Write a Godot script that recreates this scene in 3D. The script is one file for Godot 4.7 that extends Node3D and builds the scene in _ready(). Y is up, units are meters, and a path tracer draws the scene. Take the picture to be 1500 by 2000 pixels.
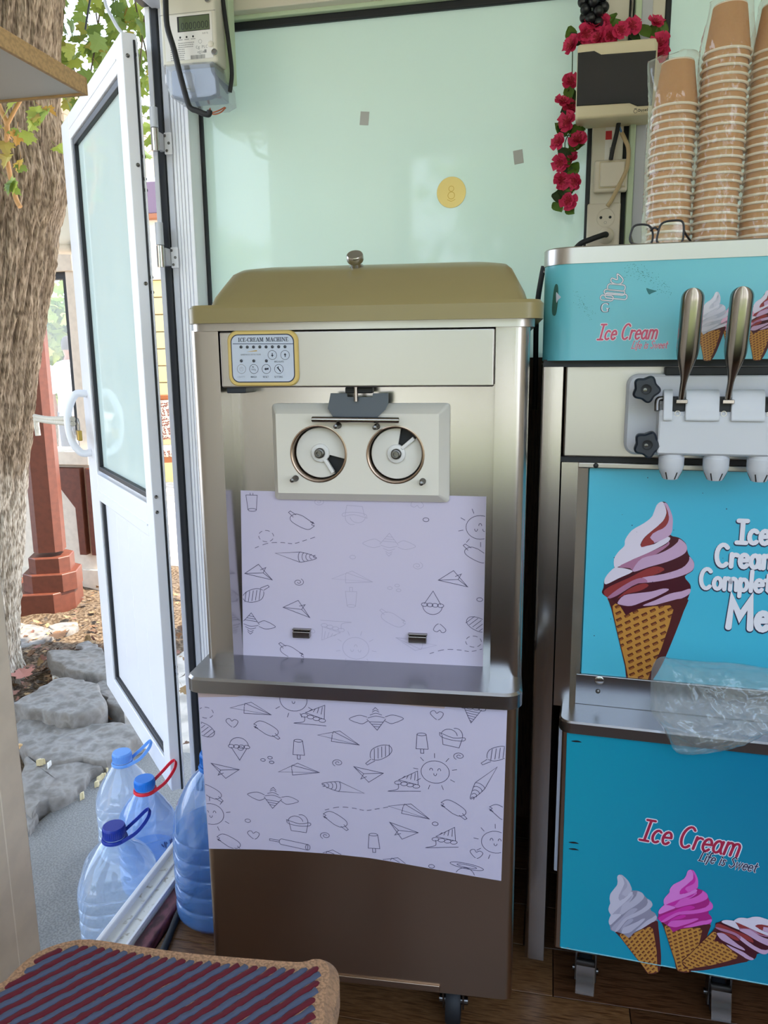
extends Node3D
# A kiosk with two soft-serve machines by a back window; an open door on the left gives onto a shaded pavement. Metres, y up.

const PAVE := -0.2   # the pavement lies a step below the kiosk's floor
var M := {}
var used := {}
var m1: Node3D
var m2: Node3D

# ---------------------------------------------------------------- geometry
class G:
	var V := PackedVector3Array()
	var N := PackedVector3Array()
	var U := PackedVector2Array()
	var C := PackedColorArray()
	var t := Transform3D()
	var col := Color.WHITE

	func tri(a: Vector3, b: Vector3, c: Vector3, na: Vector3, nb: Vector3, nc: Vector3, ua := Vector2(), ub := Vector2(), uc := Vector2()):
		if (b - a).cross(c - a).dot(na + nb + nc) > 0.0:   # front faces run clockwise
			var k = b; b = c; c = k
			k = nb; nb = nc; nc = k
			k = ub; ub = uc; uc = k
		V.append(t * a); V.append(t * b); V.append(t * c)
		N.append((t.basis * na).normalized()); N.append((t.basis * nb).normalized()); N.append((t.basis * nc).normalized())
		U.append(ua); U.append(ub); U.append(uc)
		C.append(col); C.append(col); C.append(col)

	func quad(a, b, c, d, n: Vector3):
		tri(a, b, c, n, n, n); tri(a, c, d, n, n, n)

	func quads(a, b, c, d, na, nb, nc, nd):
		tri(a, b, c, na, nb, nc); tri(a, c, d, na, nc, nd)

	# a box with rounded edges
	func box(c: Vector3, s: Vector3, r := 0.0, k := 2):
		var h := s / 2.0
		r = minf(r, minf(h.x, minf(h.y, h.z)) * 0.98)
		for ax in 3:
			for sg in [-1.0, 1.0]:
				var a1 := (ax + 1) % 3
				var a2 := (ax + 2) % 3
				var l1 := _steps(h[a1], r, k)
				var l2 := _steps(h[a2], r, k)
				for i in l1.size() - 1:
					for j in l2.size() - 1:
						var P := []
						var Q := []
						for ij in [[i, j], [i + 1, j], [i + 1, j + 1], [i, j + 1]]:
							var p := Vector3()
							p[ax] = sg * h[ax]; p[a1] = l1[ij[0]]; p[a2] = l2[ij[1]]
							var n := Vector3()
							n[ax] = sg
							if r > 0.0:
								var q := p.clamp(-(h - Vector3(r, r, r)), h - Vector3(r, r, r))
								n = (p - q).normalized()
								p = q + n * r
							P.append(c + p); Q.append(n)
						quads(P[0], P[1], P[2], P[3], Q[0], Q[1], Q[2], Q[3])

	func _steps(h: float, r: float, k: int) -> Array:
		if r <= 0.0:
			return [-h, h]
		var o := []
		for i in k + 1:
			o.append(-h + r * (1.0 - tan((1.0 - float(i) / k) * PI / 4.0) if true else 0.0))
		for i in k + 1:
			o.append(h - r * (1.0 - tan(float(i) / k * PI / 4.0)))
		return o

	# a polygon (x, y) pulled along z, its front edge bevelled
	func prism(poly: PackedVector2Array, z0: float, z1: float, bev := 0.0, smooth := 0.82, back := true):
		if Geometry2D.is_polygon_clockwise(poly):
			poly = poly.duplicate(); poly.reverse()
		var n := poly.size()
		var en := []
		for i in n:
			var d := (poly[(i + 1) % n] - poly[i]).normalized()
			en.append(Vector2(d.y, -d.x))
		var ins := PackedVector2Array()
		for i in n:
			var m: Vector2 = (en[i] + en[(i + n - 1) % n])
			m = m / maxf(0.3, 1.0 + en[i].dot(en[(i + n - 1) % n]))
			ins.append(poly[i] - m * bev)
		var rings := [[poly, z0], [poly, z1 - bev if bev > 0 else z1]]
		if bev > 0:
			rings.append([ins, z1])
		for k in rings.size() - 1:
			for i in n:
				var j := (i + 1) % n
				var na: Vector2 = en[i]
				var nb: Vector2 = en[i]
				if en[i].dot(en[(i + n - 1) % n]) > smooth: na = (en[i] + en[(i + n - 1) % n]).normalized()
				if en[i].dot(en[j]) > smooth: nb = (en[i] + en[j]).normalized()
				var zz := 0.0 if k == 0 else 0.7
				var A := Vector3(na.x, na.y, zz)
				var B := Vector3(nb.x, nb.y, zz)
				var p: PackedVector2Array = rings[k][0]
				var q: PackedVector2Array = rings[k + 1][0]
				var y0: float = rings[k][1]
				var y1: float = rings[k + 1][1]
				quads(Vector3(p[i].x, p[i].y, y0), Vector3(p[j].x, p[j].y, y0), Vector3(q[j].x, q[j].y, y1), Vector3(q[i].x, q[i].y, y1), A, B, B, A)
		fill(ins if bev > 0 else poly, z1, 1.0)
		if back:
			fill(poly, z0, -1.0)

	func fill(poly: PackedVector2Array, z: float, s := 1.0):
		var ix := Geometry2D.triangulate_polygon(poly)
		var n := Vector3(0, 0, s)
		for i in range(0, ix.size(), 3):
			tri(Vector3(poly[ix[i]].x, poly[ix[i]].y, z), Vector3(poly[ix[i + 1]].x, poly[ix[i + 1]].y, z), Vector3(poly[ix[i + 2]].x, poly[ix[i + 2]].y, z), n, n, n, poly[ix[i]], poly[ix[i + 1]], poly[ix[i + 2]])

	# a profile (radius, height) turned about y
	func lathe(prof: PackedVector2Array, seg := 24, smooth := 0.6, sq := 0.0, a0 := 0.0, a1 := TAU):
		var m := prof.size()
		var sn := []
		for i in m - 1:
			var d := (prof[i + 1] - prof[i]).normalized()
			sn.append(Vector2(d.y, -d.x))
		for i in m - 1:
			var na: Vector2 = sn[i]
			var nb: Vector2 = sn[i]
			if i > 0 and sn[i].dot(sn[i - 1]) > smooth: na = (sn[i] + sn[i - 1]).normalized()
			if i < m - 2 and sn[i].dot(sn[i + 1]) > smooth: nb = (sn[i] + sn[i + 1]).normalized()
			for k in seg:
				var u := lerpf(a0, a1, float(k) / seg)
				var w := lerpf(a0, a1, float(k + 1) / seg)
				var cu := Vector3(cos(u), 0, sin(u))
				var cw := Vector3(cos(w), 0, sin(w))
				var su := 1.0 + sq * pow(sin(2.0 * u), 2.0)
				var sw := 1.0 + sq * pow(sin(2.0 * w), 2.0)
				var y := Vector3.UP
				quads(cu * prof[i].x * su + y * prof[i].y, cw * prof[i].x * sw + y * prof[i].y, cw * prof[i + 1].x * sw + y * prof[i + 1].y, cu * prof[i + 1].x * su + y * prof[i + 1].y, cu * na.x + y * na.y, cw * na.x + y * na.y, cw * nb.x + y * nb.y, cu * nb.x + y * nb.y)

	func tube(pts: PackedVector3Array, r, seg := 8, caps := true):
		var n := pts.size()
		var x := Vector3()
		var rings := []
		var nor := []
		for i in n:
			var d := (pts[mini(i + 1, n - 1)] - pts[maxi(i - 1, 0)]).normalized()
			if i == 0:
				x = d.cross(Vector3.UP if absf(d.y) < 0.9 else Vector3.RIGHT).normalized()
			x = (x - d * x.dot(d)).normalized()
			var y := d.cross(x)
			var rr: float = r if r is float else r[i]
			var ring := []
			var nn := []
			for k in seg:
				var v := x * cos(TAU * k / seg) + y * sin(TAU * k / seg)
				ring.append(pts[i] + v * rr); nn.append(v)
			rings.append(ring); nor.append(nn)
		for i in n - 1:
			for k in seg:
				var l := (k + 1) % seg
				quads(rings[i][k], rings[i][l], rings[i + 1][l], rings[i + 1][k], nor[i][k], nor[i][l], nor[i + 1][l], nor[i + 1][k])
		if caps:
			for e in [[0, 1], [n - 1, n - 2]]:
				var d: Vector3 = (pts[e[0]] - pts[e[1]]).normalized()
				for k in range(1, seg - 1):
					tri(rings[e[0]][0], rings[e[0]][k], rings[e[0]][k + 1], d, d, d)

	# a flat pen line of width w in the plane z
	func stroke(p: PackedVector2Array, w: float, z: float, round := true):
		var n := Vector3(0, 0, 1)
		var k := p.size()
		if k < 2: return
		var closed := p[0].distance_to(p[k - 1]) < 1e-7
		var L := []
		for i in k:
			var a := p[k - 2] if closed and i == 0 else p[maxi(i - 1, 0)]
			var b := p[1] if closed and i == k - 1 else p[mini(i + 1, k - 1)]
			var d0 := (p[i] - a).normalized()
			var d1 := (b - p[i]).normalized()
			if d0 == Vector2.ZERO: d0 = d1
			if d1 == Vector2.ZERO: d1 = d0
			var s := Vector2(-d0.y - d1.y, d0.x + d1.x)
			s = s / maxf(0.16, 1.0 + d0.dot(d1)) * w / 2.0
			L.append([p[i] + s, p[i] - s, d0, d1])
		for i in k - 1:
			quad(Vector3(L[i][0].x, L[i][0].y, z), Vector3(L[i + 1][0].x, L[i + 1][0].y, z), Vector3(L[i + 1][1].x, L[i + 1][1].y, z), Vector3(L[i][1].x, L[i][1].y, z), n)
		if round and not closed:
			for e in [[0, L[0][3].angle() + PI / 2], [k - 1, L[k - 1][2].angle() - PI / 2]]:
				var q := p[e[0]]
				for j in 6:
					var A := q + Vector2.from_angle(e[1] + PI * j / 6) * w / 2.0
					var C := q + Vector2.from_angle(e[1] + PI * (j + 1) / 6) * w / 2.0
					tri(Vector3(q.x, q.y, z), Vector3(A.x, A.y, z), Vector3(C.x, C.y, z), n, n, n)

	func disc(q: Vector2, r: float, z: float, seg := 20, r0 := 0.0):
		var n := Vector3(0, 0, 1)
		for k in seg:
			var a := Vector2.from_angle(TAU * k / seg)
			var b := Vector2.from_angle(TAU * (k + 1) / seg)
			var A := q + a * r
			var B := q + b * r
			if r0 > 0.0:
				var c := q + b * r0
				var d := q + a * r0
				quad(Vector3(A.x, A.y, z), Vector3(B.x, B.y, z), Vector3(c.x, c.y, z), Vector3(d.x, d.y, z), n)
			else:
				tri(Vector3(q.x, q.y, z), Vector3(A.x, A.y, z), Vector3(B.x, B.y, z), n, n, n)

	# a grid of points rows x columns, with smooth normals; colours optional
	func grid(P: Array, loop := false, cols = null):
		var R := P.size()
		var K: int = P[0].size()
		var nn := []
		for i in R:
			var row := []
			for j in K:
				var e: Vector3 = P[i][(j + 1) % K if loop else mini(j + 1, K - 1)] - P[i][(j + K - 1) % K if loop else maxi(j - 1, 0)]
				var f: Vector3 = P[mini(i + 1, R - 1)][j] - P[maxi(i - 1, 0)][j]
				row.append(e.cross(f).normalized())
			nn.append(row)
		for i in R - 1:
			for j in (K if loop else K - 1):
				var l := (j + 1) % K
				var u0 := float(j) / (K - 1)
				var u1 := float(j + 1) / (K - 1)
				var v0 := float(i) / (R - 1)
				var v1 := float(i + 1) / (R - 1)
				var at := C.size()
				tri(P[i][j], P[i][l], P[i + 1][l], nn[i][j], nn[i][l], nn[i + 1][l], Vector2(u0, v0), Vector2(u1, v0), Vector2(u1, v1))
				tri(P[i][j], P[i + 1][l], P[i + 1][j], nn[i][j], nn[i + 1][l], nn[i + 1][j], Vector2(u0, v0), Vector2(u1, v1), Vector2(u0, v1))
				if cols != null:
					for q in range(at, at + 6):
						var w := t.affine_inverse() * V[q]
						for ij in [[i, j], [i, l], [i + 1, l], [i + 1, j]]:
							if w.distance_squared_to(P[ij[0]][ij[1]]) < 1e-9:
								C[q] = cols[ij[0]][ij[1]]

	func mesh() -> ArrayMesh:
		if V.is_empty(): return ArrayMesh.new()
		var a := []
		a.resize(Mesh.ARRAY_MAX)
		a[Mesh.ARRAY_VERTEX] = V; a[Mesh.ARRAY_NORMAL] = N; a[Mesh.ARRAY_TEX_UV] = U; a[Mesh.ARRAY_COLOR] = C
		var m := ArrayMesh.new()
		m.add_surface_from_arrays(Mesh.PRIMITIVE_TRIANGLES, a)
		return m

# ---------------------------------------------------------------- nodes
func numbered(n: String) -> String:
	used[n] = used.get(n, -1) + 1
	return n if used[n] == 0 else "%s_%03d" % [n, used[n]]

func thing(called: String, label: String, category: String, at := Vector3.ZERO, turn := 0.0, group := "") -> Node3D:
	var o := Node3D.new()
	o.name = numbered(called)
	add_child(o)
	o.position = at
	o.rotation_degrees.y = turn
	tag(o, label, category, group)
	return o

func tag(o: Node, label: String, category: String, group := ""):
	o.set_meta("label", label); o.set_meta("category", category)
	if group: o.set_meta("group", group)

func put(parent: Node3D, called: String, g, mat: Material, label := "") -> MeshInstance3D:
	var o := MeshInstance3D.new()
	o.mesh = g.mesh() if g is G else g
	o.material_override = mat
	if parent == self:
		o.name = numbered(called)
		add_child(o)
	else:
		o.name = called
		parent.add_child(o, true)
	if label: o.set_meta("label", label)
	return o

func struct(called: String, g, mat: Material) -> MeshInstance3D:
	var o := put(self, called, g, mat)
	o.set_meta("kind", "structure")
	return o

func shell(called: String) -> Node3D:
	var o := Node3D.new()
	o.name = numbered(called)
	add_child(o)
	o.set_meta("kind", "structure")
	return o

func G0(at := Vector3.ZERO, rot := Vector3.ZERO, sc := 1.0) -> G:
	var g := G.new()
	g.t = Transform3D(Basis.from_euler(rot * PI / 180.0).scaled(Vector3(sc, sc, sc)), at)
	return g

func B(c: Vector3, s: Vector3, r := 0.0, k := 2) -> G:
	var g := G.new(); g.box(c, s, r, k); return g

# a box between two corners
func BB(x0, x1, y0, y1, z0, z1, r := 0.0, k := 2) -> G:
	return B(Vector3(x0 + x1, y0 + y1, z0 + z1) / 2.0, Vector3(absf(x1 - x0), absf(y1 - y0), absf(z1 - z0)), r, k)

func p2(a: Array) -> PackedVector2Array:
	var o := PackedVector2Array()
	for i in range(0, a.size(), 2): o.append(Vector2(a[i], a[i + 1]))
	return o

# smooth a line through its points (Catmull-Rom)
func sm(p: PackedVector2Array, n := 4, loop := false) -> PackedVector2Array:
	var o := PackedVector2Array()
	var k := p.size()
	for i in (k if loop else k - 1):
		var a := p[(i + k - 1) % k] if loop else p[maxi(i - 1, 0)]
		var d := p[(i + 2) % k] if loop else p[mini(i + 2, k - 1)]
		for j in n:
			o.append(p[i].cubic_interpolate(p[(i + 1) % k], a, d, float(j) / n))
	if not loop: o.append(p[k - 1])
	return o

func sm3(p: Array, n := 5) -> PackedVector3Array:
	var o := PackedVector3Array()
	for i in p.size() - 1:
		for j in n:
			o.append((p[i] as Vector3).cubic_interpolate(p[i + 1], p[maxi(i - 1, 0)], p[mini(i + 2, p.size() - 1)], float(j) / n))
	o.append(p[-1])
	return o

# a rectangle with rounded corners
func rr(x0: float, x1: float, y0: float, y1: float, r: float, k := 5, which := [1, 1, 1, 1]) -> PackedVector2Array:
	var o := PackedVector2Array()
	var cs := [[x1, y1, 0], [x0, y1, 1], [x0, y0, 2], [x1, y0, 3]]
	for q in 4:
		var c = cs[q]
		if not which[q]:
			o.append(Vector2(c[0], c[1])); continue
		var m := Vector2(c[0] - r * signf(c[0] - (x0 + x1) / 2), c[1] - r * signf(c[1] - (y0 + y1) / 2))
		for i in k + 1:
			o.append(m + Vector2.from_angle((q + float(i) / k) * PI / 2) * r)
	return o

func arc(cx, cy, rx, ry, a0, a1, n := 12) -> PackedVector2Array:
	var o := PackedVector2Array()
	for i in n + 1:
		var a := deg_to_rad(lerpf(a0, a1, float(i) / n))
		o.append(Vector2(cx + rx * cos(a), cy + ry * sin(a)))
	return o

func xf(p: PackedVector2Array, at: Vector2, s := 1.0, rot := 0.0) -> PackedVector2Array:
	return Transform2D(deg_to_rad(rot), Vector2(s, s), 0.0, at) * p

# lettering as a thin raised print facing +z, its middle at `at`, cap height h
func letters(parent: Node3D, s: String, at: Vector3, h: float, mat: Material, font := "Droid Sans", weight := 400, rot := Vector3.ZERO, squeeze := 1.0) -> MeshInstance3D:
	var f := SystemFont.new()
	f.font_names = PackedStringArray([font])
	f.font_weight = weight
	var tm := TextMesh.new()
	tm.font = f
	tm.text = s
	tm.font_size = 32
	tm.pixel_size = h / 23.0
	tm.depth = 0.0002
	tm.curve_step = 1.0
	tm.horizontal_alignment = HORIZONTAL_ALIGNMENT_CENTER
	tm.vertical_alignment = VERTICAL_ALIGNMENT_CENTER
	var am := ArrayMesh.new()
	am.add_surface_from_arrays(Mesh.PRIMITIVE_TRIANGLES, tm.get_mesh_arrays())
	var o := put(parent, "lettering", am, mat)
	o.position = at
	o.rotation_degrees = rot
	o.scale = Vector3(squeeze, 1, 1)
	return o

# ---------------------------------------------------------------- materials
func mt(c: Color, rough := 0.6, metal := 0.0, o := {}) -> StandardMaterial3D:
	var m := StandardMaterial3D.new()
	m.albedo_color = c
	m.roughness = rough
	m.metallic = metal
	for k in o: m.set(k, o[k])
	return m

func rgb(r, g, b, a := 255) -> Color:
	return Color(r / 255.0, g / 255.0, b / 255.0, a / 255.0)

func noise_tex(freq: float, sd: int, stops := [], size := 512, type := FastNoiseLite.TYPE_SIMPLEX_SMOOTH, oct := 4, normal := 0.0) -> NoiseTexture2D:
	var n := FastNoiseLite.new()
	n.seed = sd; n.frequency = freq; n.noise_type = type; n.fractal_octaves = oct
	var t := NoiseTexture2D.new()
	t.noise = n; t.width = size; t.height = size; t.seamless = true
	if normal > 0.0:
		t.as_normal_map = true; t.bump_strength = normal
	if stops.size():
		var g := Gradient.new()
		g.offsets = PackedFloat32Array(); g.colors = PackedColorArray()
		var offs := PackedFloat32Array()
		var cols := PackedColorArray()
		for s in stops:
			offs.append(s[0]); cols.append(s[1])
		g.offsets = offs; g.colors = cols
		t.color_ramp = g
	return t

# noise laid over a thing from three sides
func tri_tex(m: StandardMaterial3D, tex: Texture2D, scale: Vector3, relief := 0.0, htex: Texture2D = null) -> StandardMaterial3D:
	if tex: m.albedo_texture = tex
	m.uv1_triplanar = true
	m.uv1_scale = scale
	if relief > 0.0:
		m.heightmap_enabled = true
		m.heightmap_scale = relief
		m.heightmap_texture = htex if htex else tex
	return m

func glassy(c: Color, a: float, rough := 0.04) -> StandardMaterial3D:
	var m := mt(Color(c.r, c.g, c.b, a), rough)
	m.transparency = BaseMaterial3D.TRANSPARENCY_ALPHA
	m.cull_mode = BaseMaterial3D.CULL_DISABLED
	return m

func make_materials():
	var brush := noise_tex(0.02, 3, [], 512, FastNoiseLite.TYPE_VALUE, 3)
	var fine := noise_tex(0.05, 5)
	var steel := Color(0.72, 0.705, 0.69)
	M.steel = tri_tex(mt(steel, 0.22, 1.0), null, Vector3(150, 2.0, 150), 0.0012, brush)          # brushed upright
	M.steel_h = tri_tex(mt(steel, 0.3, 1.0), null, Vector3(2.0, 150, 2.0), 0.0012, brush)         # brushed lengthwise
	M.steel_floor_tint = tri_tex(mt(Color(0.66, 0.575, 0.50), 0.3, 1.0), null, Vector3(2.0, 150, 2.0), 0.001, brush)  # same steel, browned: the reflection of the floor is put into the colour
	M.tray = mt(Color(0.62, 0.62, 0.63), 0.26, 1.0)
	M.chrome = mt(Color(0.62, 0.60, 0.58), 0.17, 1.0)
	M.bolt = mt(Color(0.46, 0.45, 0.44), 0.3, 1.0)
	M.olive = mt(rgb(152, 138, 94), 0.30)
	M.cream = mt(rgb(228, 223, 210), 0.42)
	M.white_plastic = mt(rgb(232, 230, 226), 0.4)
	M.light_plastic = mt(rgb(206, 208, 214), 0.4)
	M.blade = mt(rgb(226, 222, 212), 0.38)
	M.grey_shield = mt(rgb(92, 98, 106), 0.4, 0.25)
	M.dark = mt(rgb(22, 23, 26), 0.55)
	M.rubber = mt(rgb(28, 30, 34), 0.6)
	M.knob = mt(rgb(34, 40, 52), 0.4)
	M.ink = mt(rgb(84, 78, 104), 0.75)
	M.ink_pale = mt(rgb(176, 168, 190), 0.75)
	M.black_ink = mt(rgb(28, 34, 58), 0.6)
	M.grey_ink = mt(rgb(140, 140, 140), 0.6)
	M.faint_ink = mt(rgb(186, 190, 198), 0.6)
	M.paper = mt(rgb(205, 196, 216), 0.5)
	M.card = mt(rgb(190, 150, 110), 0.85)
	M.tape = mt(rgb(196, 172, 168), 0.35)
	M.bezel = mt(rgb(224, 194, 116), 0.4)
	M.faceplate = mt(rgb(204, 212, 228), 0.35)
	M.navy = mt(rgb(36, 44, 74), 0.4)
	M.led = mt(rgb(70, 72, 80), 0.25)
	M.blue_print = mt(Color.WHITE, 0.22, 0.0, {"vertex_color_use_as_albedo": true})
	M.print = mt(Color.WHITE, 0.3, 0.0, {"vertex_color_use_as_albedo": true})
	M.aluminium = mt(rgb(235, 236, 242), 0.32)
	M.alu_grey = mt(rgb(196, 198, 206), 0.35)
	M.alu_cream = mt(rgb(222, 216, 200), 0.4)
	M.gasket = mt(rgb(24, 27, 34), 0.5)
	M.film_glass = mt(rgb(212, 230, 222), 0.05, 0.0, {"backlight_enabled": true, "backlight": Color(0.72, 0.76, 0.74)})
	M.door_glass = mt(rgb(214, 228, 224), 0.05, 0.0, {"backlight_enabled": true, "backlight": Color(0.66, 0.69, 0.69)})
	M.clear = glassy(rgb(225, 235, 232), 0.08, 0.03)
	M.meter = mt(rgb(222, 219, 206), 0.45)
	M.meter_cover = glassy(rgb(196, 202, 212), 0.34, 0.08)
	M.lcd = mt(rgb(96, 108, 82), 0.2)
	M.lcd_ink = mt(rgb(34, 40, 30), 0.4)
	M.brass = mt(rgb(188, 156, 84), 0.35, 1.0)
	M.gold = mt(rgb(214, 190, 124), 0.32, 0.85)
	M.copper = mt(rgb(190, 110, 80), 0.4, 0.6)
	M.box_cream = mt(rgb(222, 210, 178), 0.4)
	M.smoked = mt(rgb(26, 28, 31), 0.12)
	M.switch = mt(rgb(222, 214, 198), 0.4)
	M.cable_cream = mt(rgb(190, 168, 128), 0.5)
	M.mint_trim = mt(rgb(196, 214, 184), 0.5)
	M.petal = mt(rgb(214, 52, 100), 0.65, 0.0, {"backlight_enabled": true, "backlight": Color(0.35, 0.08, 0.14)})
	M.petal_dark = mt(rgb(160, 22, 50), 0.65)
	M.leaf_fake = mt(rgb(82, 116, 34), 0.55)
	M.leaf_fake_dark = mt(rgb(46, 70, 30), 0.55)
	M.grape = mt(rgb(22, 24, 30), 0.3)
	M.kraft = tri_tex(mt(rgb(194, 140, 78), 0.7), noise_tex(0.03, 11, [[0.0, rgb(240, 232, 222)], [1.0, Color.WHITE]]), Vector3(14, 14, 14))
	M.cup_white = mt(rgb(238, 228, 208), 0.6)
	M.cellophane = glassy(rgb(236, 234, 228), 0.10, 0.04)
	M.bag = glassy(rgb(206, 214, 212), 0.13, 0.14)
	M.water_blue = glassy(rgb(112, 166, 236), 0.42, 0.05)
	M.water_clear = glassy(rgb(176, 206, 244), 0.26, 0.05)
	M.water_deep = glassy(rgb(70, 140, 226), 0.5, 0.05)
	M.cap_light = mt(rgb(104, 158, 230), 0.35)
	M.cap_blue = mt(rgb(24, 118, 214), 0.35)
	M.cap_navy = mt(rgb(20, 48, 150), 0.35)
	M.red_plastic = mt(rgb(222, 36, 56), 0.35)
	M.marker = mt(rgb(40, 50, 110), 0.6)
	M.white_paint = mt(rgb(226, 224, 220), 0.6)
	M.ceiling = mt(rgb(232, 230, 224), 0.7)
	M.jamb = tri_tex(mt(rgb(234, 218, 196), 0.45), fine_ramp(0.97, 21), Vector3(3, 3, 3))
	M.shelf_edge = tri_tex(mt(rgb(206, 168, 118), 0.5), fine_ramp(0.9, 22), Vector3(6, 30, 30))
	M.shelf_under = mt(rgb(206, 208, 202), 0.35)
	M.maroon = tri_tex(mt(rgb(120, 66, 78), 0.45), fine_ramp(0.6, 23), Vector3(8, 8, 3))
	M.sill = tri_tex(mt(rgb(225, 224, 220), 0.35), noise_tex(0.03, 31, [[0.0, rgb(120, 105, 90)], [0.16, rgb(215, 210, 200)], [0.3, Color.WHITE]]), Vector3(2, 2, 2))
	M.wood_floor = []
	for k in 4:
		var w := [rgb(112, 78, 50), rgb(98, 66, 42), rgb(124, 90, 58), rgb(88, 60, 38)]
		var m := mt(w[k], 0.38)
		M.wood_floor.append(tri_tex(m, noise_tex(0.02, 40 + k, [[0.25, rgb(170, 150, 130)], [0.55, Color.WHITE], [0.8, rgb(200, 184, 168)]], 512, FastNoiseLite.TYPE_SIMPLEX_SMOOTH, 5), Vector3(1.2, 9, 16), 0.02))
	M.brown_wood = tri_tex(mt(rgb(84, 58, 42), 0.5), M.wood_floor[0].albedo_texture, Vector3(12, 1, 12))
	M.chair_wood = mt(rgb(150, 86, 44), 0.4)
	M.bark = tri_tex(mt(Color.WHITE, 0.95, 0.0, {"vertex_color_use_as_albedo": true}), noise_tex(0.03, 51, [[0.15, rgb(120, 110, 100)], [0.5, rgb(215, 208, 200)], [0.8, Color.WHITE]], 512, FastNoiseLite.TYPE_SIMPLEX, 5), Vector3(7, 1.1, 7), 0.6)
	M.twig = mt(rgb(186, 140, 92), 0.8)
	M.branch = tri_tex(mt(rgb(120, 104, 86), 0.9), fine_ramp(0.6, 52), Vector3(9, 3, 9))
	var leaf := [rgb(84, 108, 54), rgb(104, 124, 64), rgb(140, 148, 66), rgb(160, 128, 74), rgb(184, 116, 58), rgb(64, 92, 52)]
	M.leaves = []
	for c in leaf:
		M.leaves.append(mt(c, 0.6, 0.0, {"backlight_enabled": true, "backlight": Color(0.5, 0.56, 0.24), "cull_mode": BaseMaterial3D.CULL_DISABLED}))
	M.terracotta = tri_tex(mt(rgb(108, 56, 38), 0.5), fine_ramp(0.9, 61), Vector3(4, 4, 4))
	M.stucco = tri_tex(mt(rgb(226, 214, 196), 0.8), fine_ramp(0.965, 62), Vector3(3, 3, 3), 0.1)
	M.yellow_slat = mt(rgb(226, 196, 132), 0.6)
	M.plum = mt(rgb(112, 88, 104), 0.5)
	M.floral = tri_tex(mt(Color.WHITE, 0.8), noise_tex(0.03, 63, [[0.0, rgb(110, 70, 60)], [0.4, rgb(120, 76, 66)], [0.5, rgb(214, 190, 168)], [0.75, rgb(224, 204, 184)], [0.82, rgb(96, 90, 70)]], 256, FastNoiseLite.TYPE_CELLULAR, 2), Vector3(5, 5, 5))
	M.stone = tri_tex(mt(rgb(142, 137, 132), 0.9), noise_tex(0.012, 71, [[0.2, rgb(196, 192, 188)], [0.6, Color.WHITE], [0.85, rgb(222, 216, 210)]], 512, FastNoiseLite.TYPE_SIMPLEX, 5), Vector3(1.6, 1.6, 1.6), 0.14)
	M.asphalt = tri_tex(mt(rgb(136, 134, 131), 0.92), noise_tex(0.09, 72, [[0.2, rgb(212, 212, 212)], [0.7, Color.WHITE]], 512, FastNoiseLite.TYPE_SIMPLEX, 4), Vector3(2.5, 2.5, 2.5), 0.08)
	M.dirt = tri_tex(mt(rgb(122, 106, 88), 0.95), noise_tex(0.04, 73, [[0.2, rgb(130, 112, 92)], [0.5, rgb(205, 190, 170)], [0.75, Color.WHITE]], 512, FastNoiseLite.TYPE_SIMPLEX, 5), Vector3(1.6, 1.6, 1.6), 0.8)
	M.plaza = tri_tex(mt(rgb(206, 196, 184), 0.9), fine_ramp(0.8, 74), Vector3(1, 1, 1))
	M.dry_leaf = mt(rgb(150, 108, 74), 0.8)
	M.dry_pink = mt(rgb(176, 118, 104), 0.8)
	M.chip = mt(rgb(206, 190, 150), 0.8)
	M.white_litter = mt(rgb(226, 222, 214), 0.7)
	M.skin = mt(rgb(150, 104, 82), 0.6)
	M.hair = mt(rgb(58, 46, 42), 0.7)
	M.shirt = mt(rgb(226, 226, 232), 0.8)
	M.trousers = mt(rgb(88, 90, 98), 0.8)
	M.foam = tri_tex(mt(rgb(192, 148, 112), 0.95, 0.0, {"rim_enabled": true, "rim": 0.4}), fine_ramp(0.8, 81), Vector3(40, 40, 40), 0.2)
	M.grass = tri_tex(mt(rgb(128, 140, 74), 0.9), fine_ramp(0.6, 91), Vector3(2, 2, 2))
	M.rope = tri_tex(mt(rgb(222, 214, 198), 0.8), fine_ramp(0.8, 92), Vector3(60, 8, 60))
	M.spectacle = mt(rgb(24, 24, 34), 0.3)
	M.red_label = mt(rgb(200, 40, 50), 0.5)
	M.blue_wire = mt(rgb(80, 130, 190), 0.5)
	M.white_ink = mt(rgb(230, 228, 236), 0.45)

func fine_ramp(low: float, sd: int) -> NoiseTexture2D:
	return noise_tex(0.02, sd, [[0.25, Color(low, low, low)], [0.65, Color.WHITE]], 256)

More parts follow.
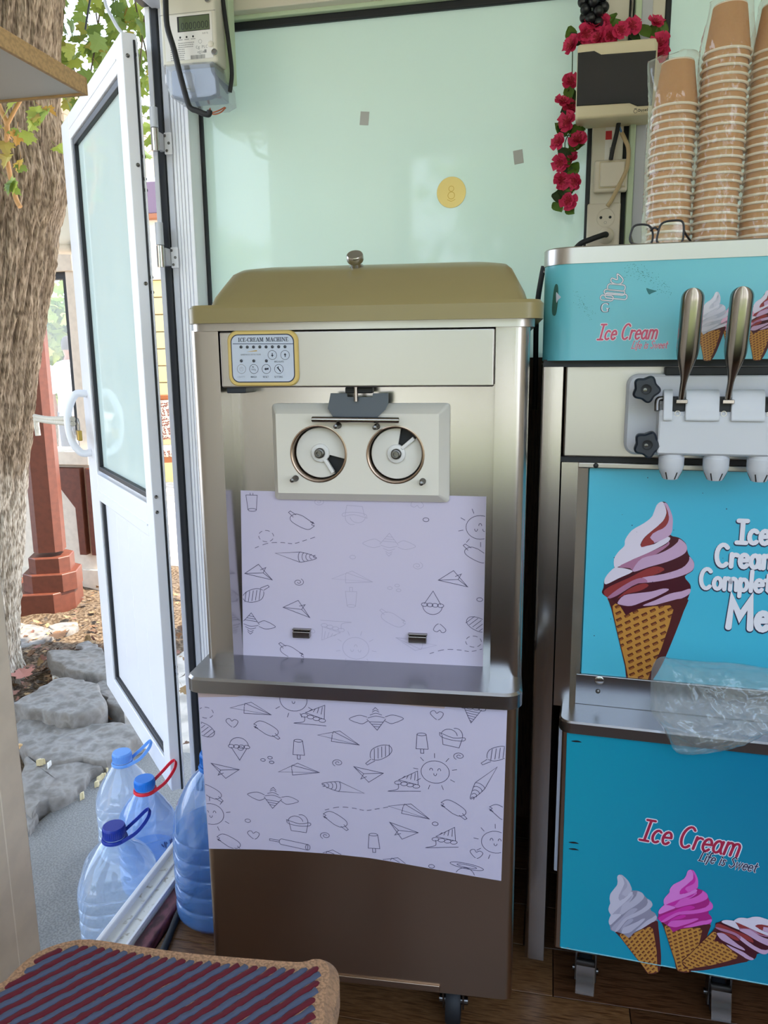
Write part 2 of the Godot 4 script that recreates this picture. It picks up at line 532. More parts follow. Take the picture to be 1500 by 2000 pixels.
# ---------------------------------------------------------------- the scene
func _ready():
	var cam := Camera3D.new()
	cam.name = "camera"
	cam.fov = 66.34
	cam.position = Vector3(0, 1.2, 0)
	cam.rotation_degrees = Vector3(-11.06, 11.95, -0.55)
	cam.near = 0.02
	cam.far = 200.0
	add_child(cam)
	cam.current = true
	var sky := ProceduralSkyMaterial.new()
	sky.sky_top_color = rgb(176, 200, 232)
	sky.sky_horizon_color = rgb(232, 240, 248)
	sky.sky_curve = 0.2
	sky.ground_bottom_color = rgb(150, 140, 128)
	sky.ground_horizon_color = rgb(200, 196, 190)
	sky.sun_angle_max = 8.0
	sky.sky_energy_multiplier = 1.9
	var env := Environment.new()
	env.background_mode = Environment.BG_SKY
	env.sky = Sky.new()
	env.sky.sky_material = sky
	env.tonemap_mode = Environment.TONE_MAPPER_LINEAR
	env.tonemap_exposure = 1.35
	env.sdfgi_enabled = true
	env.ssao_enabled = true
	env.ssil_enabled = true
	var we := WorldEnvironment.new()
	we.name = "surroundings"
	we.environment = env
	add_child(we)
	var sun := DirectionalLight3D.new()
	sun.name = "sun"
	sun.light_color = Color(1.0, 0.95, 0.86)
	sun.light_energy = 3.2
	sun.light_angular_distance = 0.6
	sun.shadow_enabled = true
	add_child(sun)
	sun.look_at_from_position(Vector3(0.60, 0.95, -0.22), Vector3.ZERO)

	make_materials()
	room()
	ground_outside()
	machine_one()
	machine_two()
	door()
	on_the_back_wall()
	cups()
	bottles()
	seat()
	shelf()
	outside()
	front_greenery()

# ---------------------------------------------------------------- the kiosk
func room():
	# floor: a slab carrying laminate planks
	var fl := struct("floor", BB(-0.87, 2.5, PAVE, -0.012, -1.99, 0.75), M.brown_wood)
	var rng := RandomNumberGenerator.new()
	rng.seed = 5
	var z := -1.955
	var row := 0
	while z < 0.6:
		var x := -0.77
		var first: float = [0.55, 0.95, 0.30, 0.75][row % 4]
		if row == 4: first = 0.81
		while x < 2.4:
			var e := minf(x + first, 2.45)
			var p := put(fl, "plank", BB(x + 0.0008, e - 0.0008, -0.012, 0.0, z + 0.0008, z + 0.1242, 0.0012, 1), M.wood_floor[rng.randi() % 4])
			p.position = Vector3.ZERO
			x = e
			first = 1.1
		z += 0.125
		row += 1
	# left wall: near part with the door jamb, then the doorway, then the corner post
	struct("wall_left", BB(-0.98, -0.885, PAVE, 2.4, -1.085, 0.75), M.jamb)
	var jg := G.new()
	jg.box(Vector3(-0.945, 1.1, -1.1), Vector3(0.10, 2.6, 0.028), 0.004, 1)
	jg.box(Vector3(-0.892, 1.1, -1.07), Vector3(0.016, 2.6, 0.06), 0.004, 1)
	struct("trim", jg, M.jamb)
	var hd := struct("wall_left", BB(-0.98, -0.885, 2.03, 2.4, -1.9, -1.09), M.alu_grey)
	put(hd, "gasket", BB(-0.968, -0.945, 2.018, 2.032, -1.88, -1.1), M.gasket)
	put(hd, "profile", BB(-0.944, -0.886, 2.012, 2.032, -1.89, -1.1, 0.003, 1), M.alu_grey)
	var post := shell("trim")
	put(post, "corner_post", BB(-0.962, -0.866, PAVE, 2.4, -1.975, -1.885, 0.003, 1), M.aluminium)
	put(post, "gasket", BB(-0.950, -0.931, PAVE + 0.2, 2.03, -1.886, -1.876, 0.004, 1), M.gasket)
	put(post, "flange", BB(-0.9645, -0.951, PAVE + 0.2, 2.03, -1.89, -1.880, 0.002, 1), M.aluminium)
	put(post, "groove_strip", BB(-0.930, -0.914, PAVE + 0.2, 2.03, -1.886, -1.880, 0.002, 1), M.alu_grey)
	for k in 4:
		put(post, "rib", BB(-0.912 + k * 0.0085, -0.905 + k * 0.0085, PAVE + 0.2, 2.4, -1.886, -1.882, 0.0012, 1), M.aluminium)
	put(post, "face_strip", BB(-0.8765, -0.866, PAVE + 0.2, 2.4, -1.887, -1.879, 0.002, 1), M.aluminium)
	# sill under the door
	var sl := shell("trim")
	put(sl, "threshold", BB(-0.878, -0.812, PAVE, 0.022, -1.885, -1.12, 0.002, 1), M.sill)
	put(sl, "sill_lip", BB(-0.880, -0.868, 0.02, 0.036, -1.885, -1.12, 0.003, 1), M.aluminium)
	put(sl, "sill_rib", BB(-0.846, -0.842, 0.02, 0.027, -1.885, -1.12, 0.001, 1), M.alu_grey)
	put(sl, "sill_rib", BB(-0.817, -0.811, 0.02, 0.030, -1.885, -1.12, 0.001, 1), M.aluminium)
	put(sl, "skirting", BB(-0.811, -0.775, -0.01, 0.016, -1.90, -1.0, 0.006, 2), M.maroon)
	# back wall: parapet behind the machines, head rail, middle post; panes of pale film glass between
	struct("wall_back", BB(-0.86, 2.5, PAVE, 1.20, -1.99, -1.925), M.brown_wood)
	var head := struct("wall_back", BB(-0.866, 2.5, 1.998, 2.4, -1.975, -1.90, 0.003, 1), M.alu_cream)
	put(head, "rail", BB(-0.866, 2.5, 2.03, 2.034, -1.901, -1.8985), M.grey_ink)
	put(head, "bead", BB(-0.866, 2.5, 1.989, 2.0, -1.96, -1.925, 0.003, 1), M.mint_trim)
	var w1 := struct("window", BB(-0.875, 0.082, 1.19, 1.992, -1.957, -1.951), M.film_glass)
	w1.name = "window_1"
	put(w1, "gasket", BB(-0.866, 0.075, 1.972, 1.990, -1.9515, -1.938, 0.004, 1), M.gasket)
	put(w1, "gasket", BB(-0.874, -0.858, 1.19, 1.99, -1.9515, -1.938, 0.004, 1), M.gasket)
	put(w1, "gasket", BB(0.064, 0.076, 1.19, 1.99, -1.9515, -1.938, 0.004, 1), M.gasket)
	var w2 := struct("window", BB(0.222, 2.45, 1.19, 1.992, -1.957, -1.951), M.film_glass)
	w2.name = "window_2"
	put(w2, "gasket", BB(0.216, 0.229, 1.19, 1.99, -1.9515, -1.938, 0.004, 1), M.gasket)
	var mp := shell("trim")
	put(mp, "window_post", BB(0.074, 0.141, PAVE, 2.4, -1.975, -1.925, 0.003, 1), M.alu_cream)
	put(mp, "dark_gap", BB(0.14, 0.154, PAVE, 2.4, -1.975, -1.945), M.gasket)
	put(mp, "pale_strip", BB(0.153, 0.166, PAVE, 2.4, -1.975, -1.915, 0.003, 1), M.mint_trim)
	put(mp, "profile", BB(0.166, 0.190, PAVE, 2.4, -1.975, -1.93, 0.003, 1), M.alu_grey)
	put(mp, "profile", BB(0.188, 0.217, PAVE, 2.4, -1.975, -1.94, 0.003, 1), M.alu_cream)
	# ceiling, right wall, and the serving front behind the camera with its wide opening sized to light the machines
	struct("ceiling", BB(-0.98, 2.6, 2.4, 2.5, -2.0, 0.9), M.ceiling)
	struct("wall_right", BB(2.5, 2.6, PAVE, 2.4, -2.0, 0.75), M.jamb)
	struct("wall_front", BB(-0.98, 2.6, PAVE, 0.72, 0.65, 0.75), M.brown_wood)
	struct("wall_front", BB(-0.98, 2.6, 2.3, 2.4, 0.65, 0.75), M.white_paint)
	struct("wall_front", BB(-0.98, -0.8, 0.72, 2.3, 0.65, 0.75), M.white_paint)
	# wall added out of view on the left, keeping low sky light off the door
	struct("wall_added", BB(-5.2, -4.6, PAVE - 0.1, 3.2, -0.9, 5.0), M.stucco)
	struct("wall_front", BB(2.4, 2.6, 0.72, 2.3, 0.65, 0.75), M.white_paint)

# ---------------------------------------------------------------- the left machine
func machine_one():
	m1 = thing("ice_cream_machine", "tall stainless steel soft serve machine with olive lid and lilac doodle paper", "ice cream machine", Vector3(-0.2858, 0, -1.1584), 3.34)
	put(m1, "lower_body", G.new(), M.steel_floor_tint).mesh = up(rr(-0.283, 0.253, -0.73, -0.006, 0.014, 4), 0.115, 0.662)
	put(m1, "base_flange", BB(-0.262, 0.13, 0.119, 0.131, -0.02, -0.002, 0.002, 1), M.steel_floor_tint)
	for q in [[-0.205, -0.08], [0.150, -0.075], [-0.205, -0.64], [0.150, -0.64]]:
		caster(m1, Vector3(q[0], 0, q[1]))
	put(m1, "tray", up(rr(-0.299, 0.258, -0.16, 0.011, 0.028, 6), 0.657, 0.683, 0.004), M.tray)
	# two columns, their outer front corners round
	put(m1, "column", up(rr(-0.283, -0.2315, -0.70, -0.05, 0.022, 6, [0, 1, 1, 0]), 0.683, 1.247), M.steel)
	put(m1, "column", up(rr(0.206, 0.258, -0.70, -0.05, 0.024, 6, [1, 0, 0, 1]), 0.683, 1.247), M.steel)
	put(m1, "recess_panel", BB(-0.237, 0.207, 0.683, 1.16, -0.13, -0.10), M.steel)
	put(m1, "header_panel", BB(-0.2270, 0.2045, 1.157, 1.2445, -0.14, -0.043, 0.003, 2), M.steel_h)
	put(m1, "back_body", BB(-0.236, 0.206, 0.683, 1.247, -0.70, -0.14), M.steel_floor_tint)
	put(m1, "header_bracket", BB(-0.222, -0.190, 1.148, 1.158, -0.12, -0.05, 0.002, 1), M.knob)
	put(m1, "top_band", up(rr(-0.277, 0.264, -0.71, -0.040, 0.028, 6), 1.2455, 1.2595), M.steel_h)
	# lid
	var lid := put(m1, "lid", up(rr(-0.279, 0.276, -0.725, -0.026, 0.032, 7), 1.257, 1.2845, 0.005), M.olive)
	var dome := G.new()
	var rings := []
	for r in [[1.282, -0.254, 0.254, -0.70, -0.055, 0.03], [1.300, -0.250, 0.248, -0.69, -0.066, 0.035], [1.321, -0.243, 0.238, -0.68, -0.098, 0.03], [1.3405, -0.237, 0.229, -0.67, -0.126, 0.03], [1.3500, -0.230, 0.221, -0.65, -0.150, 0.035], [1.3562, -0.214, 0.206, -0.63, -0.185, 0.045], [1.3610, -0.178, 0.168, -0.58, -0.24, 0.06], [1.3645, -0.11, 0.105, -0.52, -0.31, 0.05], [1.3655, -0.03, 0.03, -0.45, -0.40, 0.015]]:
		var ring := []
		for q in rr(r[1], r[2], r[3], r[4], r[5], 6): ring.append(Vector3(q.x, r[0], q.y))
		rings.append(ring)
	dome.grid(rings, true)
	put(lid, "lid_dome", flipped(dome), M.olive)
	var kn := G0(Vector3(-0.024, 1.3440, -0.150), Vector3(38, 0, 0))
	kn.lathe(PackedVector2Array([Vector2(0, 0), Vector2(0.0128, 0), Vector2(0.0134, 0.002), Vector2(0.0128, 0.005), Vector2(0.0085, 0.0075), Vector2(0.008, 0.014), Vector2(0.0125, 0.0165), Vector2(0.0138, 0.019), Vector2(0.0138, 0.027), Vector2(0.0125, 0.029), Vector2(0, 0.0294)]), 28)
	put(lid, "lid_knob", kn, M.steel)
	control_panel()
	freezer_head()
	# papers
	var up_ := put(m1, "upper_paper", G.new(), M.paper)
	var g := G.new()
	var q: Array = [-0.2227, 0.9812, 0.1947, 0.9774, 0.1932, 0.681, -0.2318, 0.6815]
	g.prism(p2(q), -0.0998, -0.0990)
	up_.mesh = g.mesh()
	var lo := put(m1, "lower_paper", G.new(), M.paper)
	g = G.new()
	q = [-0.2809, 0.656, -0.0142, 0.6575, 0.2347, 0.6563, 0.2329, 0.5046, 0.231, 0.3447, 0.1895, 0.3483, 0.1467, 0.3527, 0.1036, 0.3572, 0.0601, 0.3618, 0.0074, 0.3665, -0.0548, 0.368, -0.1307, 0.3669, -0.1913, 0.3642, -0.2774, 0.3578, -0.2791, 0.5125]
	g.prism(p2(q), -0.0055, -0.0046)
	lo.mesh = g.mesh()
	for tp in [[-0.2811, 0.6532, -0.236, 0.6539, -0.1862, 0.6531, -0.2149, 0.6469, -0.2808, 0.6422], [0.0534, 0.6579, 0.138, 0.6567, 0.1348, 0.6468, 0.0951, 0.6479, 0.0533, 0.6499]]:
		g = G.new()
		g.prism(p2(tp), -0.0046, -0.0042)
		put(lo, "tape", g, M.tape)
	var tear := G.new()
	tear.prism(p2([0.1667, 0.6814, 0.1952, 0.682, 0.1979, 0.6729, 0.178, 0.6746, 0.1684, 0.6788]), -0.094, -0.088)
	put(up_, "torn_edge", tear, M.card)
	doodles(up_, lo)
	for c in [-0.1215, 0.0820]:
		var l := G.new()
		l.box(Vector3(c, 0.7292, -0.094), Vector3(0.031, 0.012, 0.012), 0.0015, 1)
		l.box(Vector3(c, 0.7372, -0.0955), Vector3(0.033, 0.003, 0.008), 0.001, 1)
		put(m1, "latch", l, M.chrome)

# a polygon (x, z) raised from y0 to y1
func up(poly: PackedVector2Array, y0: float, y1: float, bev := 0.0) -> ArrayMesh:
	var g := G.new()
	g.t = Transform3D(Basis(Vector3(1, 0, 0), Vector3(0, 0, -1), Vector3(0, 1, 0)), Vector3.ZERO)
	var p := PackedVector2Array()
	for q in poly: p.append(Vector2(q.x, -q.y))
	g.prism(p, y0, y1, bev)
	return g.mesh()

func flipped(g: G) -> G:
	for i in g.N.size(): g.N[i] = -g.N[i]
	for i in range(0, g.V.size(), 3):
		var a := g.V[i]; g.V[i] = g.V[i + 1]; g.V[i + 1] = a
		a = g.N[i]; g.N[i] = g.N[i + 1]; g.N[i + 1] = a
	return g

func caster(parent: Node3D, at: Vector3):
	var c := Node3D.new()
	c.name = "caster"
	parent.add_child(c, true)
	c.position = at
	var w := G0(Vector3(0, 0.041, 0), Vector3(0, 0, 90))
	w.lathe(PackedVector2Array([Vector2(0.008, -0.011), Vector2(0.030, -0.011), Vector2(0.032, -0.0135), Vector2(0.038, -0.0135), Vector2(0.041, -0.009), Vector2(0.041, 0.009), Vector2(0.038, 0.0135), Vector2(0.032, 0.0135), Vector2(0.030, 0.011), Vector2(0.008, 0.011)]), 30)
	put(c, "wheel", w, M.rubber)
	var f := G.new()
	for s in [-1.0, 1.0]:
		f.t = Transform3D(Basis(Vector3(0, 0, -1), Vector3.UP, Vector3(1, 0, 0)), Vector3(s * 0.018, 0, 0))
		f.prism(PackedVector2Array([Vector2(-0.012, 0.032), Vector2(0.012, 0.032), Vector2(0.022, 0.09), Vector2(0.022, 0.112), Vector2(-0.024, 0.112), Vector2(-0.024, 0.09)]), -0.0015, 0.0015)
	f.t = Transform3D()
	f.box(Vector3(0, 0.108, 0), Vector3(0.05, 0.016, 0.05), 0.002, 1)
	put(c, "fork", f, M.bolt)
	var a := G.new()
	a.tube(PackedVector3Array([Vector3(-0.026, 0.041, 0), Vector3(0.026, 0.041, 0)]), 0.007, 8)
	put(c, "axle", a, M.bolt)

func control_panel():
	var cp := put(m1, "control_panel", G.new(), M.bezel)
	var g := G.new()
	g.prism(rr(-0.2130, -0.0985, 1.1595, 1.2455, 0.016, 8), -0.044, -0.0385, 0.0018)
	cp.mesh = g.mesh()
	g = G.new()
	g.prism(rr(-0.2070, -0.1045, 1.1652, 1.2398, 0.012, 8), -0.0385, -0.0381)
	put(cp, "border", g, M.navy)
	g = G.new()
	g.prism(rr(-0.2055, -0.1060, 1.1668, 1.2382, 0.0108, 8), -0.0381, -0.0377)
	g.t = Transform3D()
	put(cp, "face", g, M.faceplate)
	var z := -0.0375
	var q := p2([-0.1541, 1.2312, -0.2034, 1.2254, -0.1048, 1.2243, -0.175, 1.2085, -0.1294, 1.1973, -0.192, 1.1741, -0.1715, 1.174, -0.1516, 1.1739, -0.1309, 1.1737, -0.1822, 1.2128, -0.1643, 1.2136, -0.1647, 1.2153, -0.149, 1.2276])
	letters(cp, "ICE-CREAM  MACHINE", Vector3(q[0].x, q[0].y, z), 0.0060, M.black_ink, "Droid Serif", 700, Vector3.ZERO, 0.86)
	letters(cp, "HARDNESS DETECTION", Vector3(q[3].x, q[3].y, z), 0.0019, M.grey_ink)
	letters(cp, "REGULATE", Vector3(q[4].x, q[4].y, z), 0.0024, M.black_ink)
	letters(cp, "ON/OFF", Vector3(q[5].x, q[5].y, z), 0.0026, M.faint_ink)
	letters(cp, "WASH", Vector3(q[6].x, q[6].y, z), 0.0026, M.black_ink)
	letters(cp, "RESET", Vector3(q[7].x, q[7].y, z), 0.0026, M.black_ink)
	letters(cp, "SETTING", Vector3(q[8].x, q[8].y, z), 0.0026, M.black_ink)
	g = G.new()
	g.stroke(PackedVector2Array([q[1], q[2]]), 0.0009, z, false)
	put(cp, "rule_line", g, M.navy)
	g = G.new()
	g.fill(PackedVector2Array([q[9], q[10], q[11]]), z)
	put(cp, "hardness_wedge", g, M.brass)
	for c in p2([-0.1901, 1.2204, -0.1799, 1.2203, -0.1697, 1.2202, -0.1595, 1.2202, -0.1494, 1.2201, -0.1392, 1.2201, -0.1291, 1.2201, -0.1189, 1.2201, -0.1906, 1.199, -0.1702, 1.1988, -0.1498, 1.1987]):
		g = G.new()
		g.t.origin = Vector3(c.x, c.y, z)
		g.t.basis = Basis(Vector3.RIGHT, PI / 2)
		g.lathe(PackedVector2Array([Vector2(0.0024, 0), Vector2(0.0024, 0.0004), Vector2(0.0017, 0.0011), Vector2(0, 0.0013)]), 14)
		put(cp, "light", g, M.led)
	var b := p2([-0.1398, 1.2076, -0.1192, 1.2074, -0.1909, 1.1864, -0.1706, 1.1863, -0.1503, 1.1861, -0.13, 1.186])
	for i in 6:
		g = G.new()
		g.disc(b[i], 0.0070, z + 0.0001, 28)
		var btn := put(cp, "button", g, M.faceplate)
		g = G.new()
		g.disc(b[i], 0.0073, z + 0.0003, 28, 0.0067)
		put(btn, "ring", g, M.black_ink if i != 2 else M.grey_ink)
		g = G.new()
		g.t.origin = Vector3(b[i].x, b[i].y, z + 0.0003)
		match i:
			0, 1:
				var s := -1.0 if i == 0 else 1.0
				g.fill(p2([-0.0007, -0.003 * s, 0.0007, -0.003 * s, 0.0007, 0, -0.0007, 0]), 0)
				g.fill(p2([-0.0024, 0.0, 0.0024, 0.0, 0.0, 0.0030 * s]), 0)
			2:
				g.stroke(arc(0, 0, 0.0032, 0.0032, 0, 340), 0.0003, 0)
				g.stroke(arc(0, 0, 0.0012, 0.0020, -40, 200), 0.0003, 0)
			3:
				g.stroke(p2([-0.0042, 0, 0.001, 0, 0.003, -0.001, 0.0034, -0.0034]), 0.0004, 0)
				g.stroke(p2([-0.004, -0.0014, 0.0004, -0.0014, 0.0018, -0.003]), 0.0004, 0)
				g.stroke(p2([-0.0028, 0.0038, 0.0, 0.0026]), 0.0006, 0)
				g.stroke(p2([-0.0022, 0.0024, -0.0004, 0.0038]), 0.0005, 0)
			4:
				g.fill(p2([-0.0036, 0, -0.0004, 0.0024, -0.0004, 0.001, 0.0016, 0.001, 0.0036, 0.0022, 0.0036, -0.001, -0.0004, -0.001, -0.0004, -0.0024]), 0)
			5:
				g.stroke(p2([-0.001, 0.001, 0.0024, -0.0034]), 0.0018, 0)
				g.stroke(p2([-0.001, 0.001, -0.0024, 0.0022]), 0.0014, 0)
				g.stroke(p2([-0.001, 0.001, -0.0008, 0.0036]), 0.0012, 0)
		put(btn, "symbol", g, M.black_ink if i != 2 else M.grey_ink)

func flat_disc(at: Vector3, r: float) -> G:
	var g := G.new()
	g.disc(Vector2(at.x, at.y), r, at.z, 40)
	return g

func freezer_head():
	var Z := -0.074
	var ox0 := -0.1600
	var ox1 := 0.1345
	var oy0 := 0.9680
	var oy1 := 1.1290
	var x0 := -0.1490
	var x1 := 0.1185
	var y0 := 0.9825
	var y1 := 1.1135
	var hole := [Vector2(-0.0785, 1.0485), Vector2(0.0485, 1.0480)]
	var R := 0.0462
	var g := G.new()
	# sloping rim
	var o := rr(ox0, ox1, oy0, oy1, 0.006, 4)
	var n := rr(x0, x1, y0, y1, 0.003, 4)
	var ro := []
	var rn := []
	for i in o.size():
		ro.append(Vector3(o[i].x, o[i].y, -0.093)); rn.append(Vector3(n[i].x, n[i].y, Z))
	g.grid([rn, ro], true)
	var rb := []
	for v in ro: rb.append(Vector3(v.x, v.y, -0.1005))
	g.grid([ro, rb], true)
	# the front face, each half holding one round opening
	for k in 2:
		var xa := x0 if k == 0 else -0.015
		var xb := -0.015 if k == 0 else x1
		var c: Vector2 = hole[k]
		var angles := []
		for i in 48: angles.append(TAU * i / 48)
		for e in [Vector2(xa, y0), Vector2(xa, y1), Vector2(xb, y0), Vector2(xb, y1)]: angles.append(fposmod((e - c).angle(), TAU))
		angles.sort()
		for i in angles.size():
			var P := []
			for a in [angles[i], angles[(i + 1) % angles.size()]]:
				var d := Vector2.from_angle(a)
				var tx := ((xb if d.x > 0 else xa) - c.x) / (d.x if absf(d.x) > 1e-6 else 1e-6)
				var ty := ((y1 if d.y > 0 else y0) - c.y) / (d.y if absf(d.y) > 1e-6 else 1e-6)
				var e := c + d * minf(absf(tx), absf(ty))
				var f := c + d * R
				P.append(Vector3(f.x, f.y, Z)); P.append(Vector3(e.x, e.y, Z))
			g.quad(P[0], P[1], P[3], P[2], Vector3(0, 0, 1))
	var head := put(m1, "freezer_head", g, M.cream)
	g = G.new()
	g.prism(rr(-0.1365, 0.104, 0.9935, 1.1065, 0.006, 4), Z, Z + 0.0004)
	for k in 2:
		var c: Vector2 = hole[k]
		var t := Transform3D(Basis(Vector3.RIGHT, PI / 2), Vector3(c.x, c.y, Z))
		g = G.new()
		g.t = t
		g.lathe(PackedVector2Array([Vector2(R + 0.0012, -0.001), Vector2(R + 0.0014, 0.0008), Vector2(R - 0.0005, 0.0012), Vector2(R - 0.0022, 0.0004), Vector2(R - 0.0024, -0.0245)]), 44, 0.9)
		put(head, "barrel", g, M.steel_floor_tint)
		put(head, "barrel_floor", flat_disc(Vector3(c.x, c.y, Z - 0.0245), R - 0.002), M.dark)
		# scraper disc with a missing sector, hub, arm and shaft
		var from: float = [-14.0, 80.0][k]
		var poly := PackedVector2Array([Vector2.ZERO])
		poly.append_array(arc(0, 0, R - 0.0045, R - 0.0045, from, from + 318.0, 44))
		g = G.new()
		g.t.origin = Vector3(c.x, c.y, 0)
		g.prism(poly, Z - 0.021, Z - 0.015, 0.0006)
		var sc := put(head, "scraper", g, M.blade)
		g = G.new()
		g.t = t
		g.lathe(PackedVector2Array([Vector2(0.0152, -0.019), Vector2(0.0152, -0.0105), Vector2(0.0140, -0.0095), Vector2(0.0088, -0.0095), Vector2(0.0082, -0.0105), Vector2(0.0078, -0.015)]), 30)
		put(sc, "hub", g, M.white_plastic)
		g = G.new()
		g.t = Transform3D(Basis(Vector3(0, 0, 1), deg_to_rad([-58.0, 40.0][k])), Vector3(c.x, c.y, Z))
		g.box(Vector3(0.0255, 0.001, -0.0125), Vector3(0.027, 0.0062, 0.008), 0.0015, 2)
		put(sc, "arm", g, M.white_plastic)
		g = G.new()
		g.t = t
		g.lathe(PackedVector2Array([Vector2(0.0082, -0.02), Vector2(0.0082, -0.004), Vector2(0.0072, -0.003), Vector2(0.0056, -0.003), Vector2(0.0052, 0.002), Vector2(0.0038, 0.002), Vector2(0.0036, -0.004), Vector2(0, -0.004)]), 20)
		put(sc, "shaft", g, M.bolt)
	for s in [Vector2(-0.0440, 1.0950), Vector2(0.0190, 1.0935), Vector2(-0.1180, 1.0075), Vector2(0.0930, 1.0055)]:
		g = G.new()
		g.t = Transform3D(Basis(Vector3.RIGHT, PI / 2), Vector3(s.x, s.y, Z))
		g.lathe(PackedVector2Array([Vector2(0.0052, -0.001), Vector2(0.0052, 0.003), Vector2(0.0040, 0.004), Vector2(0.0040, 0.018), Vector2(0.0034, 0.019), Vector2(0.0034, 0.026), Vector2(0, 0.027)]), 14)
		put(head, "stud", g, M.bolt)
	g = G.new()
	g.tube(PackedVector3Array([Vector3(-0.0845, 1.1058, -0.058), Vector3(-0.0835, 1.1058, -0.058), Vector3(0.0560, 1.1045, -0.058), Vector3(0.0570, 1.1045, -0.058)]), [0.003, 0.0046, 0.0046, 0.003], 12)
	put(m1, "cross_rod", g, M.chrome)
	g = G.new()
	g.prism(p2([-0.0546, 1.147, -0.0282, 1.1466, -0.0277, 1.1408, 0.0133, 1.1407, 0.0138, 1.1464, 0.0388, 1.1468, 0.0386, 1.1305, 0.0335, 1.1206, 0.0192, 1.107, -0.0506, 1.1073, -0.0599, 1.1227]), -0.070, -0.0675)
	put(m1, "drip_shield", g, M.grey_shield)
	g = G.new()
	g.box(Vector3(-0.008, 1.1515, -0.072), Vector3(0.044, 0.010, 0.02), 0.002, 1)
	put(m1, "shield_clip", g, M.dark)
	g = G.new()
	g.tube(PackedVector3Array([Vector3(-0.0125, 1.157, -0.062), Vector3(-0.0125, 1.134, -0.062)]), 0.0036, 10)
	put(m1, "pin", g, M.chrome)

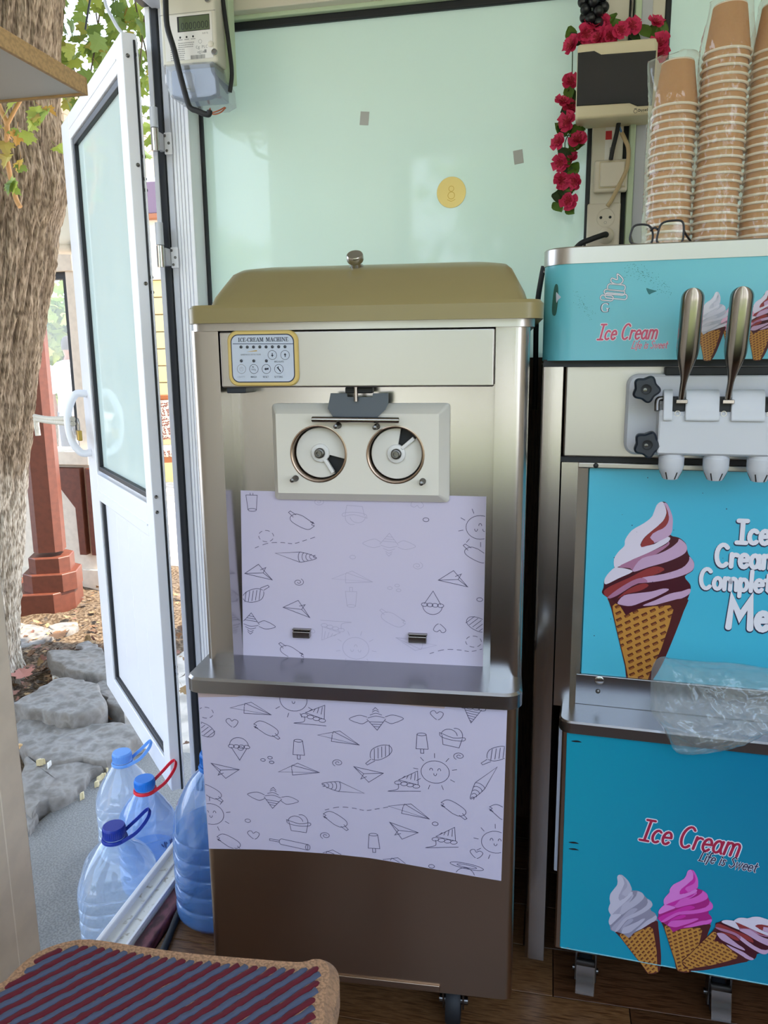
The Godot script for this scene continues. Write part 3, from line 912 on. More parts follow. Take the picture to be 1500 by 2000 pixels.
# ---------------------------------------------------------------- line drawings on the two papers
func motif(k: String) -> Array:
	var o := []
	match k:
		"sun":
			o.append(arc(0, 0, 28, 24, 0, 360, 28))
			for i in 9:
				var d := Vector2.from_angle(TAU * (i + 0.3) / 9)
				o.append(PackedVector2Array([Vector2(d.x * 34, d.y * 30), Vector2(d.x * 44, d.y * 40)]))
			o.append(arc(-8, 3, 3, 5, 0, 180, 6)); o.append(arc(8, 3, 3, 5, 0, 180, 6)); o.append(arc(0, -3, 3, 5, 180, 360, 6))
		"plane":
			o.append(p2([-43, -4, 0, 14, 43, -8, -43, -4])); o.append(p2([-14, 4, -12, 10, 43, -8])); o.append(p2([-14, 3, -14, -12, 43, -8]))
		"dart":
			o.append(p2([-30, 12, 30, 2, 0, -20, -30, 12])); o.append(p2([-30, 12, -10, -2, 30, 2])); o.append(p2([-10, -2, -16, -14, -4, -8]))
		"heart":
			o.append(sm(p2([0, -9, -12, 2, -10, 8, -4, 9, 0, 4, 6, 8, 13, 4, 8, -6]), 4, true))
		"dot": o.append(arc(0, 0, 6, 4, 0, 360, 14))
		"dots":
			o.append(arc(-9, -2, 5, 3, 0, 360, 10)); o.append(arc(6, 4, 5, 3, 0, 360, 10)); o.append(arc(9, -6, 5, 3, 0, 360, 10))
		"spiral":
			var s := PackedVector2Array()
			for i in 26: s.append(Vector2.from_angle(i * 0.42) * (1.5 + i * 0.36) * Vector2(1.15, 0.8))
			o.append(s)
		"scoop":
			o.append(p2([-17, 0, 0, -28, 17, 0])); o.append(arc(0, 4, 20, 18, 0, 180, 12))
			for i in 4: o.append(arc(-16.5 + 11 * i, 2, 6.5, 4, 0, 360, 10))
		"cone":
			o.append(p2([-17, 4, 0, -26, 17, 4]))
			for i in 5: o.append(p2([-14 + i * 3, -1 - i * 5, 14 - i * 3, -3 - i * 5]))
			for i in 4: o.append(arc(-18 + 12 * i, 6, 7, 4, 0, 360, 10))
		"pop":
			o.append(p2([-9, 17, -12, -14, 12, -14, 9, 17])); o.append(arc(0, 17, 9, 3, 0, 360, 12)); o.append(p2([-3, -14, -3, -23, 3, -23, 3, -14]))
		"bite":
			o.append(sm(p2([-26, 10, -14, 18, 2, 14, 22, 2, 24, -8, 12, -14, -2, -10]), 4)); o.append(p2([-2, -10, -26, 6])); o.append(sm(p2([-26, 10, -20, 8, -24, 3, -18, 2, -26, 6]), 3)); o.append(p2([12, -12, 24, -20, 28, -17, 18, -7]))
		"stripes":
			o.append(sm(p2([-22, -6, -14, 10, 8, 14, 24, 8, 24, -4, 10, -12, -10, -14]), 4, true))
			for i in 5: o.append(p2([-16 + i * 8, -11, -8 + i * 8, 11]))
			o.append(p2([-22, -8, -36, -14, -34, -18, -16, -14]))
		"splat":
			o.append(p2([24, 26, -16, 8, 22, -4, 24, 26]))
			for i in 4: o.append(p2([-8 + i * 8, 9 - i * 2 + 3, -2 + i * 7, 16 + i * 2]))
			for i in 4: o.append(arc(-18 + 12 * i, 2 - 3 * i, 7, 4, 0, 360, 10))
			o.append(sm(p2([-18, 0, -20, -12, -40, -16, 0, -17, 26, -18]), 4))
		"winged":
			o.append(p2([-19, 2, 0, -22, 19, 2]))
			for i in 3: o.append(sm(p2([-17 + i * 5, 4 + i * 6, 0, 8 + i * 6, 17 - i * 5, 4 + i * 6]), 4))
			o.append(p2([-6, 20, 0, 26, 6, 20]))
			for i in 3: o.append(p2([-14 + i * 4, -4 - i * 5, 14 - i * 4, -5 - i * 5]))
			for s in [-1.0, 1.0]:
				o.append(sm(PackedVector2Array([Vector2(18 * s, 6), Vector2(34 * s, 10), Vector2(54 * s, 3), Vector2(46 * s, -3), Vector2(38 * s, -6), Vector2(28 * s, -8), Vector2(17 * s, -2)]), 4))
		"swirl":
			o.append(p2([-6, 12, 46, -6, -8, -10]))
			for i in 5: o.append(arc(-8 - i * 8, 1 - i * 0.5, 5, 11 - i * 2, -90, 90, 8))
			o.append(sm(p2([-8, 12, -26, 8, -42, 2, -26, -6, -8, -10]), 4))
		"bowl":
			o.append(p2([-20, 2, -16, -18, 16, -20, 20, 0])); o.append(sm(p2([-25, 6, -22, -2, 0, -6, 23, -4, 24, 3, 2, -1, -25, 6]), 3)); o.append(arc(-6, 2, 16, 14, 10, 180, 10)); o.append(arc(6, 4, 14, 16, -10, 110, 8))
		"roll":
			o.append(p2([-24, 7, 32, 4, 32, -9, -24, -6])); o.append(arc(32, -2.5, 5, 6.5, 0, 360, 12)); o.append(arc(-24, 0.5, 5, 6.5, 90, 270, 8)); o.append(p2([-29, 3, -50, 3, -50, -1, -29, -1]))
		"halo":
			o.append(arc(0, 12, 34, 6, 0, 360, 20)); o.append(arc(0, 12, 20, 3, 0, 360, 16)); o.append(arc(0, -14, 20, 22, 10, 170, 12))
		"dash", "loop":
			var c := sm(p2([-70, -8, -40, 0, -10, -1, 14, -5, 40, 0, 66, 6]), 8) if k == "dash" else arc(0, 0, 16, 12, 0, 360, 30)
			for i in range(0, c.size() - 3, 5): o.append(c.slice(i, i + 4))
	return o

func draw_all(parent: Node3D, kinds: PackedStringArray, at: PackedVector2Array, turn: Array, z: float, clip: PackedVector2Array, pale := false):
	var g := G.new()
	var f := G.new()
	var k := 0.00083
	for i in kinds.size():
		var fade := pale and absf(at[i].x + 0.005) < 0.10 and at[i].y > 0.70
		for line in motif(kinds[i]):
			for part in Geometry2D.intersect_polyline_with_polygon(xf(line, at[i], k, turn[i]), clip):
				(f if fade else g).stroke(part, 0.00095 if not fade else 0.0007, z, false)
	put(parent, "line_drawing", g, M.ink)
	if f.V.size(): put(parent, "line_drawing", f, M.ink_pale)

func doodles(upper: Node3D, lower: Node3D):
	var kinds := "loop plane sun splat winged bite heart stripes scoop pop dots spiral plane heart cone bowl pop stripes spiral stripes dart plane swirl dart splat sun swirl dash bite sun winged dot bite plane bite bite bowl dot dart splat heart roll pop spiral heart sun plane halo bite dot plane dot".split(" ")
	draw_all(lower, kinds, p2([-0.2688, 0.6151, -0.1891, 0.6273, -0.1152, 0.6472, -0.0821, 0.6192, 0.0235, 0.6203, -0.1639, 0.5911, -0.2235, 0.5993, -0.2759, 0.5847, -0.213, 0.5551, -0.1092, 0.5604, -0.1643, 0.5369, -0.0423, 0.5391, -0.0396, 0.5854, 0.1225, 0.6345, 0.1799, 0.646, 0.1475, 0.5978, 0.0984, 0.5855, 0.0289, 0.5626, 0.1594, 0.5654, 0.2209, 0.5742, -0.2396, 0.5125, -0.1104, 0.522, -0.0362, 0.4947, 0.0095, 0.5243, 0.0737, 0.5106, 0.1203, 0.5344, 0.1972, 0.5201, -0.0088, 0.4591, -0.2696, 0.4669, -0.2699, 0.4259, -0.1572, 0.4642, -0.2037, 0.4187, 0.1509, 0.4704, 0.0778, 0.4625, -0.049, 0.4329, 0.2295, 0.4677, -0.1136, 0.4216, -0.2104, 0.5534, 0.0674, 0.4238, 0.1361, 0.4128, -0.1948, 0.3921, -0.1248, 0.3816, 0.0166, 0.3973, -0.0666, 0.4024, 0.1889, 0.3911, 0.2205, 0.4157, 0.0557, 0.3604, 0.1723, 0.3571, -0.24, 0.3742, 0.1206, 0.4407, -0.0549, 0.3646, 0.1148, 0.3612]), [0, -4, 0, 0, 4, 0, 0, -30, 0, 0, 0, 0, -8, 0, -6, -6, 2, 20, 0, 14, 0, 6, -4, 0, 6, 0, 60, 2, 0, 0, -4, 0, -4, -12, -4, -8, 0, 0, -8, 8, 0, -5, 2, 0, -6, 0, -10, -8, 0, 0, 0, 0], -0.0040, p2([-0.2794, 0.6515, -0.0142, 0.654, 0.2332, 0.6544, 0.2293, 0.3474, 0.1467, 0.3547, 0.0074, 0.3684, -0.1306, 0.3693, -0.2754, 0.36]))
	kinds = "pop bite spiral bowl dot sun loop dash swirl dot winged spiral bite dart plane spiral dots pop dart stripes dart winged bite scoop heart stripes dot splat plane sun bite loop dash dot heart".split(" ")
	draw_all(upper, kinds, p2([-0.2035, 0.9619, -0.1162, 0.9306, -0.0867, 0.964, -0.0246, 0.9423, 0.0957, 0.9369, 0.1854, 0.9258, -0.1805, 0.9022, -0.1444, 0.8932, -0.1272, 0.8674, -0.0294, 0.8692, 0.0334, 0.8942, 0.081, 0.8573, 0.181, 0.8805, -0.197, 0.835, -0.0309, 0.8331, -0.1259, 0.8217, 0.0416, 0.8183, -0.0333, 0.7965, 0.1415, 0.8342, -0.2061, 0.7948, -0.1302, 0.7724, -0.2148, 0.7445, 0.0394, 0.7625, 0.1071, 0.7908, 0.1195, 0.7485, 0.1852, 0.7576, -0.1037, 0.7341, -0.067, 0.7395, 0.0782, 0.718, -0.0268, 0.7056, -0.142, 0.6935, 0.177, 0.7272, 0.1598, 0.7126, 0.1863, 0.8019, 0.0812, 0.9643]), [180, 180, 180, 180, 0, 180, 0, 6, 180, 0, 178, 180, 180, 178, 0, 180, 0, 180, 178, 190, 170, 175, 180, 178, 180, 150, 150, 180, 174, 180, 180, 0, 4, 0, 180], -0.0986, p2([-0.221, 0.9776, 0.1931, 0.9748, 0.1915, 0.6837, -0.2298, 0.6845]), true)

# ---------------------------------------------------------------- the right machine
func machine_two():
	m2 = thing("ice_cream_machine", "turquoise soft serve machine with three nozzles and printed ice cream cones", "ice cream machine", Vector3(0.05, 0, -1.317), -3.33)
	put(m2, "lower_body", BB(-0.012, 0.55, 0.105, 0.56, -0.60, -0.012, 0.004, 1), M.steel_floor_tint)
	put(m2, "upper_body", BB(-0.03, 0.52, 0.56, 1.19, -0.60, -0.10), M.steel_floor_tint)
	put(m2, "side_panel", up(rr(-0.070, -0.033, -0.60, -0.056, 0.008, 4, [0, 1, 1, 0]), 0.036, 1.189), M.steel)
	put(m2, "inner_column", up(PackedVector2Array([Vector2(-0.0305, -0.30), Vector2(-0.0305, -0.060), Vector2(-0.003, -0.060), Vector2(0.0165, -0.078), Vector2(0.0165, -0.30)]), 0.573, 1.022), M.steel)
	put(m2, "splash_panel", BB(-0.0285, 0.52, 1.031, 1.186, -0.12, -0.066, 0.003, 1), M.steel_h)
	put(m2, "seam", BB(-0.034, 0.52, 1.021, 1.0305, -0.12, -0.070), M.dark)
	put(m2, "cross_rail", BB(-0.0305, 0.52, 1.0125, 1.0225, -0.12, -0.061, 0.002, 1), M.steel_h)
	var sc := G.new()
	sc.t = Transform3D(Basis(Vector3.RIGHT, PI / 2), Vector3(0.0265, 1.0175, -0.061))
	sc.lathe(PackedVector2Array([Vector2(0.0044, 0), Vector2(0.0044, 0.001), Vector2(0.003, 0.0024), Vector2(0, 0.0026)]), 16)
	put(m2, "screw", sc, M.dark)
	put(m2, "shadow_gap", BB(-0.066, 0.53, 1.184, 1.196, -0.60, -0.05), M.gasket)
	# upper housing, printed
	var plan := rr(-0.070, 0.535, -0.62, -0.030, 0.050, 10, [0, 1, 1, 0])
	var hs := put(m2, "upper_housing", up(plan, 1.1945, 1.3475), M.blue_print)
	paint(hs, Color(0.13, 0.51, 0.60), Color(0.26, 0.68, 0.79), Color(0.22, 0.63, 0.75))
	put(m2, "top_band", up(rr(-0.0715, 0.536, -0.621, -0.0285, 0.051, 10, [0, 1, 1, 0]), 1.3475, 1.374, 0.002), M.steel_h)
	var r := G.new()
	r.t.origin = Vector3(-0.0715, 1.343, -0.10)
	r.tube(PackedVector3Array([Vector3(-0.002, 0, 0), Vector3(0.004, 0, 0)]), 0.004, 10)
	put(m2, "rivet", r, M.bolt)
	housing_print(hs)
	# the printed panel behind the nozzles
	var mp := put(m2, "middle_panel", BB(0.0165, 0.50, 0.634, 1.0125, -0.12, -0.0755), M.blue_print)
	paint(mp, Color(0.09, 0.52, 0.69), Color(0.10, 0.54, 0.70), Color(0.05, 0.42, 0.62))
	cone_art(mp, Vector3(0.1200, 0.7985, -0.0752), 0.000189, 0.0, ["", "", "", ""])
	var z := -0.0749
	words(mp, "Ice", Vector3(0.2585, 0.8915, z), 0.0375, M.white_ink, M.navy, 0.0075, 0.0, 0.9)
	words(mp, "Cream", Vector3(0.2285, 0.8495, z), 0.0370, M.white_ink, M.navy, 0.0075, 0.0, 0.9)
	words(mp, "Complete", Vector3(0.2065, 0.8085, z), 0.0345, M.white_ink, M.navy, 0.0068, 0.0, 0.88)
	words(mp, "Menu", Vector3(0.2530, 0.7420, z), 0.0500, M.white_ink, M.navy, 0.0105, 0.0, 0.95)
	var dots := G.new()
	var rng := RandomNumberGenerator.new()
	rng.seed = 12
	for i in 22:
		dots.disc(Vector2(rng.randf_range(0.02, 0.32), rng.randf_range(0.66, 1.0)), rng.randf_range(0.0004, 0.0011), z, 7)
	put(mp, "speck", dots, M.navy)
	# riser and tray
	var rs := put(m2, "riser", BB(0.0, 0.52, 0.575, 0.634, -0.12, -0.070, 0.002, 1), M.tray)
	var sn := G.new()
	sn.t = Transform3D(Basis(Vector3.RIGHT, PI / 2), Vector3(0.047, 0.604, -0.070))
	sn.lathe(PackedVector2Array([Vector2(0.0042, 0), Vector2(0.0042, 0.0012), Vector2(0.0028, 0.003), Vector2(0, 0.0034)]), 16)
	put(rs, "screw", sn, M.bolt)
	sn = G.new()
	sn.t = Transform3D(Basis(Vector3.RIGHT, PI / 2), Vector3(0.0485, 0.6255, -0.070))
	sn.lathe(PackedVector2Array([Vector2(0.0082, 0), Vector2(0.0082, 0.0022), Vector2(0.007, 0.003), Vector2(0, 0.003)]), 22)
	put(rs, "plug", sn, M.steel)
	put(m2, "tray", up(rr(-0.0175, 0.56, -0.115, 0.0085, 0.022, 6), 0.5545, 0.576, 0.003), M.tray)
	# lower door
	var ld := put(m2, "lower_door", G.new(), M.blue_print)
	var g := G.new()
	g.prism(PackedVector2Array([Vector2(-0.0015, 0.120), Vector2(0.008, 0.1185), Vector2(0.012, 0.1215), Vector2(0.030, 0.118), Vector2(0.10, 0.1195), Vector2(0.20, 0.119), Vector2(0.545, 0.119), Vector2(0.545, 0.5535), Vector2(0.30, 0.5535), Vector2(-0.0035, 0.5535)]), -0.012, 0.0, 0.0008)
	ld.mesh = g.mesh()
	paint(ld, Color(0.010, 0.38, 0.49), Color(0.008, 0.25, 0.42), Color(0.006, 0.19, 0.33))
	var edge := G.new()
	edge.box(Vector3(0.27, 0.1195, 0.0), Vector3(0.54, 0.0022, 0.0016), 0.0006, 1)
	put(ld, "pale_edge", edge, M.blue_print).material_override = mt(rgb(130, 196, 206), 0.4)
	put(m2, "door_edge", BB(-0.0185, -0.0075, 0.255, 0.545, -0.055, -0.030, 0.002, 1), M.faceplate)
	for q in [[0.0015, 0.536], [0.004, 0.3385], [0.0045, 0.3255]]:
		g = G.new()
		g.prism(sm(p2([0, 0, 0.006, -0.0012, 0.013, -0.0006, 0.018, 0.0, 0.012, 0.0022, 0.006, 0.0018]), 3, true), 0, 0.0004)
		var chip := put(ld, "chipped_spot", g, M.dark)
		chip.position = Vector3(q[0] + 0.003, q[1], 0.0001)
	words(ld, "Ice Cream", Vector3(0.1265, 0.3640, 0.0004), 0.0405, M.red_plastic, M.white_ink, 0.0046, -2.0, 0.82, 0.22).material_override = mt(rgb(176, 40, 74), 0.4)
	words(ld, "Life is Sweet", Vector3(0.2255, 0.3400, 0.0004), 0.0200, M.navy, M.white_ink, 0.0021, -4.0, 0.80, 0.22)
	cone_art(ld, Vector3(0.1255, 0.1980, 0.0002), 0.000113, 24.0, [rgb(206, 200, 216), rgb(176, 170, 190), rgb(192, 186, 204), rgb(150, 144, 164)])
	cone_art(ld, Vector3(0.2110, 0.2230, 0.0009), 0.000116, 4.0, [rgb(228, 132, 214), rgb(206, 52, 164), rgb(222, 98, 196), rgb(176, 40, 130)])
	cone_art(ld, Vector3(0.2960, 0.1960, 0.0016), 0.000112, -48.0, ["", "", "", ""])
	for q in [[0.047, -0.045], [0.285, -0.045], [0.047, -0.52], [0.46, -0.52]]:
		locking_caster(m2, Vector3(q[0], 0, q[1]))
	dispenser()

# the printed film's colour wash with some light and shade in it, from the left edge to the middle and on to the right
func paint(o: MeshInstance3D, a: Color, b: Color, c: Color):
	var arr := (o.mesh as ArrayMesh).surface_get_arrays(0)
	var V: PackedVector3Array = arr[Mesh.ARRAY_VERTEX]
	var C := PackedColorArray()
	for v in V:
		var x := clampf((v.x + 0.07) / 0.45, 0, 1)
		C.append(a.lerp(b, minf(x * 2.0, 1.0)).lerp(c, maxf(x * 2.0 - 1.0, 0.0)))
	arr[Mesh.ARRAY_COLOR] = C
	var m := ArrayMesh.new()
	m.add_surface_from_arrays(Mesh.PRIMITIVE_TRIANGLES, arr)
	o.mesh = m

func housing_print(hs: Node3D):
	var z := -0.0297
	words(hs, "Ice Cream", Vector3(0.0195, 1.2275, z), 0.0235, M.red_plastic, M.white_ink, 0.0029, 0.0, 0.80, 0.22).material_override = mt(rgb(206, 78, 112), 0.4)
	words(hs, "Life is Sweet", Vector3(0.0730, 1.2125, z), 0.0118, M.red_plastic, M.white_ink, 0.0012, 0.0, 0.80, 0.22).material_override = mt(rgb(206, 96, 130), 0.4)
	# outlined swirl of soft serve over a G
	var dk := G.new()
	var wh := G.new()
	var k := 0.0000945
	for line in [sm(p2([530, 335, 530, 315, 560, 320, 556, 290, 590, 315, 585, 338, 560, 345]), 5, true), rr(514, 610, 346, 380, 14, 5), rr(500, 612, 378, 402, 11, 5), rr(508, 628, 395, 424, 13, 5), rr(485, 555, 410, 438, 13, 5)]:
		var p := PackedVector2Array()
		for q in line:
			var tilt: Vector2 = (q - Vector2(556, 370)).rotated(0.12)
			p.append(Vector2(0.0443, 1.3065) + tilt * Vector2(3.0, -3.0) * k)
		p.append(p[0])
		dk.stroke(p, 0.0026, z)
		wh.stroke(p, 0.0016, z + 0.0002)
	put(hs, "swirl_outline", dk, M.navy)
	put(hs, "swirl_symbol", wh, M.white_ink)
	letters(hs, "G", Vector3(0.0300, 1.2770, z - 0.0001), 0.0148, M.navy, "Droid Serif", 700)
	letters(hs, "G", Vector3(0.0300, 1.2770, z + 0.0002), 0.0134, M.white_ink, "Droid Serif", 400)
	cone_art(hs, Vector3(0.1905, 1.2475, z), 0.0000595, 0.0, [rgb(226, 224, 234), rgb(206, 206, 218), rgb(216, 214, 226), rgb(190, 192, 206)])
	cone_art(hs, Vector3(0.2275, 1.2475, z), 0.0000595, 0.0, [rgb(238, 190, 214), rgb(220, 110, 150), rgb(230, 160, 190), rgb(200, 110, 140)])
	cone_art(hs, Vector3(0.2625, 1.2475, z), 0.0000595, 0.0, ["", "", "", ""])
	# worn and scuffed places
	var sc := G.new()
	var rng := RandomNumberGenerator.new()
	rng.seed = 8
	for i in 150:
		var u := rng.randf()
		var p := Vector2(lerpf(0.062, 0.125, u) + rng.randfn(0, 0.006), lerpf(1.333, 1.296, u * u) + rng.randfn(0, 0.006))
		sc.disc(p, rng.randf_range(0.0002, 0.0007), z, 5)
	for i in 80:
		var u := rng.randf()
		sc.disc(Vector2(lerpf(-0.016, 0.012, u) + rng.randfn(0, 0.003), lerpf(1.30, 1.262, u) + rng.randfn(0, 0.006)), rng.randf_range(0.0002, 0.0006), z, 5)
	sc.fill(sm(p2([0.092, 1.306, 0.100, 1.303, 0.108, 1.301, 0.101, 1.2985, 0.097, 1.296, 0.094, 1.300]), 3, true), z)
	put(hs, "scuff", sc, mt(rgb(44, 116, 118), 0.6))
	var dn := G.new()
	for l in [[sm(p2([0, 0.022, 0.006, 0.024, 0.008, 0.010, 0.007, -0.010, 0.004, -0.024, -0.003, -0.022, -0.004, -0.006]), 4, true), 0.0, 0], [sm(p2([0.004, 0.012, 0.009, 0.008, 0.013, 0.004, 0.008, 0.000, 0.005, -0.004]), 4, true), 0.0004, 1]]:
		var g := G.new()
		for i in range(-8, 9):   # strips, so that it follows the round corner
			for part in Geometry2D.intersect_polygons(l[0], rr(i * 0.002, i * 0.002 + 0.002, -0.05, 0.05, 0.0001, 1)):
				g.fill(part, 0)
		for i in g.V.size():
			var a: float = deg_to_rad(38.0) - g.V[i].x / 0.05
			g.V[i] = Vector3(-0.02 - sin(a) * (0.0503 + l[1]), 1.292 + g.V[i].y, -0.08 + cos(a) * (0.0503 + l[1]))
			g.N[i] = Vector3(-sin(a), 0, cos(a))
		put(hs, "torn_patch", g, mt(rgb(52, 100, 92), 0.5) if l[2] == 0 else M.faceplate)

# pen-stroke letters ------------------------------------------------
func glyph(c: String) -> Array:
	match c:
		"I": return [0.55, [p2([0.08, 1, 0.48, 1]), p2([0.28, 1, 0.28, 0]), p2([0.06, 0, 0.48, 0])]]
		"C": return [0.68, [arc(0.36, 0.5, 0.29, 0.5, 48, 310, 16)]]
		"L": return [0.55, [sm(p2([0.34, 0.95, 0.22, 1.0, 0.18, 0.7, 0.16, 0.1, 0.08, 0.02]), 3), p2([0.08, 0.02, 0.5, 0.02])]]
		"M": return [0.95, [p2([0.1, 0, 0.16, 0.98, 0.45, 0.40, 0.76, 0.98, 0.82, 0])]]
		"S": return [0.60, [sm(p2([0.5, 0.86, 0.3, 1.0, 0.1, 0.80, 0.3, 0.54, 0.48, 0.30, 0.28, 0.0, 0.06, 0.14]), 4)]]
		"c": return [0.50, [arc(0.27, 0.29, 0.20, 0.29, 50, 310, 12)]]
		"e": return [0.52, [p2([0.08, 0.30, 0.44, 0.33]), arc(0.27, 0.29, 0.19, 0.29, 8, 320, 14)]]
		"r": return [0.42, [p2([0.1, 0.58, 0.1, 0]), arc(0.28, 0.36, 0.18, 0.20, 60, 180, 8)]]
		"a": return [0.56, [arc(0.25, 0.29, 0.18, 0.28, 0, 360, 16), sm(p2([0.44, 0.56, 0.43, 0.2, 0.52, 0.0]), 3)]]
		"m": return [0.80, [p2([0.1, 0.58, 0.1, 0]), arc(0.25, 0.38, 0.15, 0.2, 0, 180, 8), p2([0.40, 0.38, 0.40, 0]), arc(0.55, 0.38, 0.15, 0.2, 0, 180, 8), p2([0.70, 0.38, 0.71, 0])]]
		"n": return [0.52, [p2([0.1, 0.58, 0.1, 0]), arc(0.26, 0.36, 0.16, 0.22, 0, 180, 8), p2([0.42, 0.36, 0.42, 0])]]
		"o": return [0.54, [arc(0.27, 0.29, 0.19, 0.28, 0, 360, 16)]]
		"p": return [0.54, [p2([0.1, 0.58, 0.1, -0.3]), arc(0.28, 0.29, 0.18, 0.28, 0, 360, 14)]]
		"l": return [0.26, [p2([0.13, 1.0, 0.13, 0.0])]]
		"t": return [0.42, [p2([0.2, 0.85, 0.2, 0.1, 0.32, 0.0]), p2([0.05, 0.58, 0.38, 0.58])]]
		"u": return [0.54, [p2([0.1, 0.58, 0.1, 0.22]), arc(0.27, 0.22, 0.17, 0.21, 180, 360, 8), p2([0.44, 0.58, 0.44, 0])]]
		"i": return [0.26, [p2([0.13, 0.56, 0.13, 0.0]), arc(0.13, 0.76, 0.01, 0.01, 0, 360, 4)]]
		"f": return [0.36, [sm(p2([0.36, 0.92, 0.24, 1.0, 0.17, 0.8, 0.16, 0.3, 0.10, -0.22]), 4), p2([0.03, 0.55, 0.33, 0.55])]]
		"s": return [0.42, [sm(p2([0.34, 0.50, 0.2, 0.58, 0.08, 0.46, 0.2, 0.32, 0.33, 0.16, 0.2, 0.0, 0.05, 0.08]), 4)]]
		"w": return [0.70, [p2([0.06, 0.58, 0.18, 0.0, 0.34, 0.5, 0.48, 0.0, 0.62, 0.58])]]
	return [0.36, []]

func words(parent: Node3D, s: String, at: Vector3, h: float, mat: Material, under: Material, w: float, turn := 0.0, wide := 1.0, slant := 0.0) -> MeshInstance3D:
	var g := G.new()
	var b := G.new()
	var x := 0.0
	var lift := 0.0
	var T := Transform2D(deg_to_rad(turn), Vector2(at.x, at.y))
	for c in s:
		var gl := glyph(c)
		for line in gl[1]:
			var p := PackedVector2Array()
			for q in line:
				p.append(T * (Vector2((x + q.x * wide + q.y * slant) * h, q.y * h)))
			g.stroke(p, w, at.z + 0.0003 + lift)
			b.stroke(p, w * 1.75 if slant > 0.0 else w * 1.2, at.z + 0.0001 + lift)
			lift = 0.00005 - lift
		x += gl[0] * wide
	if slant == 0.0: b.t.origin = Vector3.ZERO
	var ob := put(parent, "lettering_shadow", b, under)
	if slant == 0.0: ob.position = Vector3(-0.0006, -0.0016, 0)
	return put(parent, "lettering", g, mat)

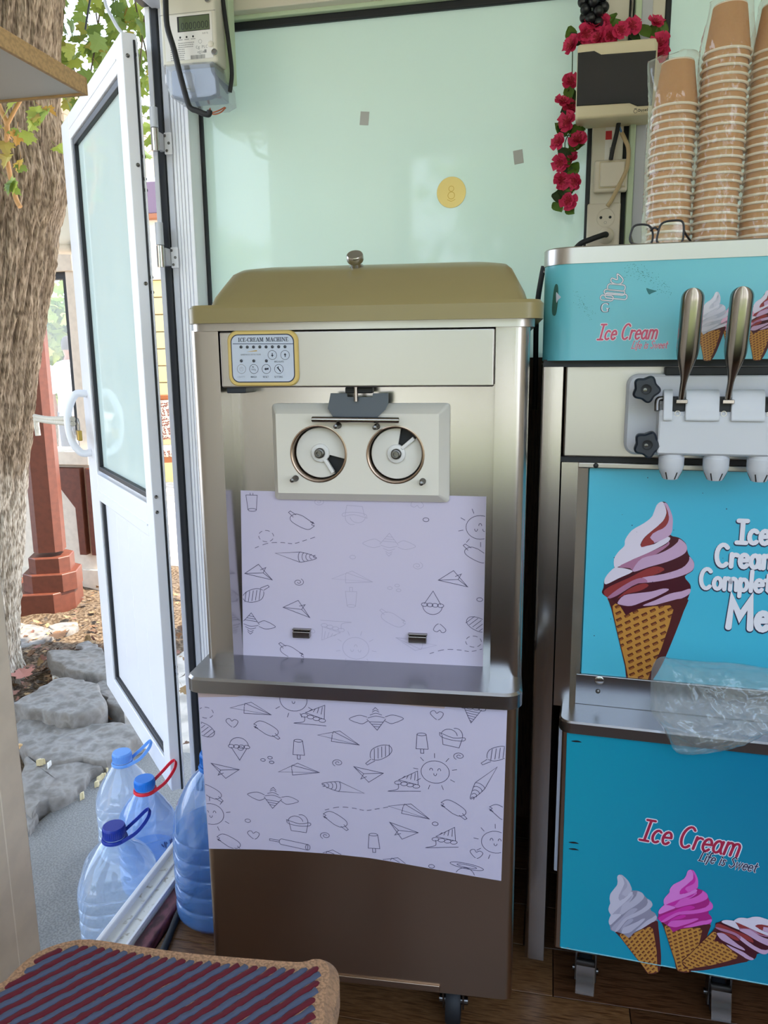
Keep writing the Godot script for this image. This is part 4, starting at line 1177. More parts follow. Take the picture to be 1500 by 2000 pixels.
# the printed cone: layered flat shapes; pal = [light, dark, mid, deep] or "" for the two-tone one
func cone_art(parent: Node3D, at: Vector3, k: float, turn: float, pal: Array):
	var g := G.new()
	var T := Transform2D(deg_to_rad(turn), Vector2(at.x, at.y))
	var two: bool = pal[0] is String
	var maroon := rgb(74, 24, 36) if two else pal[3] as Color
	var red := rgb(150, 58, 56) if two else pal[1] as Color
	var white := rgb(224, 214, 228) if two else pal[0] as Color
	var pink := rgb(200, 164, 194) if two else pal[2] as Color
	var mauve := rgb(176, 120, 150) if two else pal[2] as Color
	var layers := [
		[maroon, [640, 165, 690, 180, 740, 290, 748, 380, 735, 468, 810, 490, 870, 540, 885, 600, 905, 650, 950, 710, 945, 790, 880, 850, 930, 920, 935, 980, 900, 1085, 770, 1140, 560, 1180, 450, 1260, 380, 1260, 310, 1160, 215, 1100, 160, 1055, 172, 1000, 176, 930, 210, 870, 260, 800, 255, 720, 290, 650, 340, 590, 345, 530, 400, 440, 500, 370, 570, 300, 600, 200]],
		[white, [600, 200, 640, 165, 668, 188, 690, 260, 650, 370, 560, 450, 500, 520, 486, 590, 600, 560, 700, 490, 735, 500, 700, 550, 560, 640, 420, 715, 300, 790, 262, 800, 255, 720, 290, 650, 340, 590, 345, 530, 400, 440, 500, 370, 570, 300]],
		[pink, [660, 185, 690, 182, 740, 290, 748, 380, 735, 465, 650, 525, 600, 550, 540, 580, 500, 592, 505, 530, 560, 450, 660, 370, 705, 300, 695, 240]],
		[red, [672, 190, 712, 300, 700, 370, 660, 415, 600, 445, 560, 500, 600, 548, 520, 585, 486, 590, 500, 525, 560, 450, 640, 370, 690, 290]],
		[mauve, [300, 792, 420, 716, 560, 640, 700, 560, 720, 530, 726, 560, 640, 640, 500, 740, 440, 830, 400, 800]],
		[red, [300, 792, 420, 716, 560, 640, 690, 560, 640, 620, 520, 660, 450, 740, 400, 800]],
		[pink, [430, 800, 500, 700, 640, 650, 740, 590, 800, 530, 812, 500, 870, 545, 882, 600, 845, 650, 720, 720, 560, 780, 440, 832]],
		[white, [176, 935, 200, 875, 260, 805, 300, 800, 370, 808, 424, 832, 300, 905, 195, 968]],
		[red, [175, 1040, 240, 980, 400, 890, 540, 800, 640, 768, 700, 800, 560, 880, 460, 930, 330, 1030, 215, 1095]],
		[pink, [470, 925, 520, 880, 700, 835, 850, 770, 905, 700, 908, 660, 950, 715, 942, 785, 860, 840, 720, 892, 560, 928]],
		[mauve, [212, 1095, 300, 1010, 430, 915, 520, 885, 560, 925, 480, 940, 400, 990, 300, 1070, 225, 1108]],
		[red, [300, 1100, 400, 1000, 520, 938, 572, 955, 500, 1010, 380, 1050]],
		[pink, [305, 1140, 360, 1065, 480, 1035, 600, 1010, 700, 975, 750, 985, 640, 1060, 540, 1110, 430, 1162, 340, 1160]],
		[pink, [530, 1150, 640, 1090, 760, 1020, 860, 990, 932, 960, 928, 1010, 860, 1060, 740, 1108, 620, 1142]],
		[rgb(84, 34, 36), [215, 1100, 310, 1160, 380, 1262, 480, 1190, 620, 1145, 905, 1050, 890, 1180, 800, 1500, 720, 1740, 615, 1920, 440, 1920, 400, 1760, 330, 1500, 250, 1200]],
		[rgb(192, 136, 62), [262, 1175, 285, 1150, 322, 1160, 384, 1256, 480, 1192, 620, 1152, 770, 1130, 800, 1170, 770, 1330, 715, 1560, 640, 1780, 600, 1920, 446, 1920, 400, 1720, 334, 1490, 266, 1220]]]
	var z := at.z
	var gold: PackedVector2Array
	for l in layers:
		var p := p2(l[1])
		if p.size() > 3 and l[0] != rgb(192, 136, 62): p = sm(p, 3, true)
		var w := PackedVector2Array()
		for q in p: w.append(T * (Vector2(q.x - 550, 1000 - q.y) * k))
		g.col = (l[0] as Color).srgb_to_linear()
		g.fill(w, z)
		z += 0.00003
		gold = w
	# waffle pockets
	for i in range(-4, 16):
		for j in range(-8, 8):
			var c := Vector2(620 - 72 * j + 8 * i, 1190 + 44 * j + 64 * i)
			if not Geometry2D.is_point_in_polygon(T * (Vector2(c.x - 550, 1000 - c.y) * k), gold): continue
			for s in 2:
				var d := 1.0 if s == 0 else 0.62
				var o := Vector2.ZERO if s == 0 else Vector2(5, 8)
				var cell := PackedVector2Array()
				for q in [Vector2(-30, 4), Vector2(16, -24), Vector2(30, -4), Vector2(-14, 25)]:
					var e: Vector2 = c + q * d + o - Vector2(550, 1000)
					cell.append(T * (Vector2(e.x, -e.y) * k))
				g.col = (rgb(104, 52, 36) if s == 0 else rgb(150, 92, 46)).srgb_to_linear()
				for part in Geometry2D.intersect_polygons(cell, gold):
					g.fill(part, z + 0.00003 + s * 0.00004)
	put(parent, "printed_cone", g, M.print)

func locking_caster(parent: Node3D, at: Vector3):
	var c := Node3D.new()
	c.name = "caster"
	parent.add_child(c, true)
	c.position = at
	var w := G0(Vector3(0, 0.035, -0.012), Vector3(0, 0, 90))
	w.lathe(PackedVector2Array([Vector2(0.006, -0.012), Vector2(0.033, -0.012), Vector2(0.035, -0.009), Vector2(0.035, 0.009), Vector2(0.033, 0.012), Vector2(0.006, 0.012)]), 26)
	put(c, "wheel", w, M.rubber)
	var f := G.new()
	f.box(Vector3(-0.018, 0.062, -0.008), Vector3(0.004, 0.074, 0.034), 0.001, 1)
	f.box(Vector3(0.018, 0.062, -0.008), Vector3(0.004, 0.074, 0.034), 0.001, 1)
	f.box(Vector3(0, 0.098, -0.008), Vector3(0.045, 0.016, 0.045), 0.002, 1)
	put(c, "fork", f, M.bolt)
	var b := G.new()
	b.t = Transform3D(Basis(Vector3(0, 0, -1), Vector3.UP, Vector3(1, 0, 0)), Vector3(0, 0, 0))
	b.prism(PackedVector2Array([Vector2(-0.012, 0.078), Vector2(-0.028, 0.074), Vector2(-0.034, 0.050), Vector2(-0.044, 0.034), Vector2(-0.044, 0.026), Vector2(-0.036, 0.024), Vector2(-0.026, 0.040), Vector2(-0.020, 0.064), Vector2(-0.012, 0.068)]), -0.017, 0.017, 0.001)
	put(c, "brake_pedal", b, M.steel)
	var a := G.new()
	a.tube(PackedVector3Array([Vector3(-0.024, 0.035, -0.012), Vector3(0.024, 0.035, -0.012)]), 0.005, 8)
	put(c, "axle", a, M.bolt)

func dispenser():
	var bl := put(m2, "dispenser_plate", G.new(), M.light_plastic)
	var g := G.new()
	g.prism(rr(0.0700, 0.395, 1.0410, 1.1715, 0.018, 7), -0.066, -0.030, 0.004)
	bl.mesh = g.mesh()
	g = G.new()
	g.box(Vector3(0.265, 1.176, -0.045), Vector3(0.275, 0.013, 0.03), 0.002, 1)
	put(m2, "dark_shelf", g, M.dark)
	var body := put(m2, "dispenser_body", G.new(), M.light_plastic)
	g = G.new()
	# profile (z, y) pulled along x
	var pr := PackedVector2Array([Vector2(-0.03, 1.050), Vector2(0.026, 1.049), Vector2(0.030, 1.052), Vector2(0.030, 1.110), Vector2(0.024, 1.118), Vector2(0.004, 1.118), Vector2(-0.002, 1.124), Vector2(-0.03, 1.124)])
	g.t = Transform3D(Basis(Vector3(0, 0, 1), Vector3.UP, Vector3(-1, 0, 0)), Vector3(0, 0, 0))
	g.prism(pr, -0.355, -0.118, 0.002)
	body.mesh = g.mesh()
	for s in [[0.1235, 0.1365], [0.1555, 0.2035], [0.2205, 0.2670], [0.2850, 0.3300]]:
		g = G.new()
		g.t = Transform3D(Basis(Vector3(0, 0, 1), Vector3.UP, Vector3(-1, 0, 0)), Vector3(0, 0, 0))
		g.prism(sm(p2([-0.004, 1.118, -0.008, 1.135, -0.002, 1.146, 0.012, 1.149, 0.024, 1.144, 0.029, 1.133, 0.032, 1.120, 0.0365, 1.106, 0.034, 1.103, 0.026, 1.112]), 4, true), -s[1], -s[0], 0.0012)
		put(body, "hinge_hood", g, M.light_plastic)
	for x in [0.1460, 0.2120, 0.2755]:
		g = G.new()
		g.box(Vector3(x, 1.127, 0.012), Vector3(0.018, 0.022, 0.030), 0.001, 1)
		put(body, "slot", g, M.dark)
		g = G.new()
		g.t.origin = Vector3(x - 0.0015, 1.1135, 0.0302)
		g.disc(Vector2(0.0, 0.0), 0.0042, 0.0, 18, 0.0034)
		put(body, "moulded_ring", g, M.steel)
		# pull lever
		var lv := Node3D.new()
		lv.name = "lever"
		m2.add_child(lv, true)
		g = G.new()
		var dx := 0.0045
		var pts := sm3([Vector3(x + 0.002, 1.130, 0.032), Vector3(x + 0.0028, 1.150, 0.037), Vector3(x + 0.0040, 1.172, 0.044), Vector3(x + dx, 1.190, 0.050), Vector3(x + dx + 0.0004, 1.206, 0.054), Vector3(x + dx + 0.001, 1.232, 0.058), Vector3(x + dx + 0.0015, 1.262, 0.062), Vector3(x + dx + 0.002, 1.282, 0.064)], 4)
		var rad := []
		for i in pts.size():
			rad.append(0.0046 + 0.0116 * smoothstep(1.158, 1.212, pts[i].y))
		for i in 6:
			var a := (i + 1) / 6.0 * PI / 2
			pts.append(pts[28] + Vector3(0.0002, 1, 0.05).normalized() * 0.0150 * sin(a))
			rad.append(0.0162 * maxf(cos(a), 0.02))
		g.tube(pts, rad, 24)
		put(lv, "grip", g, M.chrome)
		g = G.new()
		g.box(Vector3(x + 0.0030, 1.1318, 0.0330), Vector3(0.0165, 0.0062, 0.010), 0.001, 1)
		put(lv, "lever_foot", g, M.chrome)
		# nozzle with a slotted star mouth
		var nz := Node3D.new()
		nz.name = "nozzle"
		m2.add_child(nz, true)
		nz.position = Vector3(x - 0.0045, 1.049, 0.008)
		g = G.new()
		g.lathe(PackedVector2Array([Vector2(0.0188, 0.0), Vector2(0.0188, -0.0050), Vector2(0.0194, -0.0056), Vector2(0.0192, -0.021), Vector2(0.0176, -0.026), Vector2(0.0106, -0.0405), Vector2(0.0086, -0.0412), Vector2(0, -0.0360)]), 36, 0.85)
		put(nz, "spout", g, M.light_plastic)
		g = G.new()
		for k in 6:
			g.t = Transform3D(Basis(Vector3.UP, TAU * (k + 0.5) / 6 + PI / 2), Vector3.ZERO)
			g.t = g.t * Transform3D(Basis(Vector3(0, 0, 1), -0.45), Vector3(0.0137, -0.0340, 0))
			g.box(Vector3.ZERO, Vector3(0.0018, 0.013, 0.0018), 0.0004, 1)
		put(nz, "mouth_slot", g, M.bolt)
	# star knobs
	for c in [Vector2(0.0970, 1.1500), Vector2(0.1030, 1.0640)]:
		var kb := Node3D.new()
		kb.name = "star_knob"
		m2.add_child(kb, true)
		kb.position = Vector3(c.x, c.y, 0.0)
		var poly := PackedVector2Array()
		for i in 60:
			var a := TAU * i / 60 + 0.26
			poly.append(Vector2.from_angle(a) * (0.0194 + 0.0023 * cos(5 * (a - 0.26 - 0.9)) ))
		g = G.new()
		g.prism(poly, 0.010, 0.030, 0.003)
		put(kb, "grip", g, M.knob)
		g = G.new()
		g.t = Transform3D(Basis(Vector3.RIGHT, PI / 2), Vector3(0, 0, 0))
		g.lathe(PackedVector2Array([Vector2(0.0082, 0.0295), Vector2(0.0082, 0.0308), Vector2(0.0072, 0.0308), Vector2(0.0068, 0.0302), Vector2(0.0066, 0.0301), Vector2(0, 0.0301)]), 24)
		put(kb, "recess", g, M.dark)
		g = G.new()
		g.t = Transform3D(Basis(Vector3.RIGHT, PI / 2), Vector3(-0.0018, -0.0008, 0.0302))
		g.lathe(PackedVector2Array([Vector2(0.0030, 0), Vector2(0.0028, 0.0006), Vector2(0, 0.0010)]), 14)
		put(kb, "bolt_end", g, M.bolt)
		g = G.new()
		g.tube(PackedVector3Array([Vector3(0, 0, -0.035), Vector3(0, 0, 0.012)]), 0.008, 14)
		put(kb, "stem", g, M.steel)
	g = G.new()
	g.tube(sm3([Vector3(0.128, 1.135, 0.018), Vector3(0.118, 1.1352, 0.020), Vector3(0.1145, 1.131, 0.022), Vector3(0.1145, 1.117, 0.026)], 5), 0.0040, 12)
	put(m2, "hinge_pin", g, M.bolt)
	plastic_bag()

func plastic_bag():
	var bag := thing("plastic_bag", "crumpled translucent plastic bag lying on the tray of the turquoise machine", "bag", m2.position, -3.33)
	var o := sm(p2([0.1295, 0.6934, 0.1416, 0.7146, 0.1536, 0.7128, 0.2019, 0.7123, 0.2528, 0.7143, 0.3031, 0.7106] + [0.36, 0.705, 0.42, 0.69, 0.43, 0.63, 0.39, 0.60, 0.33, 0.594] + [0.3113, 0.6051, 0.2825, 0.5837, 0.2501, 0.569, 0.217, 0.5571, 0.1762, 0.5518, 0.1645, 0.5687, 0.1525, 0.5902, 0.1395, 0.607, 0.1317, 0.6259]), 4, true)
	var ns := FastNoiseLite.new()
	ns.seed = 9
	ns.frequency = 14.0
	ns.fractal_type = FastNoiseLite.FRACTAL_RIDGED
	ns.fractal_octaves = 3
	var c := Vector2(0.27, 0.64)
	for side in 2:
		var rows := []
		for i in 31:
			var t := i / 30.0
			var ring := []
			for q in o:
				var p := c.lerp(q, t)
				var w := ns.get_noise_2d(p.x * 1.6 + p.y * 0.7 + side * 5.0, p.y * 1.2 - p.x * 0.5)
				var bulge := pow(maxf(0.0, 1.0 - t * t), 0.6)
				var z := 0.028 + 0.045 * bulge + 0.011 * w * (0.2 + bulge) if side == 0 else 0.022 - 0.045 * bulge * smoothstep(0.585, 0.63, p.y) + 0.008 * w * (0.2 + bulge)
				ring.append(Vector3(p.x, p.y, z if t < 1.0 else 0.025))
			rows.append(ring)
		var g := G.new()
		g.grid(rows, true)
		put(bag, "front_sheet" if side == 0 else "back_sheet", g if side == 1 else flipped(g), M.bag)

# ---------------------------------------------------------------- the open door
func door():
	var d := shell("door")
	d.name = "door_1"
	d.position = Vector3(-0.984, 0, -1.80)
	d.rotation_degrees.y = 132.57
	var W := 0.840
	put(d, "hinge_stile", BB(0, 0.062, 0.04, 1.94, 0, 0.036, 0.003, 1), M.aluminium)
	put(d, "free_stile", BB(0.705, W, 0.04, 1.94, 0, 0.036, 0.003, 1), M.aluminium)
	put(d, "top_rail", BB(0.062, 0.705, 1.868, 1.94, 0, 0.036, 0.003, 1), M.aluminium)
	put(d, "middle_rail", BB(0.062, 0.705, 0.745, 0.835, 0, 0.036, 0.003, 1), M.aluminium)
	put(d, "bottom_rail", BB(0.062, 0.705, 0.04, 0.112, 0, 0.036, 0.003, 1), M.aluminium)
	put(d, "rail_bead", BB(0.062, 0.705, 0.775, 0.779, -0.003, 0.002, 0.001, 1), M.aluminium)
	put(d, "rail_bead", BB(0.062, 0.705, 1.896, 1.900, -0.002, 0.002, 0.001, 1), M.aluminium)
	# edge of the leaf by the hinge: two channels and their screws
	put(d, "edge_channel", BB(-0.004, 0.001, 0.04, 1.925, 0.026, 0.030), M.gasket)
	put(d, "edge_fin", BB(-0.005, 0.001, 0.04, 1.93, 0.032, 0.036, 0.001, 1), M.aluminium)
	for q in [[1.89, 0.012], [1.895, 0.034], [1.655, 0.019], [1.675, 0.034], [1.625, 0.034], [1.60, 0.034], [1.385, 0.019], [1.40, 0.034], [1.365, 0.034], [0.86, 0.010], [0.82, 0.010], [0.395, 0.033], [0.375, 0.033]]:
		var g := G0(Vector3(-0.0005 if q[1] < 0.025 else -0.001, q[0], q[1]), Vector3(0, 0, 90))
		g.lathe(PackedVector2Array([Vector2(0.0046, 0), Vector2(0.0046, 0.0012), Vector2(0.003, 0.0026), Vector2(0.0018, 0.0020), Vector2(0, 0.0016)]), 12)
		put(d, "screw", g, M.bolt)
	for y in [[0.845, 1.868], [0.112, 0.745]]:
		var a: float = y[0]
		var b: float = y[1]
		var g := BB(0.684, 0.706, a, b, 0.006, 0.028, 0.003, 1)
		g.box(Vector3(0.384, a + 0.008, 0.017), Vector3(0.62, 0.016, 0.022), 0.003, 1)
		g.box(Vector3(0.071, (a + b) / 2, 0.017), Vector3(0.016, b - a, 0.022), 0.003, 1)
		if a > 0.5: g.box(Vector3(0.384, b - 0.010, 0.017), Vector3(0.62, 0.020, 0.022), 0.003, 1)
		put(d, "gasket", g, M.gasket)
	put(d, "pane", BB(0.07, 0.70, 0.845, 1.862, 0.019, 0.025), M.door_glass)
	for k in 4:
		put(d, "panel_board", BB(0.0705 + k * 0.155, 0.224 + k * 0.155, 0.115, 0.745, 0.016, 0.028, 0.003, 1), M.aluminium)
	for s in [-1.0, 1.0]:
		var g := G.new()
		var z0 := 0.0 if s < 0 else 0.036
		g.tube(sm3([Vector3(0.775, 1.095, z0), Vector3(0.775, 1.097, z0 + s * 0.030), Vector3(0.778, 1.075, z0 + s * 0.048), Vector3(0.780, 1.035, z0 + s * 0.062), Vector3(0.780, 0.985, z0 + s * 0.064), Vector3(0.778, 0.935, z0 + s * 0.055), Vector3(0.775, 0.905, z0 + s * 0.036), Vector3(0.775, 0.898, z0 + s * 0.020), Vector3(0.775, 0.900, z0)], 5), 0.0125, 14)
		put(d, "handle", g, M.aluminium)
	# hinges between leaf and post
	var y := 0
	for q in [[-0.9396, 1.7856, -0.9246, 1.74, -0.9282, 1.6896, -0.9015, 1.715], [-0.9423, 1.528, -0.9285, 1.4757, -0.9307, 1.4247, -0.9007, 1.451]]:
		var h := shell("trim")
		var p := p2(q)
		var x := p[1].x - 0.010
		var g := G.new()
		g.tube(PackedVector3Array([Vector3(x, p[0].y, -1.838), Vector3(x, p[1].y + 0.001, -1.838)]), 0.0095, 16)
		put(h, "hinge_knuckle", g, M.alu_grey)
		g = G.new()
		g.tube(PackedVector3Array([Vector3(x, p[1].y - 0.001, -1.838), Vector3(x, p[2].y, -1.838)]), 0.0095, 16)
		put(h, "hinge_knuckle", g, M.steel)
		put(h, "hinge_arm", BB(x - 0.006, -0.93, p[2].y + 0.006, p[1].y - 0.004, -1.875, -1.85, 0.002, 1), M.alu_grey)
		put(h, "hinge_plate", B(Vector3(-0.921, p[3].y, -1.877), Vector3(0.020, 0.050, 0.006), 0.003, 2), M.aluminium)
		for k in 3:
			g = G0(Vector3(-0.922 + [-0.005, 0.004, -0.002][k], p[3].y + 0.017 - k * 0.017, -1.874), Vector3(90, 0, 0))
			g.lathe(PackedVector2Array([Vector2(0.0034, 0), Vector2(0.0034, 0.001), Vector2(0.002, 0.002), Vector2(0, 0.0016)]), 12)
			put(h, "screw", g, M.bolt)
	# padlock hanging from a ring on the free stile, and the strap that ties the handle to the tree
	var pl := thing("padlock", "small brass padlock hanging behind the white door handle", "padlock", Vector3([-1.5072, 0.9816][0], [-1.5072, 0.9816][1], -2.335), 132.57)
	put(pl, "body", B(Vector3(0, -0.02, -0.015), Vector3(0.036, 0.034, 0.014), 0.003, 2), M.brass)
	var g2 := G.new()
	g2.tube(sm3([Vector3(-0.011, -0.004, -0.015), Vector3(-0.011, 0.022, -0.015), Vector3(0, 0.034, -0.015), Vector3(0.011, 0.022, -0.015), Vector3(0.011, -0.004, -0.015)], 5), 0.003, 8)
	put(pl, "shackle", g2, M.chrome)

# ---------------------------------------------------------------- things on the back wall
func on_the_back_wall():
	# electricity meter
	var me := thing("electricity_meter", "white electricity meter with a grey display and a clear terminal cover on the corner post", "electricity meter", Vector3(-0.818, 1.86, -1.88), 0.0)
	put(me, "body", BB(-0.0675, 0.0655, -0.004, 0.235, 0, 0.080, 0.006, 2), M.meter)
	put(me, "base_plate", BB(0.058, 0.078, -0.03, 0.235, -0.003, 0.030, 0.003, 1), M.mint_trim)
	put(me, "seam", BB(-0.0676, 0.0656, 0.1018, 0.1026, 0.0795, 0.0805), M.grey_ink)
	put(me, "name_plate", BB(-0.058, 0.057, 0.006, 0.100, 0.079, 0.0808, 0.001, 1), M.white_plastic)
	put(me, "display_frame", BB(-0.026, 0.0515, 0.0640, 0.0955, 0.0795, 0.0812), M.dark)
	put(me, "display", BB(-0.0215, 0.0505, 0.0650, 0.0940, 0.080, 0.0815), M.lcd)
	letters(me, "0000000", Vector3(0.016, 0.0745, 0.0816), 0.0135, M.lcd_ink, "Droid Sans Mono", 400, Vector3.ZERO, 0.85)
	letters(me, "0.01 TL", Vector3(0.040, 0.0575, 0.0809), 0.0032, M.grey_ink)
	letters(me, "Cg PLC", Vector3(0.030, 0.030, 0.0809), 0.0056, M.grey_ink, "Droid Sans Mono")
	letters(me, "eğimə", Vector3(0.030, 0.020, 0.0809), 0.0050, M.grey_ink, "Droid Sans Mono")
	letters(me, "E", Vector3(-0.041, 0.032, 0.0809), 0.0062, M.grey_ink, "Droid Sans", 700)
	var g := G.new()
	g.disc(Vector2(0.027, 0.0415), 0.0042, 0.0810, 18, 0.0036)
	var rng := RandomNumberGenerator.new()
	rng.seed = 4
	for r in 9:   # rows of small print
		var y := 0.0405 - r * 0.0042
		var x := -0.046 if r > 2 else -0.026
		while x < (-0.014 if r > 2 else 0.010):
			var w := rng.randf_range(0.0012, 0.004)
			g.quad(Vector3(x, y, 0.081), Vector3(x + w, y, 0.081), Vector3(x + w, y + 0.0015, 0.081), Vector3(x, y + 0.0015, 0.081), Vector3(0, 0, 1))
			x += w + 0.0008
	for k in 3:
		g.quad(Vector3(-0.026 + k * 0.0155, 0.0475, 0.081), Vector3(-0.015 + k * 0.0155, 0.0475, 0.081), Vector3(-0.015 + k * 0.0155, 0.0488, 0.081), Vector3(-0.026 + k * 0.0155, 0.0488, 0.081), Vector3(0, 0, 1))
	var x := 0.002
	while x < 0.038:   # bar code
		var w := rng.randf_range(0.0003, 0.0011)
		g.quad(Vector3(x, 0.0065, 0.081), Vector3(x + w, 0.0065, 0.081), Vector3(x + w, 0.0145, 0.081), Vector3(x, 0.0145, 0.081), Vector3(0, 0, 1))
		x += w + rng.randf_range(0.0003, 0.0009)
	put(me, "small_print", g, M.grey_ink)
	for k in 3:
		g = G.new()
		g.t.origin = Vector3(-0.0205 + k * 0.0155, 0.0530, 0.0812)
		g.disc(Vector2.ZERO, 0.0022, 0, 14)
		put(me, "sensor", g, M.dark)
	g = G0(Vector3(0.052, 0.034, 0.081), Vector3(90, 0, 0))
	g.lathe(PackedVector2Array([Vector2(0.0065, -0.001), Vector2(0.0065, 0.001), Vector2(0.0056, 0.0018), Vector2(0, 0.0018)]), 20)
	put(me, "push_button", g, M.cream)
	for s in [Vector3(0.0605, 0.0165, 0.083), Vector3(-0.0015, -0.058, 0.098), Vector3(0.050, 0.124, 0.083)]:
		g = G0(s, Vector3(80, 0, 0))
		g.lathe(PackedVector2Array([Vector2(0.0066, -0.002), Vector2(0.0070, 0.0), Vector2(0.0066, 0.002), Vector2(0.0050, 0.0022), Vector2(0.0046, 0.0016), Vector2(0, 0.0016)]), 20)
		put(me, "lead_seal", g, M.steel)
	g = G.new()
	g.prism(p2([-0.055, -0.006, 0.062, -0.008, 0.066, -0.030, 0.074, -0.044, 0.076, -0.078, 0.058, -0.086, 0.0, -0.088, -0.010, -0.088, -0.042, -0.075, -0.055, -0.046]), 0.004, 0.104, 0.006)
	put(me, "terminal_cover", g, M.meter_cover)
	put(me, "terminal_block", BB(-0.048, 0.060, -0.070, -0.012, 0.006, 0.080, 0.004, 1), mt(rgb(128, 144, 176), 0.5))
	put(me, "lock_recess", BB(-0.012, 0.012, -0.064, -0.026, 0.085, 0.1055, 0.004, 2), M.meter_cover)
	g = G.new()
	g.tube(sm3([Vector3(0.032, -0.094, 0.06), Vector3(0.040, -0.104, 0.07), Vector3(0.056, -0.102, 0.07), Vector3(0.070, -0.092, 0.06)], 5), 0.0016, 6)
	g.tube(sm3([Vector3(0.034, -0.092, 0.06), Vector3(0.046, -0.109, 0.075), Vector3(0.062, -0.106, 0.07), Vector3(0.072, -0.093, 0.06)], 5), 0.0016, 6)
	put(me, "bare_wires", g, M.copper)
	g = G.new()
	var cw := p2([-0.8446, 1.9778, -0.8451, 1.9707, -0.845, 1.9196, -0.8321, 1.8719, -0.8197, 1.8152, -0.8056, 1.7603, -0.7975, 1.7484, -0.786, 1.7438, -0.7689, 1.7363, -0.7574, 1.7343, -0.7555, 1.7417])
	var c3 := []
	for p in cw: c3.append(Vector3(p.x, p.y, -1.75))
	g.tube(sm3(c3, 5), 0.0062, 10)
	tag(put(self, "black_cable", g, M.rubber), "thick black cable hanging in front of the electricity meter", "cable")
	g = G.new()
	c3 = []
	for p in p2([-0.7501, 2.005, -0.7442, 1.9466, -0.7386, 1.8953, -0.7353, 1.8436, -0.7424, 1.8053]): c3.append(Vector3(p.x, p.y, -1.84))
	g.tube(sm3(c3, 5), 0.0050, 8)
	tag(put(self, "black_cable", g, M.rubber), "thin black cable looping beside the right edge of the meter", "cable")
	# stickers on the pane
	g = G0(Vector3(-0.2430, 1.5840, -1.9508))
	g.prism(arc(0, 0, 0.0345, 0.0350, 0, 356, 40), 0, 0.0012, 0.0004)
	var gs := put(self, "round_sticker", g, M.gold)
	tag(gs, "round gold sticker on the pale window pane", "sticker")
	g = G.new()
	g.stroke(arc(-0.2430, 1.577, 0.008, 0.008, 0, 360, 16), 0.0016, -1.9494)
	g.stroke(arc(-0.2430, 1.592, 0.006, 0.006, 0, 360, 14), 0.0014, -1.9494)
	g.stroke(sm(p2([-0.252, 1.568, -0.243, 1.564, -0.234, 1.568]), 4), 0.0014, -1.9494)
	put(gs, "embossed_figure", g, M.brass)
	for q in [[-0.4510, 1.7600, -6.0, "small grey tape square high on the pane, left of the gold sticker"], [-0.0885, 1.6535, 8.0, "small grey tape square on the pane, beside the flower garland"]]:
		g = G0(Vector3(q[0], q[1], -1.9508), Vector3(0, 0, q[2]))
		g.box(Vector3.ZERO, Vector3(0.0215, 0.0300, 0.0012), 0.0004, 1)
		tag(put(self, "tape_square", g, mt(rgb(178, 180, 178), 0.5)), q[3], "tape")
	# distribution box
	var bx := thing("distribution_box", "cream distribution box with a dark smoked window under the pink flowers", "fuse box", Vector3(0.1105, 1.7565, -1.93))
	put(bx, "case", BB(-0.074, 0.0815, -0.0590, 0.0705, 0, 0.118, 0.006, 2), M.box_cream)
	put(bx, "front", BB(-0.0770, 0.0775, -0.0715, 0.0715, 0.108, 0.130, 0.006, 3), M.box_cream)
	g = G.new()
	g.prism(p2([-0.0765, 0.0545, -0.044, 0.0555, -0.0300, 0.0475, 0.0768, 0.0465, 0.0740, -0.0555, 0.0455, -0.0550, 0.0300, -0.0480, -0.0755, -0.0465]), 0.129, 0.1320, 0.0008)
	put(bx, "smoked_window", g, M.smoked)
	letters(bx, "Dusel", Vector3(0.0570, -0.0630, 0.1302), 0.0052, M.dark, "Droid Sans", 700)
	g = G.new()
	g.stroke(arc(0.0425, -0.0640, 0.0036, 0.0036, 0, 360, 16), 0.0008, 0.1303)
	g.stroke(p2([0.0400, -0.0595, 0.0450, -0.0590]), 0.0009, 0.1303)
	g.stroke(p2([0.0520, -0.0672, 0.0600, -0.0672]), 0.0004, 0.1303)
	put(bx, "emblem", g, M.dark)
	for sx in [-0.034, 0.040]:
		put(bx, "cable_slot", B(Vector3(sx, -0.0592, 0.085), Vector3(0.015, 0.002, 0.004), 0.0005, 1), M.dark)
	# cables from the box to switch and socket
	for q in [["black cable running from the fuse box down to the light switch", M.rubber, 0.0048, [0.1275, 1.6983, 0.1245, 1.6788, 0.118, 1.6486, 0.1143, 1.6242], "cable"], ["cream cable curving from the fuse box past the switch into the socket", M.cable_cream, 0.0046, [0.1343, 1.6784, 0.1421, 1.6642, 0.15, 1.6455, 0.1512, 1.6209, 0.1469, 1.5966, 0.1339, 1.5694, 0.1208, 1.5419, 0.1111, 1.5275], "cable"], ["short blue wire leaving the underside of the fuse box", M.blue_wire, 0.0022, [0.1266, 1.6961, 0.1301, 1.6883, 0.135, 1.6773], "wire"]]:
		c3 = []
		for p in p2(q[3]): c3.append(Vector3(p.x, p.y, -1.899))
		g = G.new()
		g.tube(sm3(c3, 5), q[2], 10)
		tag(put(self, q[4], g, q[1]), q[0], "cable")
	var sw := thing("light_switch", "square cream light switch on the window post", "light switch", Vector3(0.1165, 1.5930, -1.925))
	put(sw, "surround", B(Vector3(0, 0, 0.009), Vector3(0.072, 0.068, 0.018), 0.005, 2), M.switch)
	put(sw, "rim", B(Vector3(0.003, 0.002, 0.0185), Vector3(0.057, 0.056, 0.004), 0.0018, 1), M.box_cream)
	put(sw, "rocker", B(Vector3(0.003, 0.002, 0.0205), Vector3(0.053, 0.052, 0.006), 0.003, 2), M.switch)
	var so := thing("double_socket", "cream double wall socket with one plug in, below the light switch", "socket", Vector3(0.1065, 1.4950, -1.925))
